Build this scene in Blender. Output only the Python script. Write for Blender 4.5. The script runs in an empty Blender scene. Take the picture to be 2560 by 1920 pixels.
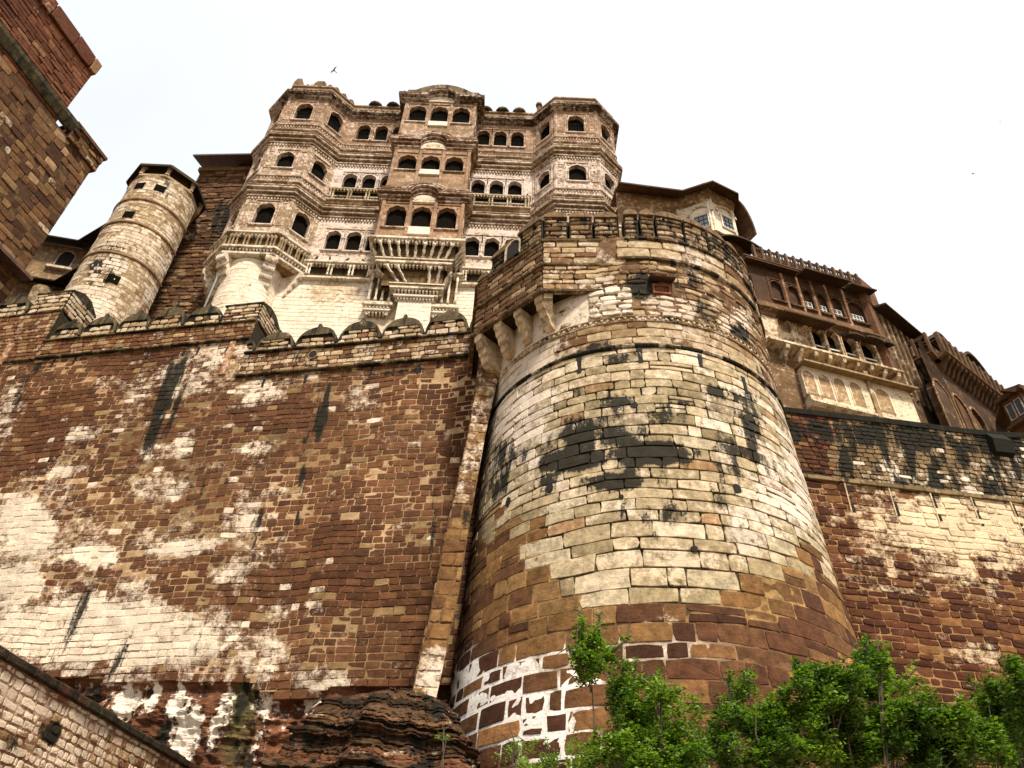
import bpy, bmesh, math, random
import numpy as np
from mathutils import Matrix, Vector
random.seed(7); RNG = np.random.default_rng(7)
scene = bpy.context.scene
COL = scene.collection

# ------------------------------------------------------------------ camera
FPX = 1923.0                                   # focal length in pixels of a 2560 px wide picture
PITCH, ROLL = math.radians(40), math.radians(2.6)
CAM = np.array([0.0, 0.0, 1.6])
fw = np.array([0, math.cos(PITCH), math.sin(PITCH)]); r0 = np.array([1.0, 0, 0]); u0_ = np.cross(r0, fw)
rt = math.cos(ROLL) * r0 + math.sin(ROLL) * u0_; up = np.cross(rt, fw)
cam_data = bpy.data.cameras.new('camera'); cam = bpy.data.objects.new('camera', cam_data); COL.objects.link(cam)
cam_data.sensor_fit = 'HORIZONTAL'; cam_data.sensor_width = 36.0; cam_data.lens = 36.0 * FPX / 2560
cam_data.clip_start = 0.1; cam_data.clip_end = 3000
cam.matrix_world = Matrix(((rt[0], up[0], -fw[0], CAM[0]), (rt[1], up[1], -fw[1], CAM[1]), (rt[2], up[2], -fw[2], CAM[2]), (0, 0, 0, 1)))
scene.camera = cam

# ------------------------------------------------------------------ light: bright overcast
SUN_EL, SUN_AZ = math.radians(58), math.radians(160)      # azimuth from +Y clockwise; the sun is veiled, behind the camera
world = bpy.data.worlds.new('World'); scene.world = world; world.use_nodes = True
wn = world.node_tree.nodes; wl = world.node_tree.links; wn.clear()
wo = wn.new('ShaderNodeOutputWorld'); bg = wn.new('ShaderNodeBackground'); sky = wn.new('ShaderNodeTexSky')
sky.sky_type = 'NISHITA'; sky.sun_disc = False; sky.sun_elevation = SUN_EL; sky.sun_rotation = SUN_AZ
sky.dust_density = 3.0; sky.air_density = 1.0; sky.ozone_density = 1.0
tcw = wn.new('ShaderNodeTexCoord'); nzw = wn.new('ShaderNodeTexNoise'); nzw.inputs['Scale'].default_value = 1.1; nzw.inputs['Detail'].default_value = 5
mixw = wn.new('ShaderNodeMix'); mixw.data_type = 'RGBA'
mrw = wn.new('ShaderNodeMapRange'); mrw.inputs[1].default_value = 0.3; mrw.inputs[2].default_value = 0.7; mrw.inputs[3].default_value = 0.72; mrw.inputs[4].default_value = 0.97
wl.new(tcw.outputs['Generated'], nzw.inputs['Vector']); wl.new(nzw.outputs['Fac'], mrw.inputs[0]); wl.new(mrw.outputs[0], mixw.inputs['Factor'])
wl.new(sky.outputs[0], mixw.inputs[6]); mixw.inputs[7].default_value = (8.9, 9.2, 9.45, 1)   # thin veil of cloud over the blue
wl.new(mixw.outputs[2], bg.inputs['Color']); bg.inputs['Strength'].default_value = 0.086
wl.new(bg.outputs[0], wo.inputs['Surface'])
sun_data = bpy.data.lights.new('sun', 'SUN'); sun_data.energy = 5.0; sun_data.angle = math.radians(8); sun_data.color = (1.0, 0.93, 0.82)
sun = bpy.data.objects.new('sun', sun_data); COL.objects.link(sun)
sd = Vector((math.sin(SUN_AZ) * math.cos(SUN_EL), math.cos(SUN_AZ) * math.cos(SUN_EL), math.sin(SUN_EL)))
sun.rotation_euler = sd.to_track_quat('Z', 'Y').to_euler(); sun.location = (0, -30, 60)
scene.view_settings.view_transform = 'Standard'; scene.view_settings.look = 'None'
scene.view_settings.exposure = 0.6; scene.view_settings.gamma = 1.0; scene.view_settings.use_curve_mapping = False

# ------------------------------------------------------------------ measuring helpers
def proj(p):
    d = np.asarray(p, float) - CAM; z = d @ fw
    return np.stack([1280 + FPX * (d @ rt) / z, 960 - FPX * (d @ up) / z], -1)
def ray(x, y): return fw + rt * (x - 1280) / FPX + up * (960 - y) / FPX

class Plane:
    """a vertical plane: u along it (metres from its origin), z up, d outwards"""
    def __init__(s, x0, y0, dx, dy, flip=False):
        l = math.hypot(dx, dy); s.o = np.array([x0, y0]); s.t = np.array([dx, dy]) / l
        s.n = np.array([s.t[1], -s.t[0]]) * (-1 if flip else 1); s.L = l
    def P(s, u, z, d=0):
        u, z, d = np.broadcast_arrays(np.asarray(u, float), np.asarray(z, float), np.asarray(d, float))
        return np.stack([s.o[0] + s.t[0] * u + s.n[0] * d, s.o[1] + s.t[1] * u + s.n[1] * d, z], -1)
    def px(s, x, y):
        r = ray(x, y); k = ((s.o - CAM[:2]) @ s.n) / (r[:2] @ s.n); q = CAM + r * k
        return float((q[:2] - s.o) @ s.t), float(q[2])
    def off(s, d):
        q = Plane(*(s.o + s.n * d), *s.t); q.n = s.n; q.L = s.L; return q
class Drum:
    """a round wall: u = angle * 1 rad measured from the side facing the camera, rising to the right"""
    def __init__(s, cx, cy, rfun, a0=-math.pi / 2): s.c = np.array([cx, cy]); s.r = rfun; s.a0 = a0
    def P(s, u, z, d=0):
        u, z, d = np.broadcast_arrays(np.asarray(u, float), np.asarray(z, float), np.asarray(d, float))
        r = s.r(z) + d; a = s.a0 + u
        return np.stack([s.c[0] + r * np.cos(a), s.c[1] + r * np.sin(a), z], -1)
    def px(s, x, y):
        r = ray(x, y); h = r[:2]; R = s.r(20.0)
        for _ in range(12):
            q = CAM[:2] - s.c; a = h @ h; b = 2 * (h @ q); c = q @ q - R * R; D = max(b * b - 4 * a * c, 0)
            k = (-b - math.sqrt(D)) / (2 * a); pt = CAM + r * k; R = float(s.r(np.array(pt[2])))
        return math.atan2(pt[1] - s.c[1], pt[0] - s.c[0]) - s.a0, float(pt[2])

# ------------------------------------------------------------------ objects
def tag(o, label=None, cat=None, group=None, kind=None):
    if label: o['label'] = label
    if cat: o['category'] = cat
    if group: o['group'] = group
    if kind: o['kind'] = kind
    return o
def empty(name, loc, label=None, cat=None, group=None, kind=None):
    o = bpy.data.objects.new(name, None); COL.objects.link(o); o.location = loc; o.empty_display_size = 0.5
    tag(o, label, cat, group, kind); return o
def link(name, me, parent=None):
    o = bpy.data.objects.new(name, me); COL.objects.link(o)
    if parent is not None:
        o.parent = parent; o.matrix_parent_inverse = root_inv(parent)
    return o
def root_inv(p): return Matrix.Translation(-p.location) if p.parent is None else Matrix.Identity(4)
def mesh(name, V, F, mat, col=None, wsh=None, smooth=False):
    me = bpy.data.meshes.new(name); me.from_pydata([tuple(v) for v in V], [], F)
    n = len(V)
    for nm, a in (('Col', col), ('Wsh', wsh)):
        if a is None: continue
        a = np.asarray(a, np.float32)
        if a.ndim == 1: a = np.tile(a, (n, 1))
        a = a.copy(); a[:, :3] = np.clip(a[:, :3], 0.001, 1) ** (1.25 if nm == 'Col' else 1.04)   # warm sandstone hue: the darker the stone, the less blue
        a[:, 2] *= np.interp(a[:, 1], [0.08, 0.4], [0.76, 1.06])
        at = me.color_attributes.new(nm, 'FLOAT_COLOR', 'POINT'); at.data.foreach_set('color', a.ravel())
    if mat is not None: me.materials.append(mat)
    if smooth: me.polygons.foreach_set('use_smooth', [True] * len(me.polygons))
    me.update(); return me

class MB:
    """collects shapes of one part; c = stone colour + black stain, w = wash colour + amount of wash"""
    def __init__(s, c=(0.4, 0.28, 0.18, 0), w=(0.6, 0.5, 0.34, 0)): s.V = []; s.F = []; s.C = []; s.W = []; s.c = c; s.w = w
    def add(s, V, F):
        b = len(s.V); V = [tuple(v) for v in V]; s.V += V; s.F += [tuple(b + i for i in f) for f in F]
        s.C += [s.c] * len(V); s.W += [s.w] * len(V); return s
    def quad(s, a, b, c, d): return s.add([a, b, c, d], [(0, 1, 2, 3)])
    def box(s, fr, ua, ub, za, zb, d0, d1):
        V = fr.P([ua, ub, ub, ua, ua, ub, ub, ua], [za, za, zb, zb, za, za, zb, zb], [d0] * 4 + [d1] * 4)
        return s.add(V, [(4, 5, 6, 7), (1, 0, 3, 2), (0, 4, 7, 3), (5, 1, 2, 6), (7, 6, 2, 3), (0, 1, 5, 4)])
    def cbox(s, fr, ua, ub, za, zb, d0, d1, c=0.02):
        """box whose front edges are chamfered"""
        V = fr.P([ua, ub, ub, ua] * 2 + [ua + c, ub - c, ub - c, ua + c], [za, za, zb, zb] * 2 + [za + c, za + c, zb - c, zb - c], [d0] * 4 + [d1 - c] * 4 + [d1] * 4)
        F = [(8, 9, 10, 11), (1, 0, 3, 2)] + [(i, (i + 1) % 4, 4 + (i + 1) % 4, 4 + i) for i in range(4)] + [(4 + i, 4 + (i + 1) % 4, 8 + (i + 1) % 4, 8 + i) for i in range(4)]
        return s.add(V, F)
    def extr(s, fr, ua, ub, poly):
        """poly of (d, z) extruded along u"""
        n = len(poly); d = [p[0] for p in poly]; z = [p[1] for p in poly]
        V = np.concatenate([fr.P([ua] * n, z, d), fr.P([ub] * n, z, d)])
        F = [tuple(range(n)), tuple(range(2 * n - 1, n - 1, -1))] + [(i, n + i, n + (i + 1) % n, (i + 1) % n) for i in range(n)]
        return s.add(V, F)
    def face_extr(s, fr, poly, d0, d1):
        """poly of (u, z) extruded from d0 to d1"""
        n = len(poly); u = [p[0] for p in poly]; z = [p[1] for p in poly]
        V = np.concatenate([fr.P(u, z, [d1] * n), fr.P(u, z, [d0] * n)])
        F = [tuple(range(n)), tuple(range(2 * n - 1, n - 1, -1))] + [(i, n + i, n + (i + 1) % n, (i + 1) % n) for i in range(n)]
        return s.add(V, F)
    def sweep(s, path, prof, cap=True):
        """path of (x, y) or (x, y, dz), seen from outside left to right; prof of (d, z)"""
        p = [np.array(q[:2], float) for q in path]; dz = [q[2] if len(q) > 2 else 0.0 for q in path]
        n = len(p); m = len(prof); V = []
        for i in range(n):
            ts = []
            if i > 0: t = p[i] - p[i - 1]; ts.append(t / (np.linalg.norm(t) + 1e-9))
            if i < n - 1: t = p[i + 1] - p[i]; ts.append(t / (np.linalg.norm(t) + 1e-9))
            ns = [np.array([t[1], -t[0]]) for t in ts]; nn = sum(ns); nn = nn / (np.linalg.norm(nn) + 1e-9); nn = nn / max(0.3, nn @ ns[0])
            for d, z in prof: V.append((p[i][0] + nn[0] * d, p[i][1] + nn[1] * d, z + dz[i]))
        F = [(i * m + j, i * m + j + 1, (i + 1) * m + j + 1, (i + 1) * m + j) for i in range(n - 1) for j in range(m - 1)]
        if cap: F += [tuple(range(m - 1, -1, -1)), tuple((n - 1) * m + j for j in range(m))]
        return s.add(V, F)
    def lathe(s, x, y, prof, k=8, ry=1.0, a0=0.0):
        """prof of (r, z)"""
        V = [(x + r * math.cos(a0 + 2 * math.pi * i / k), y + ry * r * math.sin(a0 + 2 * math.pi * i / k), z) for r, z in prof for i in range(k)]
        m = len(prof)
        F = [(j * k + i, j * k + (i + 1) % k, (j + 1) * k + (i + 1) % k, (j + 1) * k + i) for j in range(m - 1) for i in range(k)]
        F += [tuple(range(k - 1, -1, -1)), tuple((m - 1) * k + i for i in range(k))]
        return s.add(V, F)
    def tube(s, pts, rad, k=6):
        pts = [np.array(p, float) for p in pts]; n = len(pts); rad = rad if hasattr(rad, '__len__') else [rad] * n; V = []
        for i in range(n):
            t = pts[min(i + 1, n - 1)] - pts[max(i - 1, 0)]; t /= np.linalg.norm(t) + 1e-9
            a = np.cross(t, [0.3, 0.2, 1] if abs(t[2]) < 0.9 else [1, 0, 0]); a /= np.linalg.norm(a); b = np.cross(t, a)
            V += [pts[i] + rad[i] * (math.cos(2 * math.pi * j / k) * a + math.sin(2 * math.pi * j / k) * b) for j in range(k)]
        F = [(i * k + j, i * k + (j + 1) % k, (i + 1) * k + (j + 1) % k, (i + 1) * k + j) for i in range(n - 1) for j in range(k)]
        F += [tuple(range(k - 1, -1, -1)), tuple((n - 1) * k + j for j in range(k))]
        return s.add(V, F)
    def build(s, name, mat, parent=None, smooth=False):
        o = link(name, mesh(name, s.V, s.F, mat, s.C, s.W, smooth), parent)
        if name in ('dentils', 'pendant_row', 'carved_frieze', 'glazing_bars', 'carved_field', 'pierced_panel'): o['kind'] = 'stuff'      # rows of tiny carved pieces
        return o

# ------------------------------------------------------------------ materials
def nodes(name):
    m = bpy.data.materials.new(name); m.use_nodes = True; n = m.node_tree.nodes; l = m.node_tree.links
    return m, n, l, n['Principled BSDF']
def sock(x): return x
def mathn(n, l, op, a, b=None, clamp=False):
    k = n.new('ShaderNodeMath'); k.operation = op; k.use_clamp = clamp
    for i, v in enumerate((a, b)):
        if v is None: continue
        if isinstance(v, (int, float)): k.inputs[i].default_value = v
        else: l.new(v, k.inputs[i])
    return k.outputs[0]
def noise(n, l, vec, scale, detail=4, rough=0.55, sx=1, sy=1, sz=1):
    t = n.new('ShaderNodeTexNoise'); t.inputs['Scale'].default_value = scale; t.inputs['Detail'].default_value = detail; t.inputs['Roughness'].default_value = rough
    if (sx, sy, sz) != (1, 1, 1):
        mp = n.new('ShaderNodeMapping'); mp.inputs['Scale'].default_value = (sx, sy, sz); l.new(vec, mp.inputs['Vector']); vec = mp.outputs[0]
    l.new(vec, t.inputs['Vector']); return t.outputs['Fac']
def mapr(n, l, v, a, b, c, d, smooth=False):
    k = n.new('ShaderNodeMapRange'); k.interpolation_type = 'SMOOTHSTEP' if smooth else 'LINEAR'; l.new(v, k.inputs[0])
    for i, q in enumerate((a, b, c, d)): k.inputs[i + 1].default_value = q
    return k.outputs[0]
def mixc(n, l, f, a, b, mode='MIX'):
    k = n.new('ShaderNodeMix'); k.data_type = 'RGBA'; k.blend_type = mode
    for i, v in ((0, f), (6, a), (7, b)):
        if isinstance(v, (int, float)): k.inputs[i].default_value = v
        elif isinstance(v, tuple): k.inputs[i].default_value = v if len(v) == 4 else (*v, 1)
        else: l.new(v, k.inputs[i])
    return k.outputs[2]
def stone_material(name, grain=14, strata=0.5, bump=0.35, mottled=0.5, drip=0.25, wash_noise=0.9, stain_noise=0.9, blocks=0.0, edge=(0.42, 0.64)):
    m, n, l, b = nodes(name)
    tc = n.new('ShaderNodeTexCoord'); vec = tc.outputs['Object']
    ac = n.new('ShaderNodeAttribute'); ac.attribute_name = 'Col'; aw = n.new('ShaderNodeAttribute'); aw.attribute_name = 'Wsh'
    big = noise(n, l, vec, 0.9, 5, 0.65); med = noise(n, l, vec, 3.2, 6, 0.7); fine = noise(n, l, vec, grain, 5, 0.7)
    lay = noise(n, l, vec, 5.0, 4, 0.6, 0.35, 0.35, 3.0); drp = noise(n, l, vec, 2.2, 5, 0.65, 1, 1, drip)
    # stone colour broken up by mottling, grain and bedding
    v = mathn(n, l, 'ADD', mapr(n, l, med, 0.25, 0.75, 1 - mottled, 1 + mottled), mapr(n, l, fine, 0.25, 0.75, -0.22, 0.22))
    v = mathn(n, l, 'ADD', v, mapr(n, l, lay, 0.3, 0.7, -0.25 * strata, 0.25 * strata))
    base = mixc(n, l, 1.0, ac.outputs['Color'], v, 'MULTIPLY')
    if blocks:                                                 # each block of stone has its own tone
        mp = n.new('ShaderNodeMapping'); mp.inputs['Scale'].default_value = (0.8, 0.8, 2.1); l.new(vec, mp.inputs['Vector'])
        fl = n.new('ShaderNodeVectorMath'); fl.operation = 'FLOOR'; l.new(mp.outputs[0], fl.inputs[0]); wnz = n.new('ShaderNodeTexWhiteNoise'); wnz.noise_dimensions = '3D'; l.new(fl.outputs[0], wnz.inputs['Vector'])
        bt = wnz.outputs['Value']; base = mixc(n, l, 1.0, base, mapr(n, l, bt, 0, 1, 1 - blocks, 1 + blocks), 'MULTIPLY')
    # lime wash and pale weathering
    wv = mathn(n, l, 'ADD', aw.outputs['Alpha'], mapr(n, l, med, 0.2, 0.8, -0.5 * wash_noise, 0.5 * wash_noise))
    wv = mathn(n, l, 'ADD', wv, mapr(n, l, fine, 0.2, 0.8, -0.2, 0.2))
    if blocks: wv = mathn(n, l, 'ADD', wv, mapr(n, l, bt, 0, 1, -0.16, 0.16))
    wf = mapr(n, l, wv, edge[0], edge[1], 0, 1, True)
    wcol = mixc(n, l, 1.0, aw.outputs['Color'], mapr(n, l, big, 0.3, 0.7, 0.8, 1.16), 'MULTIPLY')
    wcol = mixc(n, l, 1.0, wcol, mapr(n, l, fine, 0.2, 0.8, 0.78, 1.18), 'MULTIPLY')
    c = mixc(n, l, mathn(n, l, 'MULTIPLY', wf, 0.9), base, wcol)
    # black algae and soot that runs down; also carries painted shade
    sv = mathn(n, l, 'ADD', ac.outputs['Alpha'], mapr(n, l, drp, 0.2, 0.8, -0.42 * stain_noise, 0.42 * stain_noise))
    sv = mathn(n, l, 'ADD', sv, mapr(n, l, fine, 0.2, 0.8, -0.28, 0.28))
    sf = mapr(n, l, sv, 0.40, 0.66, 0, 0.96, True)
    c = mixc(n, l, sf, c, (0.011, 0.010, 0.006, 1))
    l.new(c, b.inputs['Base Color']); b.inputs['Roughness'].default_value = 0.92; b.inputs['Specular IOR Level'].default_value = 0.15
    h = mathn(n, l, 'ADD', mathn(n, l, 'MULTIPLY', fine, 0.6), mathn(n, l, 'ADD', mathn(n, l, 'MULTIPLY', med, 0.9), mathn(n, l, 'MULTIPLY', lay, strata)))
    bp = n.new('ShaderNodeBump'); bp.inputs['Strength'].default_value = bump; bp.inputs['Distance'].default_value = 0.06
    l.new(h, bp.inputs['Height']); l.new(bp.outputs[0], b.inputs['Normal'])
    return m
M = {}
M['rubble'] = stone_material('rough_sandstone', 16, 0.5, 0.6, 0.48, 0.12, 1.2, 1.5, 0.0, (0.33, 0.72))
M['ashlar'] = stone_material('large_sandstone_blocks', 13, 0.4, 0.45, 0.62, 0.3, 1.1, 1.25, 0.0, (0.30, 0.78))
M['walling'] = stone_material('coursed_wall_stone', 15, 0.5, 0.55, 0.42, 0.10, 1.0, 1.5, 0.0, (0.26, 0.80))
M['carved'] = stone_material('carved_sandstone', 9, 0.3, 0.5, 0.45, 0.16, 1.1, 1.3, 0.25, (0.34, 0.70))
M['rock'] = stone_material('bedded_rock', 9, 1.3, 1.0, 0.55, 0.3, 1.3, 1.3)
def plain(name, col, rough=0.8, var=0.3, scale=6, spec=0.3):
    m, n, l, b = nodes(name); tc = n.new('ShaderNodeTexCoord')
    f = noise(n, l, tc.outputs['Object'], scale, 4); c = mixc(n, l, 1.0, (*col, 1), mapr(n, l, f, 0.25, 0.75, 1 - var, 1 + var), 'MULTIPLY')
    l.new(c, b.inputs['Base Color']); b.inputs['Roughness'].default_value = rough; b.inputs['Specular IOR Level'].default_value = spec
    return m
M['dark'] = plain('opening_shade', (0.010, 0.007, 0.005), 0.9)  # near-black colour standing in for the shade inside holes and openings
M['wood_and_dark'] = plain('wood_and_window_dark', (0.006, 0.0045, 0.003), 0.95, spec=0.02)  # near-black wood, also painted as the unlit room behind windows
M['white'] = plain('white_paint', (0.62, 0.60, 0.52), 0.7, 0.15)
M['metal'] = plain('weathered_pipe', (0.16, 0.15, 0.13), 0.6)
M['red_slab'] = plain('red_sandstone_slab', (0.085, 0.045, 0.03), 0.85, 0.45, 3)
def glass_mat():
    m, n, l, b = nodes('blue_grey_window_glass'); b.inputs['Base Color'].default_value = (0.07, 0.085, 0.09, 1); b.inputs['Roughness'].default_value = 0.25
    b.inputs['Specular IOR Level'].default_value = 0.8; return m
M['glass'] = glass_mat()

# ------------------------------------------------------------------ weathering fields (soft patches on a wall)
def blobs(px, lst):
    """px (n,2) picture measurements of points on the wall; lst of (x, y, rx, ry, angle_deg, strength)"""
    out = np.zeros(len(px))
    for x, y, rx, ry, a, s in lst:
        c, q = math.cos(math.radians(a)), math.sin(math.radians(a)); dx, dy = px[:, 0] - x, px[:, 1] - y
        e = np.sqrt(((dx * c + dy * q) / rx) ** 2 + ((-dx * q + dy * c) / ry) ** 2)
        out = np.maximum(out, s * np.clip((1.35 - e) / 0.7, 0, 1))
    return out
def hnoise(x, y, s, seed=0):
    """smooth value noise in 2-D"""
    x = np.asarray(x, float) / s + seed * 17.3; y = np.asarray(y, float) / s + seed * 7.7
    xi, yi = np.floor(x), np.floor(y); fx, fy = x - xi, y - yi; fx = fx * fx * (3 - 2 * fx); fy = fy * fy * (3 - 2 * fy)
    def h(a, b): v = np.sin(a * 127.1 + b * 311.7 + seed * 74.7) * 43758.5453; return v - np.floor(v)
    return (h(xi, yi) * (1 - fx) + h(xi + 1, yi) * fx) * (1 - fy) + (h(xi, yi + 1) * (1 - fx) + h(xi + 1, yi + 1) * fx) * fy

STONE_F = []
for _i in range(8):
    _j = (_i + 1) % 8; STONE_F += [(_i, _j, 8 + _j, 8 + _i), (8 + _i, 8 + _j, 16 + _j, 16 + _i), (16 + _i, 16 + _j, 24)]
def masonry(parent, S, u0, u1, v0, v1, row, sw, paint, mat, name='stone', gap=0.02, proud=0.05, back=-0.12, cham=0.02, jit=0.02,
            keep=None, uscale=1.0, limit=300, rough=0.3, rowvar=0.2, wvar=(0.6, 1.55), margin=140, rows=None, small=None, stuff_name=None, wob=0.05, gapf=None):
    """courses of separate stones on surface S. paint(px, u, v, rnd) -> (col rgba, wash rgba) per vertex.
    The stones that show largest become objects of their own, the rest one part."""
    allV = []; info = []
    v = v0; k = 0
    while v < v1 - 0.02:
        h = row * random.uniform(1 - rowvar, 1 + rowvar) if rows is None else rows(v)
        if v + h > v1 - row * 0.35: h = v1 - v
        u = u0 - random.uniform(0, sw * 0.8) / uscale
        while u < u1:
            w = sw * random.uniform(*wvar) / uscale
            ua, ub = max(u, u0), min(u + w, u1); u += w
            if ub - ua < 0.12 * sw / uscale: continue
            if keep is not None and not keep((ua + ub) / 2, v + h / 2, (ub - ua) / 2, h / 2): continue
            cells = [(ua, ub, v, v + h)]
            if small is not None and random.random() < small: cells = [(ua, ub, v, v + h * 0.5), (ua, ub, v + h * 0.5, v + h)]
            for (a, b, c, d) in cells: info.append((a, b, c, d))
        v += h
    if not info: return
    A = np.array(info); n = len(A)
    g = gap / 2; gu = g / uscale
    cu = (A[:, 0] + A[:, 1]) / 2; cv = (A[:, 2] + A[:, 3]) / 2; hu = (A[:, 1] - A[:, 0]) / 2 - gu; hv = (A[:, 3] - A[:, 2]) / 2 - g
    pc = proj(S.P(cu, cv, np.zeros(n)))
    if gapf is not None: ex = gapf(pc); hu = hu - ex / uscale; hv = hv - ex
    ok = (hu > 0) & (hv > 0) & (pc[:, 0] > -margin) & (pc[:, 0] < 2560 + margin) & (pc[:, 1] > -margin) & (pc[:, 1] < 1920 + margin)
    A, cu, cv, hu, hv, pc = A[ok], cu[ok], cv[ok], hu[ok], hv[ok], pc[ok]; n = len(A)
    if n == 0: return
    ox = np.array([-1, 0, 1, 1, 1, 0, -1, -1.]); oz = np.array([-1, -1, -1, 0, 1, 1, 1, 0.])
    tilt = RNG.normal(0, 0.5, (n, 2)); fr = proud * (1 + rough * RNG.uniform(-1, 1, n))
    ju = RNG.uniform(-1, 1, (n, 8)) * jit / uscale; jv = RNG.uniform(-1, 1, (n, 8)) * jit
    # worn corners
    cr = np.array([1, 0, 1, 0, 1, 0, 1, 0.]); wear = RNG.uniform(0, 1.6, (n, 8)) * cr * jit
    U = cu[:, None] + hu[:, None] * ox; Z = cv[:, None] + hv[:, None] * oz
    U1 = U + ju - np.sign(ox) * wear / uscale; Z1 = Z + jv - np.sign(oz) * wear
    ch = np.minimum(cham, np.minimum(hu * uscale, hv) * 0.5)[:, None]
    U2 = U1 - ox * ch / uscale; Z2 = Z1 - oz * ch
    face = fr[:, None] + rough * 0.35 * proud * (tilt[:, :1] * ox + tilt[:, 1:] * oz)
    d0 = np.full((n, 8), back); d1 = face - cham * 0.8
    Uc = np.concatenate([U1, U1, U2, cu[:, None]], 1); Zc = np.concatenate([Z1, Z1, Z2, cv[:, None]], 1)
    Dc = np.concatenate([d0, d1, face, (fr * (1 + rough * 0.4 * RNG.uniform(-1, 1, n)))[:, None] + cham * 0.3], 1)
    Zc = Zc + wob * 2 * (hnoise(Uc * uscale, Zc * 0.4, 1.9, 3) - 0.5) + wob * 0.6 * (hnoise(Uc * uscale, Zc * 0.6, 0.7, 4) - 0.5)   # courses are never quite level
    P = S.P(Uc, Zc, Dc)                                     # n, 25, 3
    rnd = RNG.uniform(0, 1, (n, 4))
    pv = proj(P.reshape(-1, 3)); rr = np.repeat(rnd, 25, 0)
    ctr = np.repeat(pc, 25, 0)
    col, wsh = paint(pv, Uc.ravel(), Zc.ravel(), rr, ctr)
    col = col.reshape(n, 25, 4); wsh = wsh.reshape(n, 25, 4)
    # visible size in the picture
    q = proj(P[:, 16:24]); area = (q[..., 0].max(1) - q[..., 0].min(1)) * (q[..., 1].max(1) - q[..., 1].min(1))
    vis = (pc[:, 0] > 0) & (pc[:, 0] < 2560) & (pc[:, 1] > 0) & (pc[:, 1] < 1920)
    area = np.where(vis, area, 0)
    order = np.argsort(-area); big = [i for i in order[:limit] if area[i] > 0]; bs = set(big)
    for i in big: link(name, mesh(name, P[i], STONE_F, mat, col[i], wsh[i]), parent)
    rest = [i for i in range(n) if i not in bs]
    if rest:
        F = [tuple(25 * k + j for j in f) for k in range(len(rest)) for f in STONE_F]
        o = link(stuff_name or (name + '_courses'), mesh(name + '_courses', P[rest].reshape(-1, 3), F, mat, col[rest].reshape(-1, 4), wsh[rest].reshape(-1, 4)), parent)
        if len(rest) > 1: o['kind'] = 'stuff'
    return n
def core(parent, S, u0, u1, v0, v1, du, dv, paint, mat, depth, name='mortar_bed', keep=None):
    """the bed of mortar the stones sit in: one sheet, its depth varying"""
    nu, nv = max(2, int((u1 - u0) / du) + 1), max(2, int((v1 - v0) / dv) + 1)
    uu, vv = np.meshgrid(np.linspace(u0, u1, nu), np.linspace(v0, v1, nv)); uu = uu.ravel(); vv = vv.ravel()
    p0 = S.P(uu, vv, np.zeros(len(uu))); px = proj(p0)
    d = depth(px, uu, vv) if callable(depth) else np.full(len(uu), depth)
    V = S.P(uu, vv, d); col, wsh = paint(px, uu, vv, None, px)
    F = [(j * nu + i, j * nu + i + 1, (j + 1) * nu + i + 1, (j + 1) * nu + i) for j in range(nv - 1) for i in range(nu - 1)
         if keep is None or keep((uu[j * nu + i] + uu[j * nu + i + 1]) / 2, (vv[j * nu + i] + vv[(j + 1) * nu + i]) / 2)]
    return link(name, mesh(name, V, F, mat, col, wsh, True), parent)
def rgba(rgb, a): return np.concatenate([np.asarray(rgb, float).reshape(-1, 3), np.asarray(a, float).reshape(-1, 1)], 1)
def pick(r, pal):
    """choose one colour of the palette (colour, weight) for each random number"""
    w = np.cumsum([p[1] for p in pal]); w = w / w[-1]; i = np.searchsorted(w, np.clip(r, 0, 0.9999)); return np.array([p[0] for p in pal])[i]
# ================================================================== 1. the long fortress wall on the left
WL = Plane(-27.5, 32.2, 0.9806, -0.196)
RED = [((0.150, 0.066, 0.040), 4), ((0.112, 0.048, 0.029), 4), ((0.19, 0.092, 0.055), 3), ((0.215, 0.115, 0.064), 2), ((0.080, 0.036, 0.024), 2.5), ((0.27, 0.17, 0.105), 0.8)]
CREAM = np.array([0.72, 0.60, 0.43])
WL_WASH = [(500, 1400, 330, 110, 0, 0.27), (100, 1350, 180, 230, 0, 0.36), (620, 930, 360, 60, -6, 0.36), (300, 1640, 460, 110, 0, 0.46), (420, 1130, 260, 120, 0, 0.22), (260, 1585, 330, 95, 2, 1.0), (60, 1330, 85, 90, 0, 0.95), (40, 1460, 75, 80, 0, 0.9), (240, 1388, 75, 32, 0, 0.8), (470, 1370, 90, 24, -8, 0.85),
           (205, 1085, 55, 24, -20, 0.6), (160, 1180, 65, 16, -10, 0.55), (420, 1130, 90, 26, -5, 0.5), (400, 1215, 95, 40, 0, 0.55), (640, 1120, 60, 22, -10, 0.55), (455, 1105, 30, 14, 0, 0.7),
           (740, 1525, 90, 36, -5, 0.5), (800, 1700, 90, 40, 0, 0.6), (660, 1640, 60, 70, 0, 0.6), (620, 1320, 50, 18, 0, 0.6), (590, 1300, 40, 60, 10, 0.45), (880, 1590, 60, 30, 0, 0.4),
           (450, 950, 70, 60, 0, 0.55), (640, 980, 60, 34, -10, 0.62), (280, 960, 60, 25, 0, 0.45), (880, 1000, 60, 40, 0, 0.42), (30, 1020, 40, 90, 10, 0.4), (560, 1440, 40, 30, 0, 0.5), (340, 1470, 60, 25, 0, 0.6),
           (950, 985, 14, 5, 0, 0.9), (930, 1052, 16, 5, 0, 1.0), (720, 1230, 60, 16, 0, 0.5), (1000, 1100, 80, 14, -4, 0.35), (850, 1250, 70, 30, 0, 0.35), (690, 870, 130, 26, -6, 0.55), (950, 860, 120, 22, -6, 0.5), (520, 890, 60, 40, -6, 0.55)]
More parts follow.
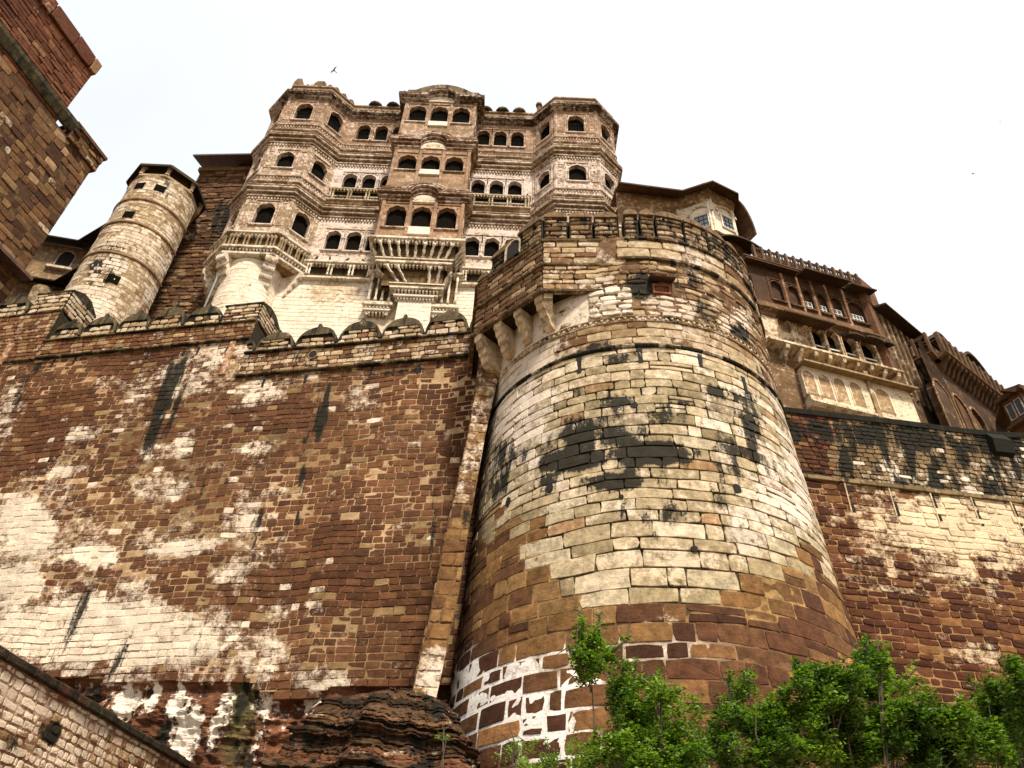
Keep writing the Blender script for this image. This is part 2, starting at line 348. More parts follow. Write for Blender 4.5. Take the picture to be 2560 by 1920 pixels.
WL_STAIN = [(806, 1010, 20, 110, 8, 0.8), (768, 1110, 12, 40, 5, 0.62), (755, 1210, 12, 55, 8, 0.62), (425, 1000, 34, 140, 14, 0.55), (380, 1120, 22, 60, 14, 0.45), (505, 1205, 14, 55, 10, 0.6), (185, 1560, 26, 110, 20, 0.66),
            (50, 980, 24, 60, 15, 0.55), (100, 925, 20, 20, 0, 0.6), (300, 1620, 22, 110, 24, 0.5), (640, 1330, 18, 60, 0, 0.3), (745, 1310, 8, 40, 5, 0.5), (1010, 930, 60, 8, -6, 0.5), (150, 1620, 16, 80, 20, 0.5)]
def wl_paint(px, u, v, rnd, ctr):
    n = len(px); mott = hnoise(px[:, 0], px[:, 1], 95, 1) * 0.5 + hnoise(px[:, 0], px[:, 1], 38, 2) * 0.5
    run = hnoise(u, v * 0.07, 0.55, 14) * 0.6 + hnoise(u, v * 0.12, 0.23, 15) * 0.4                     # long vertical water runs
    w = blobs(ctr, WL_WASH) * 0.45 + blobs(px, WL_WASH) * 0.55
    w = w * 0.95 + (mott - 0.56) * 0.6 + (run - 0.5) * 0.34
    st = blobs(px, WL_STAIN) + (hnoise(px[:, 0], px[:, 1], 60, 5) - 0.75) * 0.3 + np.clip(run - 0.60, 0, 1) * 1.3
    wc = np.tile(CREAM, (n, 1)) * (0.86 + 0.26 * hnoise(u, v * 0.1, 0.8, 9))[:, None]
    za = hnoise(ctr[:, 0], ctr[:, 1], 190, 6)[:, None]; zo = hnoise(ctr[:, 0], ctr[:, 1], 240, 16)[:, None]
    zone = (np.array([0.098, 0.049, 0.034]) * (1 - za) + np.array([0.182, 0.104, 0.070]) * za) * (0.72 + 0.5 * (1 - zo)) + np.array([0.035, 0.008, -0.002]) * np.clip(zo - 0.55, 0, 1)
    if rnd is None:
        c = zone * 0.35 + np.array([0.46, 0.33, 0.21]) * (0.30 + 0.75 * hnoise(px[:, 0], px[:, 1], 120, 4))[:, None]
        return rgba(c, st), rgba(wc, w)
    c = zone * 0.66 + pick(rnd[:, 0], RED) * 0.38; c = c * (0.86 + 0.42 * rnd[:, 1])[:, None] * np.array([1.03, 0.98, 0.94])
    tan = (rnd[:, 2] < 0.045)[:, None]; c = np.where(tan, np.array([0.30, 0.20, 0.12]) * (0.8 + 0.4 * rnd[:, 3])[:, None], c)
    w = w + np.where(rnd[:, 3] > 0.97, 0.5, 0) + (rnd[:, 2] - 0.5) * 0.26
    return rgba(c, st), rgba(wc * (0.86 + 0.24 * rnd[:, 1])[:, None], w)
# strings and parapets, measured on the wall
def wlz(x, y): return WL.px(x, y)[1]
uBend = WL.px(592, 945)[0]                     # where the tall part of the parapet stops
uAend = WL.px(112, 850)[0]
zL1 = 0.5 * (wlz(20, 907) + wlz(575, 853)); zL2 = 0.5 * (wlz(600, 943) + wlz(1180, 893))
zL3 = 0.5 * (wlz(60, 865) + wlz(560, 805)); zL4 = 0.5 * (wlz(590, 897) + wlz(1190, 822))
uR = 28.2; uL = -6.0
wall_l = empty('fortress_wall', (-15, 29.7, 8), 'long dark red stone fortress wall with rounded battlements, patched with pale lime wash', 'wall')
WL_BASE = [(-200, 1640), (0, 1660), (150, 1690), (230, 1700), (560, 1712), (610, 1690), (640, 1730), (720, 1745), (800, 1735), (860, 1720), (1000, 1705), (1250, 1720)]
_bx = [p[0] for p in WL_BASE]; _by = [p[1] for p in WL_BASE]
def wl_keep(u, v, hu=0, hv=0):
    p = proj(WL.P(u, v, 0)); 
    if v > zL2 - 0.02 and u > uBend: return False
    if p[1] > np.interp(p[0], _bx, _by): return False
    for (x, y, rx, ry) in ((300, 876, 15, 13), (783, 890, 13, 14), (410, 1135, 6, 6), (94, 1120, 8, 7)):
        if abs(p[0] - x) < rx and abs(p[1] - y) < ry: return False
    return True
def wl_depth(px, u, v):
    d = np.full(len(px), 0.022) + 0.012 * (hnoise(px[:, 0], px[:, 1], 30, 3) - 0.5) - 0.03 * (hnoise(px[:, 0], px[:, 1], 110, 8) > 0.66)
    return d
masonry(wall_l, WL, uL, uR, wlz(600, 1800) - 1.5, zL1 - 0.03, 0.305, 0.52, wl_paint, M['walling'], gap=0.024, proud=0.034, jit=0.010, cham=0.012, keep=wl_keep, rough=0.5, wob=0.09, margin=320)
core(wall_l, WL, uL, uR, 3.0, zL1, 0.16, 0.16, wl_paint, M['walling'], wl_depth, keep=lambda u, v: not (v > zL2 + 0.1 and u > uBend) and (lambda p: p[1] < np.interp(p[0], _bx, _by) - 9)(proj(WL.P(u, v, 0))))
def stain_paint(col, wash_rgb, wash, stain, var=0.35):
    """paint for small masonry: pale stones in dark joints"""
    def f(px, u, v, rnd, ctr):
        n = len(px); s = stain + 0.5 * (hnoise(px[:, 0], px[:, 1], 26, 11) - 0.5)
        if rnd is None: return rgba(np.tile((0.05, 0.04, 0.028), (n, 1)), s + 0.25), rgba(np.tile(wash_rgb, (n, 1)), np.full(n, -0.2))
        c = pick(rnd[:, 0], col) * (1 - var / 2 + var * rnd[:, 1])[:, None]
        return rgba(c, s), rgba(np.tile(wash_rgb, (n, 1)) * (0.8 + 0.35 * rnd[:, 2])[:, None], wash + (rnd[:, 3] - 0.5) * 0.5)
    return f
PALE = [((0.48, 0.37, 0.25), 3), ((0.38, 0.27, 0.18), 2), ((0.56, 0.46, 0.32), 2), ((0.22, 0.12, 0.075), 1.2)]
pp_pale = stain_paint(PALE, (0.62, 0.50, 0.35), 0.25, 0.18)
pp_red = stain_paint([((0.19, 0.09, 0.052), 3), ((0.25, 0.14, 0.08), 2), ((0.36, 0.25, 0.16), 1.5)], (0.6, 0.48, 0.34), 0.16, 0.1)
# string courses
def string(parent, pl, ua, ub, z, d, h, c=(0.20, 0.145, 0.095, 0.42), w=(0.5, 0.4, 0.28, 0.15), name='string_course', seg=1.1, mat='rubble'):  # dark tone paints the slabs' black top and their shadow line
    """a projecting course laid from separate slabs"""
    u = ua
    while u < ub - 0.05:
        e = min(u + seg * random.uniform(0.7, 1.4), ub)
        if ub - e < 0.3: e = ub
        k = random.uniform(0.65, 1.2); mb = MB((c[0] * k, c[1] * k, c[2] * k, c[3] + random.uniform(-0.1, 0.3)), (*w[:3], w[3] + random.uniform(-0.3, 0.2)))
        mb.cbox(pl, u + 0.008, e - 0.008, z - h / 2 + random.uniform(-0.008, 0.008), z + h / 2 + random.uniform(-0.008, 0.008), -0.2, d * random.uniform(0.85, 1.1), 0.02); mb.build(name, M[mat], parent); u = e
def parapet(parent, pl, ua, ub, za, zb, thick, paint, row=0.28, sw=0.46):
    """the flat course of a parapet: a block with stones on its front"""
    mb = MB((0.06, 0.045, 0.03, 0.3)); mb.box(pl, ua, ub, za, zb, -thick, 0.0); b = mb.build('parapet_panel', M['rubble'], parent)
    masonry(b, pl, ua, ub, za + 0.02, zb - 0.02, row, sw, paint, M['rubble'], gap=0.03, proud=0.036, back=-0.02, jit=0.016, cham=0.012, limit=60)
    return b
def merlon_outline(uc, hw, zb, ztop, k=9):
    """rounded battlement that rises to a small point"""
    pts = [(uc - hw, zb)]; zs = zb + (ztop - zb) * 0.14
    for i in range(k + 1):
        t = i / k * math.pi / 2; pts.append((uc - hw * math.cos(t) ** 0.85, zs + (ztop - zs) * 0.84 * math.sin(t) ** 1.05))
    half = pts[:]; half[-1] = (uc - hw * 0.10, half[-1][1]); half.append((uc - hw * 0.06, ztop))
    return half + [(2 * uc - u, z) for u, z in reversed(half)]
def merlon(parent, pl, uc, hw, zb, ztop, thick, paint):
    out = merlon_outline(uc, hw - 0.02, zb, ztop)
    mb = MB((0.05, 0.042, 0.03, 0.72), (0.4, 0.34, 0.25, 0.1)); mb.face_extr(pl, out, -thick, 0.0)
    m = mb.build('merlon', M['rubble'], parent)
    cap = MB((0.13, 0.10, 0.068, 0.46), (0.42, 0.34, 0.24, 0.2))                      # the rounded head and its rim
    n = len(out); zc = zb + (ztop - zb) * 0.50
    inn = [(uc + (u - uc) * 0.88, min(zb + (z - zb) * 0.93, zc) if z > zb + 0.3 * (ztop - zb) else z) for u, z in out]
    for i in range(1, n - 2):
        a, b, c, d = out[i], out[i + 1], inn[i + 1], inn[i]
        V = np.concatenate([pl.P([a[0], b[0], c[0], d[0]], [a[1], b[1], c[1], d[1]], [0.03, 0.03, 0.085, 0.085]), pl.P([a[0], b[0], c[0], d[0]], [a[1], b[1], c[1], d[1]], -0.02)])
        cap.add(V, [(0, 1, 2, 3), (0, 4, 5, 1), (2, 6, 7, 3)])
    cap.build('coping', M['rubble'], m)
    def kp(u, v, hu, hv):
        f = (v + hv - zb) / (ztop - zb); lim = hw * (0.96 if f < 0.25 else 0.96 * math.sqrt(max(0, 1 - ((f - 0.16) / 0.80) ** 2)))
        return abs(u - uc) + hu * 0.85 < lim and f < 0.60
    masonry(m, pl, uc - hw * 0.95, uc + hw * 0.95, zb + 0.02, ztop - 0.1, (ztop - zb) * 0.2, hw * 0.5, paint, M['rubble'], gap=0.05, proud=0.05, back=-0.02, jit=0.03, cham=0.02, keep=kp, limit=30, rowvar=0.1)
    return m
TH = 1.1
# right part of the wall: panel between the strings, merlons above
parapet(wall_l, WL, uBend, uR, zL2 + 0.06, zL4 - 0.05, TH, stain_paint([((0.30, 0.19, 0.12), 2), ((0.45, 0.34, 0.23), 2), ((0.17, 0.085, 0.05), 2)], (0.6, 0.48, 0.33), 0.28, 0.12))
string(wall_l, WL, uBend, uR, zL2, 0.22, 0.13); string(wall_l, WL, uBend, uR, zL4, 0.17, 0.11)
for (ax, ay, vx0, vy0, vx1, vy1) in ((612, 845, 560, 880, 640, 868), (698, 829, 640, 868, 736, 858), (797, 815, 738, 858, 843, 848), (903, 800, 845, 848, 952, 838), (1006, 792, 953, 838, 1060, 832), (1124, 775, 1062, 832, 1172, 815), (1222, 765, 1173, 815, 1272, 806)):
    ua, ub = WL.px(vx0, vy0)[0], WL.px(vx1, vy1)[0]; zt = wlz(ax, ay)
    merlon(wall_l, WL, (ua + ub) / 2, (ub - ua) / 2, zL4 + 0.05, zt + 0.12, TH * 0.6, pp_pale)
# taller middle part with its end block
parapet(wall_l, WL, uAend, uBend, zL1 + 0.06, zL3 - 0.05, TH, pp_red); string(wall_l, WL, uAend - 1, uBend, zL1, 0.22, 0.13); string(wall_l, WL, uAend, uBend, zL3, 0.17, 0.11)
mids = ((162, 804, 118, 855, 195, 846), (246, 790, 195, 846, 284, 836), (330, 781, 284, 836, 368, 826), (417, 767, 368, 826, 456, 815), (512, 764, 456, 815, 552, 803))
for (ax, ay, vx0, vy0, vx1, vy1) in mids:
    ua, ub = WL.px(vx0, vy0)[0], WL.px(vx1, vy1)[0]; merlon(wall_l, WL, (ua + ub) / 2, (ub - ua) / 2, zL3 + 0.05, wlz(ax, ay) + 0.12, TH * 0.6, pp_pale)
def end_block(ua, ub, za, zb, thick):
    """merlon that ends a stretch of wall: deep block whose side shows its courses under a sloping top"""
    zc = za + (zb - za) * 0.72; mb = MB((0.05, 0.042, 0.03, 0.5)); mb.box(WL, ua, ub, za, zc, -thick, 0.0); o = mb.build('end_block', M['rubble'], wall_l)
    SD = Plane(*WL.P(ub, 0, 0)[:2], *(-WL.n)); pt = stain_paint(PALE, (0.62, 0.51, 0.37), 0.3, 0.12); h = (zc - za) / 5
    masonry(o, WL, ua, ub, za, zc, h, 0.6, pt, M['rubble'], gap=0.05, proud=0.05, back=-0.02, jit=0.03, cham=0.02, limit=30, rowvar=0.1); masonry(o, SD, 0, thick, za, zc, h, 0.7, pt, M['rubble'], gap=0.05, proud=0.05, back=-0.02, jit=0.03, cham=0.02, limit=30, rowvar=0.1)
    mb = MB((0.09, 0.075, 0.052, 0.5), (0.4, 0.33, 0.24, 0.2))
    mb.extr(WL, ua - 0.05, ub + 0.07, [(0.08, zc), (0.08, zc + 0.1), (-thick * 0.35, zb), (-thick * 0.65, zb), (-thick - 0.04, zc + 0.08), (-thick - 0.04, zc)]); mb.build('coping', M['rubble'], o)
    return o
end_block(WL.px(553, 803)[0], uBend, zL3 + 0.05, wlz(585, 752), 2.2)
zA3 = wlz(40, 790); zA1 = zL1 + (zA3 - zL3)
parapet(wall_l, WL, uL, uAend, zL1 + 0.06, zA3 - 0.05, TH, pp_red); string(wall_l, WL, uL, uAend, zA3, 0.09, 0.10); string(wall_l, WL, uL, uAend, zL1, 0.12, 0.14)
for ax, ay, a, b in ((-70, 752, -112, -28), (20, 738, -27, 60)):
    ua, ub = WL.px(a, 790)[0], WL.px(b, 790)[0]; merlon(wall_l, WL, (ua + ub) / 2, (ub - ua) / 2, zA3 + 0.05, wlz(ax, ay), TH * 0.6, pp_pale)
end_block(WL.px(62, 795)[0], uAend, zA3 + 0.05, wlz(100, 722), 2.2)
# proud black bars painting the dark of drain slots under the strings, vertical pilaster strips
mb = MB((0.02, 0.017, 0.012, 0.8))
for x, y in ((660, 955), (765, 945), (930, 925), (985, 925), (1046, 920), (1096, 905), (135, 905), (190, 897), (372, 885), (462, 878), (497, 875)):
    u, z = WL.px(x, y); mb2 = MB((0.02, 0.017, 0.012, 0.85)); mb2.cbox(WL, u - 0.06, u + 0.06, z - 0.35, z + 0.15, -0.05, 0.062, 0.01); mb2.build('drain_slot_dark', M['dark'], wall_l)
for x0, y0, x1, y1 in ((585, 860, 548, 940), (30, 865, 2, 915)):
    u, z = WL.px(x0, y0); u2, z2 = WL.px(x1, y1); mb2 = MB((0.36, 0.2, 0.12, 0), (0.6, 0.45, 0.32, 0.4)); mb2.cbox(WL, u - 0.16, u + 0.16, z2, z + 0.1, -0.1, 0.14, 0.02); mb2.build('pilaster_strip', M['rubble'], wall_l)
for x, y, w, h in ((300, 876, 0.26, 0.26), (783, 888, 0.26, 0.3)):
    u, z = WL.px(x, y); mb2 = MB((0.02, 0.015, 0.01, 0.5)); k = 14
    out = [(u + w * math.cos(2 * math.pi * i / k), z + h * math.sin(2 * math.pi * i / k)) for i in range(k)]
    V = [WL.P(a, b, 0.075) for a, b in out] + [WL.P(u + (a - u) * 0.8, z + (b - z) * 0.8, 0.075) for a, b in out] + [WL.P(u + (a - u) * 0.8, z + (b - z) * 0.8, 0.0) for a, b in out]
    mb2.c = (0.3, 0.22, 0.14, 0.2); mb2.add(V, [(i, (i + 1) % k, k + (i + 1) % k, k + i) for i in range(k)] + [(k + i, k + (i + 1) % k, 2 * k + (i + 1) % k, 2 * k + i) for i in range(k)])
    o = mb2.build('gun_port', M['rubble'], wall_l); mb3 = MB(); mb3.add([WL.P(u + (a - u) * 0.84, z + (b - z) * 0.84, 0.066) for a, b in out], [tuple(range(k))]); mb3.build('port_dark', M['dark'], o)  # flat black disc painted as the dark inside the port

# ================================================================== 2. the round bastion
BC = (5.4, 27.4)
def br(z):
    z = np.asarray(z, float); return np.interp(z, [0, 6, 10, 16, 22, 40], [7.7, 7.3, 7.0, 6.62, 6.3, 6.3])
BD = Drum(*BC, br, -math.pi / 2)
bastion = empty('round_bastion', (5.4, 27.4, 5), 'huge round stone bastion with crenellated top, pale and black-streaked above, brown below', 'bastion')
B_STAIN_GAPS = [(1440, 1150, 92, 30, -8, 1.3), (1625, 1136, 120, 27, 0, 1.3), (1540, 1203, 84, 22, 0, 1.25), (1500, 1095, 100, 30, 0, 1.0), (1560, 1170, 240, 90, 0, 0.36), (1500, 1097, 80, 20, 0, 0.85), (1375, 1200, 16, 18, 0, 0.8), (1605, 1302, 115, 58, 0, 0.68), (1548, 1325, 26, 26, 0, 0.9), (1690, 1240, 160, 70, 0, 0.54), (1600, 1040, 150, 56, 0, 0.5),  # soot and stains; also the shade of missing stones painted black
           (1545, 897, 50, 18, 0, 0.85), (1620, 875, 40, 14, 0, 0.6), (1805, 982, 40, 20, 15, 0.85), (1865, 1070, 30, 34, 20, 0.62), (1600, 710, 60, 36, 0, 0.62), (1700, 690, 60, 40, 30, 0.5), (1762, 780, 22, 46, -30, 0.8), (1850, 840, 26, 36, -30, 0.75), (1480, 870, 60, 12, -14, 0.55), (1900, 960, 30, 60, 20, 0.5),
           (1590, 640, 40, 10, 0, 0.5), (1250, 1180, 40, 85, 14, 0.7), (1290, 1130, 50, 30, -20, 0.4), (1860, 1150, 45, 70, 25, 0.5), (1930, 1170, 30, 60, 25, 0.45), (1720, 1330, 60, 26, 0, 0.4), (1470, 1060, 60, 22, 0, 0.5), (1680, 940, 40, 16, 0, 0.3)]
BND = [(900, 1330), (1180, 1320), (1260, 1285), (1348, 1280), (1352, 1370), (1390, 1420), (1400, 1470), (1440, 1480), (1520, 1500), (1640, 1515), (1700, 1545), (1760, 1530), (1850, 1495), (1835, 1450), (1890, 1435), (1960, 1400), (2000, 1380), (2060, 1400), (2300, 1500)]
_nx = [p[0] for p in sorted(BND)]; _ny = [p[1] for p in sorted(BND)]
BROWN = [((0.25, 0.145, 0.075), 3), ((0.21, 0.118, 0.062), 3), ((0.165, 0.085, 0.05), 2), ((0.29, 0.18, 0.098), 1.6), ((0.12, 0.056, 0.036), 0.8)]
DEEP = [((0.125, 0.060, 0.038), 4), ((0.095, 0.044, 0.030), 3), ((0.16, 0.084, 0.05), 3), ((0.21, 0.115, 0.064), 1.5), ((0.33, 0.18, 0.095), 0.4), ((0.37, 0.18, 0.1), 0.2)]
TAN = [((0.46, 0.37, 0.25), 3), ((0.39, 0.31, 0.21), 3), ((0.53, 0.44, 0.31), 2.4), ((0.33, 0.26, 0.18), 1.2), ((0.37, 0.24, 0.15), 0.4)]
WMORT = [(1180, 1750, 90, 120, 0, 0.9), (1300, 1800, 150, 90, 0, 1.0), (1260, 1690, 120, 50, -8, 0.75), (1450, 1720, 60, 60, 0, 0.8), (1400, 1870, 100, 60, 0, 0.95), (1090, 1680, 40, 60, 0, 0.9), (1600, 1620, 240, 45, 3, 0.35), (1350, 1640, 120, 30, -6, 0.5)]
def b_paint(px, u, v, rnd, ctr):
    n = len(px)
    yb = np.interp(px[:, 0], _nx, _ny); above = np.clip((yb - px[:, 1]) / 130 + 0.5, 0, 1)
    ybc = np.interp(ctr[:, 0], _nx, _ny); abc = (ybc + 24 + (0 if rnd is None else 90 * (rnd[:, 3] - 0.5)) > ctr[:, 1])
    run = hnoise(u * 6.6, v * 0.10, 0.7, 22); st = blobs(px, B_STAIN_GAPS) * 0.82 + ((hnoise(px[:, 0], px[:, 1], 55, 21) - 0.6) * 0.35 + (run - 0.55) * 0.5) * above
    up_ = np.clip((1330 - px[:, 1]) / 200, 0, 1) * np.clip((px[:, 1] - 880) / 60, 0, 1)
    st = st + (0.20 if rnd is None else 0.20 + 0.34 * (rnd[:, 0] - 0.5)) * up_ * np.clip((px[:, 0] - 1280) / 150, 0, 1) * np.clip((2000 - px[:, 0]) / 120, 0, 1)
    wm = blobs(px, WMORT)
    gold = np.clip(1 - np.abs(px[:, 1] - 1440) / 130, 0, 1)[:, None]
    wc = np.array([0.66, 0.56, 0.43]) * (1 - gold) + np.array([0.66, 0.51, 0.32]) * gold
    if rnd is None:
        c = np.where((px[:, 1] > ybc)[:, None], np.array([0.33, 0.22, 0.12]), np.array([0.10, 0.078, 0.05])); s = st + np.where(px[:, 1] < ybc - 60, 0.55, 0.0) * np.clip((1900 - px[:, 0]) / 200, 0, 1)
        c = np.where((px[:, 1] > 1560)[:, None], np.array([0.20, 0.115, 0.075]), c)
        white = np.clip(wm * 1.7 - 0.15, 0, 1)[:, None]; c = c * (1 - white) + np.array([0.74, 0.66, 0.55]) * white
        vd = np.zeros(n)
        for x, y, rx, ry in VOID: vd = np.maximum(vd, (np.abs(px[:, 0] - x) < rx * 1.5) & (np.abs(px[:, 1] - y) < ry * 1.5))
        s = s * (1 - white[:, 0]) + vd * 1.2; return rgba(c, s), rgba(np.tile((0.80, 0.74, 0.63), (n, 1)), np.where(px[:, 1] > 1540, wm * 0.8, -0.3))
    low = ctr[:, 1] > 1560 + 170 * (rnd[:, 3] - 0.5)
    c = np.where(low[:, None], pick(rnd[:, 0], DEEP), np.where(abc[:, None], pick(rnd[:, 0], TAN), pick(rnd[:, 0], BROWN)))
    c = c * (0.82 + 0.36 * rnd[:, 1])[:, None]
    w = above * 0.26 + (rnd[:, 2] - 0.5) * 0.4 + (run - 0.5) * 0.4 * above + 0.35 * blobs(px, [(1250, 1050, 120, 120, -20, 1), (1960, 1250, 90, 160, 20, 1.0), (1620, 1420, 220, 60, 0, 1.0), (1890, 1330, 70, 70, 0, 1), (1640, 1560, 60, 26, 0, 1.2), (1330, 1000, 60, 60, 0, 0.8)])
    w = w - 0.6 * (1 - above) * (1 - 0.8 * blobs(px, [(1650, 1545, 70, 22, 0, 1), (1780, 1490, 40, 16, 0, 1)]))
    return rgba(c, st * np.where(low, 0.3, 1.0)), rgba(wc * (0.82 + 0.3 * rnd[:, 1])[:, None], w)
VOID = ()
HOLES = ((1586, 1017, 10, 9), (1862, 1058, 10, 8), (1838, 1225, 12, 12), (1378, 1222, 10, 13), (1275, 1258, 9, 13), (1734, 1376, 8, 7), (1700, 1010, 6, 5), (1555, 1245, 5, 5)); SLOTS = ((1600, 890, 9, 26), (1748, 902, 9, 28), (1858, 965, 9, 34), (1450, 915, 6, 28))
def b_depth(px, u, v):
    yb = np.interp(px[:, 0], _nx, _ny)
    deep = np.clip((yb - px[:, 1]) / 60, 0, 1) * np.clip((1960 - px[:, 0]) / 120, 0.15, 1)
    d = 0.056 - 0.045 * deep * (0.5 + hnoise(px[:, 0], px[:, 1], 60, 31))
    d = d + 0.02 * (hnoise(px[:, 0], px[:, 1], 14, 33) - 0.5) + 0.018 * np.clip(blobs(px, WMORT) - 0.3, 0, 0.7) * (0.6 + 0.8 * hnoise(px[:, 0], px[:, 1], 22, 34))
    for x, y, rx, ry in VOID:
        e = np.maximum(np.abs(px[:, 0] - x) / rx, np.abs(px[:, 1] - y) / ry); d = np.where(e < 1.1, -0.35, d)
    return d
def b_keep(u, v, hu=0, hv=0):
    p = proj(BD.P(u, v, 0.1))
    for x, y, rx, ry in VOID:
        if abs(p[0] - x) < rx * (0.85 if rx > 30 else 1.6) and abs(p[1] - y) < ry * (0.85 if rx > 30 else 1.3): return False
    return True
zb_low, zb_band, zb_led, zb_top = BD.px(1590, 868)[1], BD.px(1590, 800)[1], BD.px(1590, 650)[1], BD.px(1590, 600)[1]
ua_, ub_ = -1.75, 1.75
masonry(bastion, BD, ua_, ub_, 3.5, zb_low - 0.1, 0.5, 1.0, b_paint, M['ashlar'], name='block', gap=0.026, proud=0.080, back=-0.1, jit=0.024, cham=0.011, gapf=lambda q: 0.052 * np.clip(blobs(q, WMORT) * 1.3 - 0.2, 0, 1) * RNG.uniform(0.15, 1.3, len(q)), rows=lambda v: random.uniform(0.8, 1.25) * float(np.interp(v, [8, 11, 13, 18], [0.56, 0.56, 0.47, 0.44])), uscale=6.7, keep=b_keep, rough=0.2, small=0.07, rowvar=0.28, wvar=(0.45, 1.7))
core(bastion, BD, ua_, ub_, 2.0, zb_low + 0.2, 0.022, 0.13, b_paint, M['ashlar'], b_depth)
for x, y, rx, ry in HOLES:                                    # putlog holes, their dark painted as black discs standing proud
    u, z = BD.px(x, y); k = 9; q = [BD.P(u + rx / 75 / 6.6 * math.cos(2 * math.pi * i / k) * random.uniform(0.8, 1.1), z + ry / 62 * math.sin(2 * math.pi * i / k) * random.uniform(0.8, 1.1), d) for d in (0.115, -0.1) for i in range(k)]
    mb = MB((0.01, 0.009, 0.006, 1)); mb.add(q, [tuple(range(k))] + [(i, k + i, k + (i + 1) % k, (i + 1) % k) for i in range(k)]); mb.build('putlog_dark', M['dark'], bastion)
for x, y, rx, ry in SLOTS:  # black bars standing proud, painted as the dark of drain slots
    u, z = BD.px(x, y); q = [BD.P(u + a * 0.012, z + b * 0.42, d) for d in (0.092, -0.1) for a, b in ((-1, -1), (1, -1), (1.25, 1), (-1.25, 1))]; mb = MB((0.01, 0.009, 0.006, 1)); mb.add(q, [(0, 1, 2, 3), (0, 4, 5, 1), (1, 5, 6, 2), (2, 6, 7, 3), (3, 7, 4, 0)]); mb.build('drain_slot_dark', M['dark'], bastion)
# plain frieze between the two bands
def fr_paint(px, u, v, rnd, ctr):
    n = len(px); st = blobs(px, B_STAIN_GAPS) + (hnoise(px[:, 0], px[:, 1], 40, 41) - 0.6) * 0.4
    left = np.clip((1480 - px[:, 0]) / 130, 0, 1)
    w = 0.28 + 0.55 * left + (hnoise(px[:, 0], px[:, 1], 45, 42) - 0.5) * 0.6
    if rnd is None: return rgba(np.tile((0.2, 0.12, 0.08), (n, 1)), st + 0.1), rgba(np.tile((0.6, 0.49, 0.35), (n, 1)), w)
    return rgba(pick(rnd[:, 0], [((0.32, 0.22, 0.14), 2), ((0.2, 0.115, 0.07), 1.2), ((0.44, 0.34, 0.23), 3)]), st), rgba(np.tile((0.60, 0.50, 0.37), (n, 1)) * (0.85 + 0.25 * rnd[:, 1])[:, None], w)
masonry(bastion, BD, ua_, ub_, zb_low + 0.12, zb_band - 0.14, 0.42, 1.0, fr_paint, M['ashlar'], name='frieze_block', gap=0.02, proud=0.06, jit=0.02, cham=0.015, uscale=6.3, limit=80, keep=b_keep)
core(bastion, BD, ua_, ub_, zb_low - 0.2, zb_top + 0.2, 0.03, 0.15, fr_paint, M['ashlar'], 0.03, name='wall_core')
def arc(r, a, b, k=60, c=BC): return [(c[0] + r * math.cos(-math.pi / 2 + a + (b - a) * i / k), c[1] + r * math.sin(-math.pi / 2 + a + (b - a) * i / k)) for i in range(k + 1)]
def ring(name, z, prof, parent=bastion, c=(0.34, 0.24, 0.155, 0.15), w=(0.58, 0.48, 0.34, 0.35), k=26, a=-1.75, b=1.75, R=None, mat='ashlar'):
    """a moulded ring laid from curved slabs"""
    for i in range(k):
        a0, a1 = a + (b - a) * i / k + 0.002, a + (b - a) * (i + 1) / k - 0.002
        q = random.uniform(0.75, 1.2); mb = MB((c[0] * q, c[1] * q, c[2] * q, c[3] + random.uniform(-0.15, 0.3)), (*w[:3], w[3] + random.uniform(-0.3, 0.3)))
        r = float(br(z)) if R is None else R; mb.sweep(arc(r, a0, a1, 3), [(d, z + h) for d, h in prof]); mb.build(name, M[mat], parent)
ring('lower_ring', zb_low, [(0.0, -0.1), (0.14, -0.06), (0.17, 0.0), (0.14, 0.07), (0.0, 0.1)], c=(0.12, 0.09, 0.06, 0.55))
ring('band_ring', zb_band, [(0.0, -0.15), (0.10, -0.13), (0.11, -0.09), (0.07, -0.07), (0.07, 0.10), (0.12, 0.11), (0.13, 0.15), (0.0, 0.17)])
for i in range(96):                                           # zigzag carving in the band
    a = -1.7 + 3.4 * i / 96; da = 0.013; r = float(br(zb_band)); mb = MB((0.42, 0.33, 0.22, 0.15), (0.6, 0.5, 0.36, 0.5))
    up_ = i % 2 == 0
    q = [BD.P(a - da, zb_band + (-0.06 if up_ else 0.09), 0.075), BD.P(a + da, zb_band + (-0.06 if up_ else 0.09), 0.075), BD.P(a, zb_band + (0.09 if up_ else -0.06), 0.075)]
    f = [BD.P(a - da * 0.8, zb_band + (-0.05 if up_ else 0.08), 0.12), BD.P(a + da * 0.8, zb_band + (-0.05 if up_ else 0.08), 0.12), BD.P(a, zb_band + (0.07 if up_ else -0.04), 0.12)]
    mb.add(q + f, [(3, 4, 5), (0, 1, 4, 3), (1, 2, 5, 4), (2, 0, 3, 5)]); mb.build('zigzag_tooth', M['ashlar'], bastion)
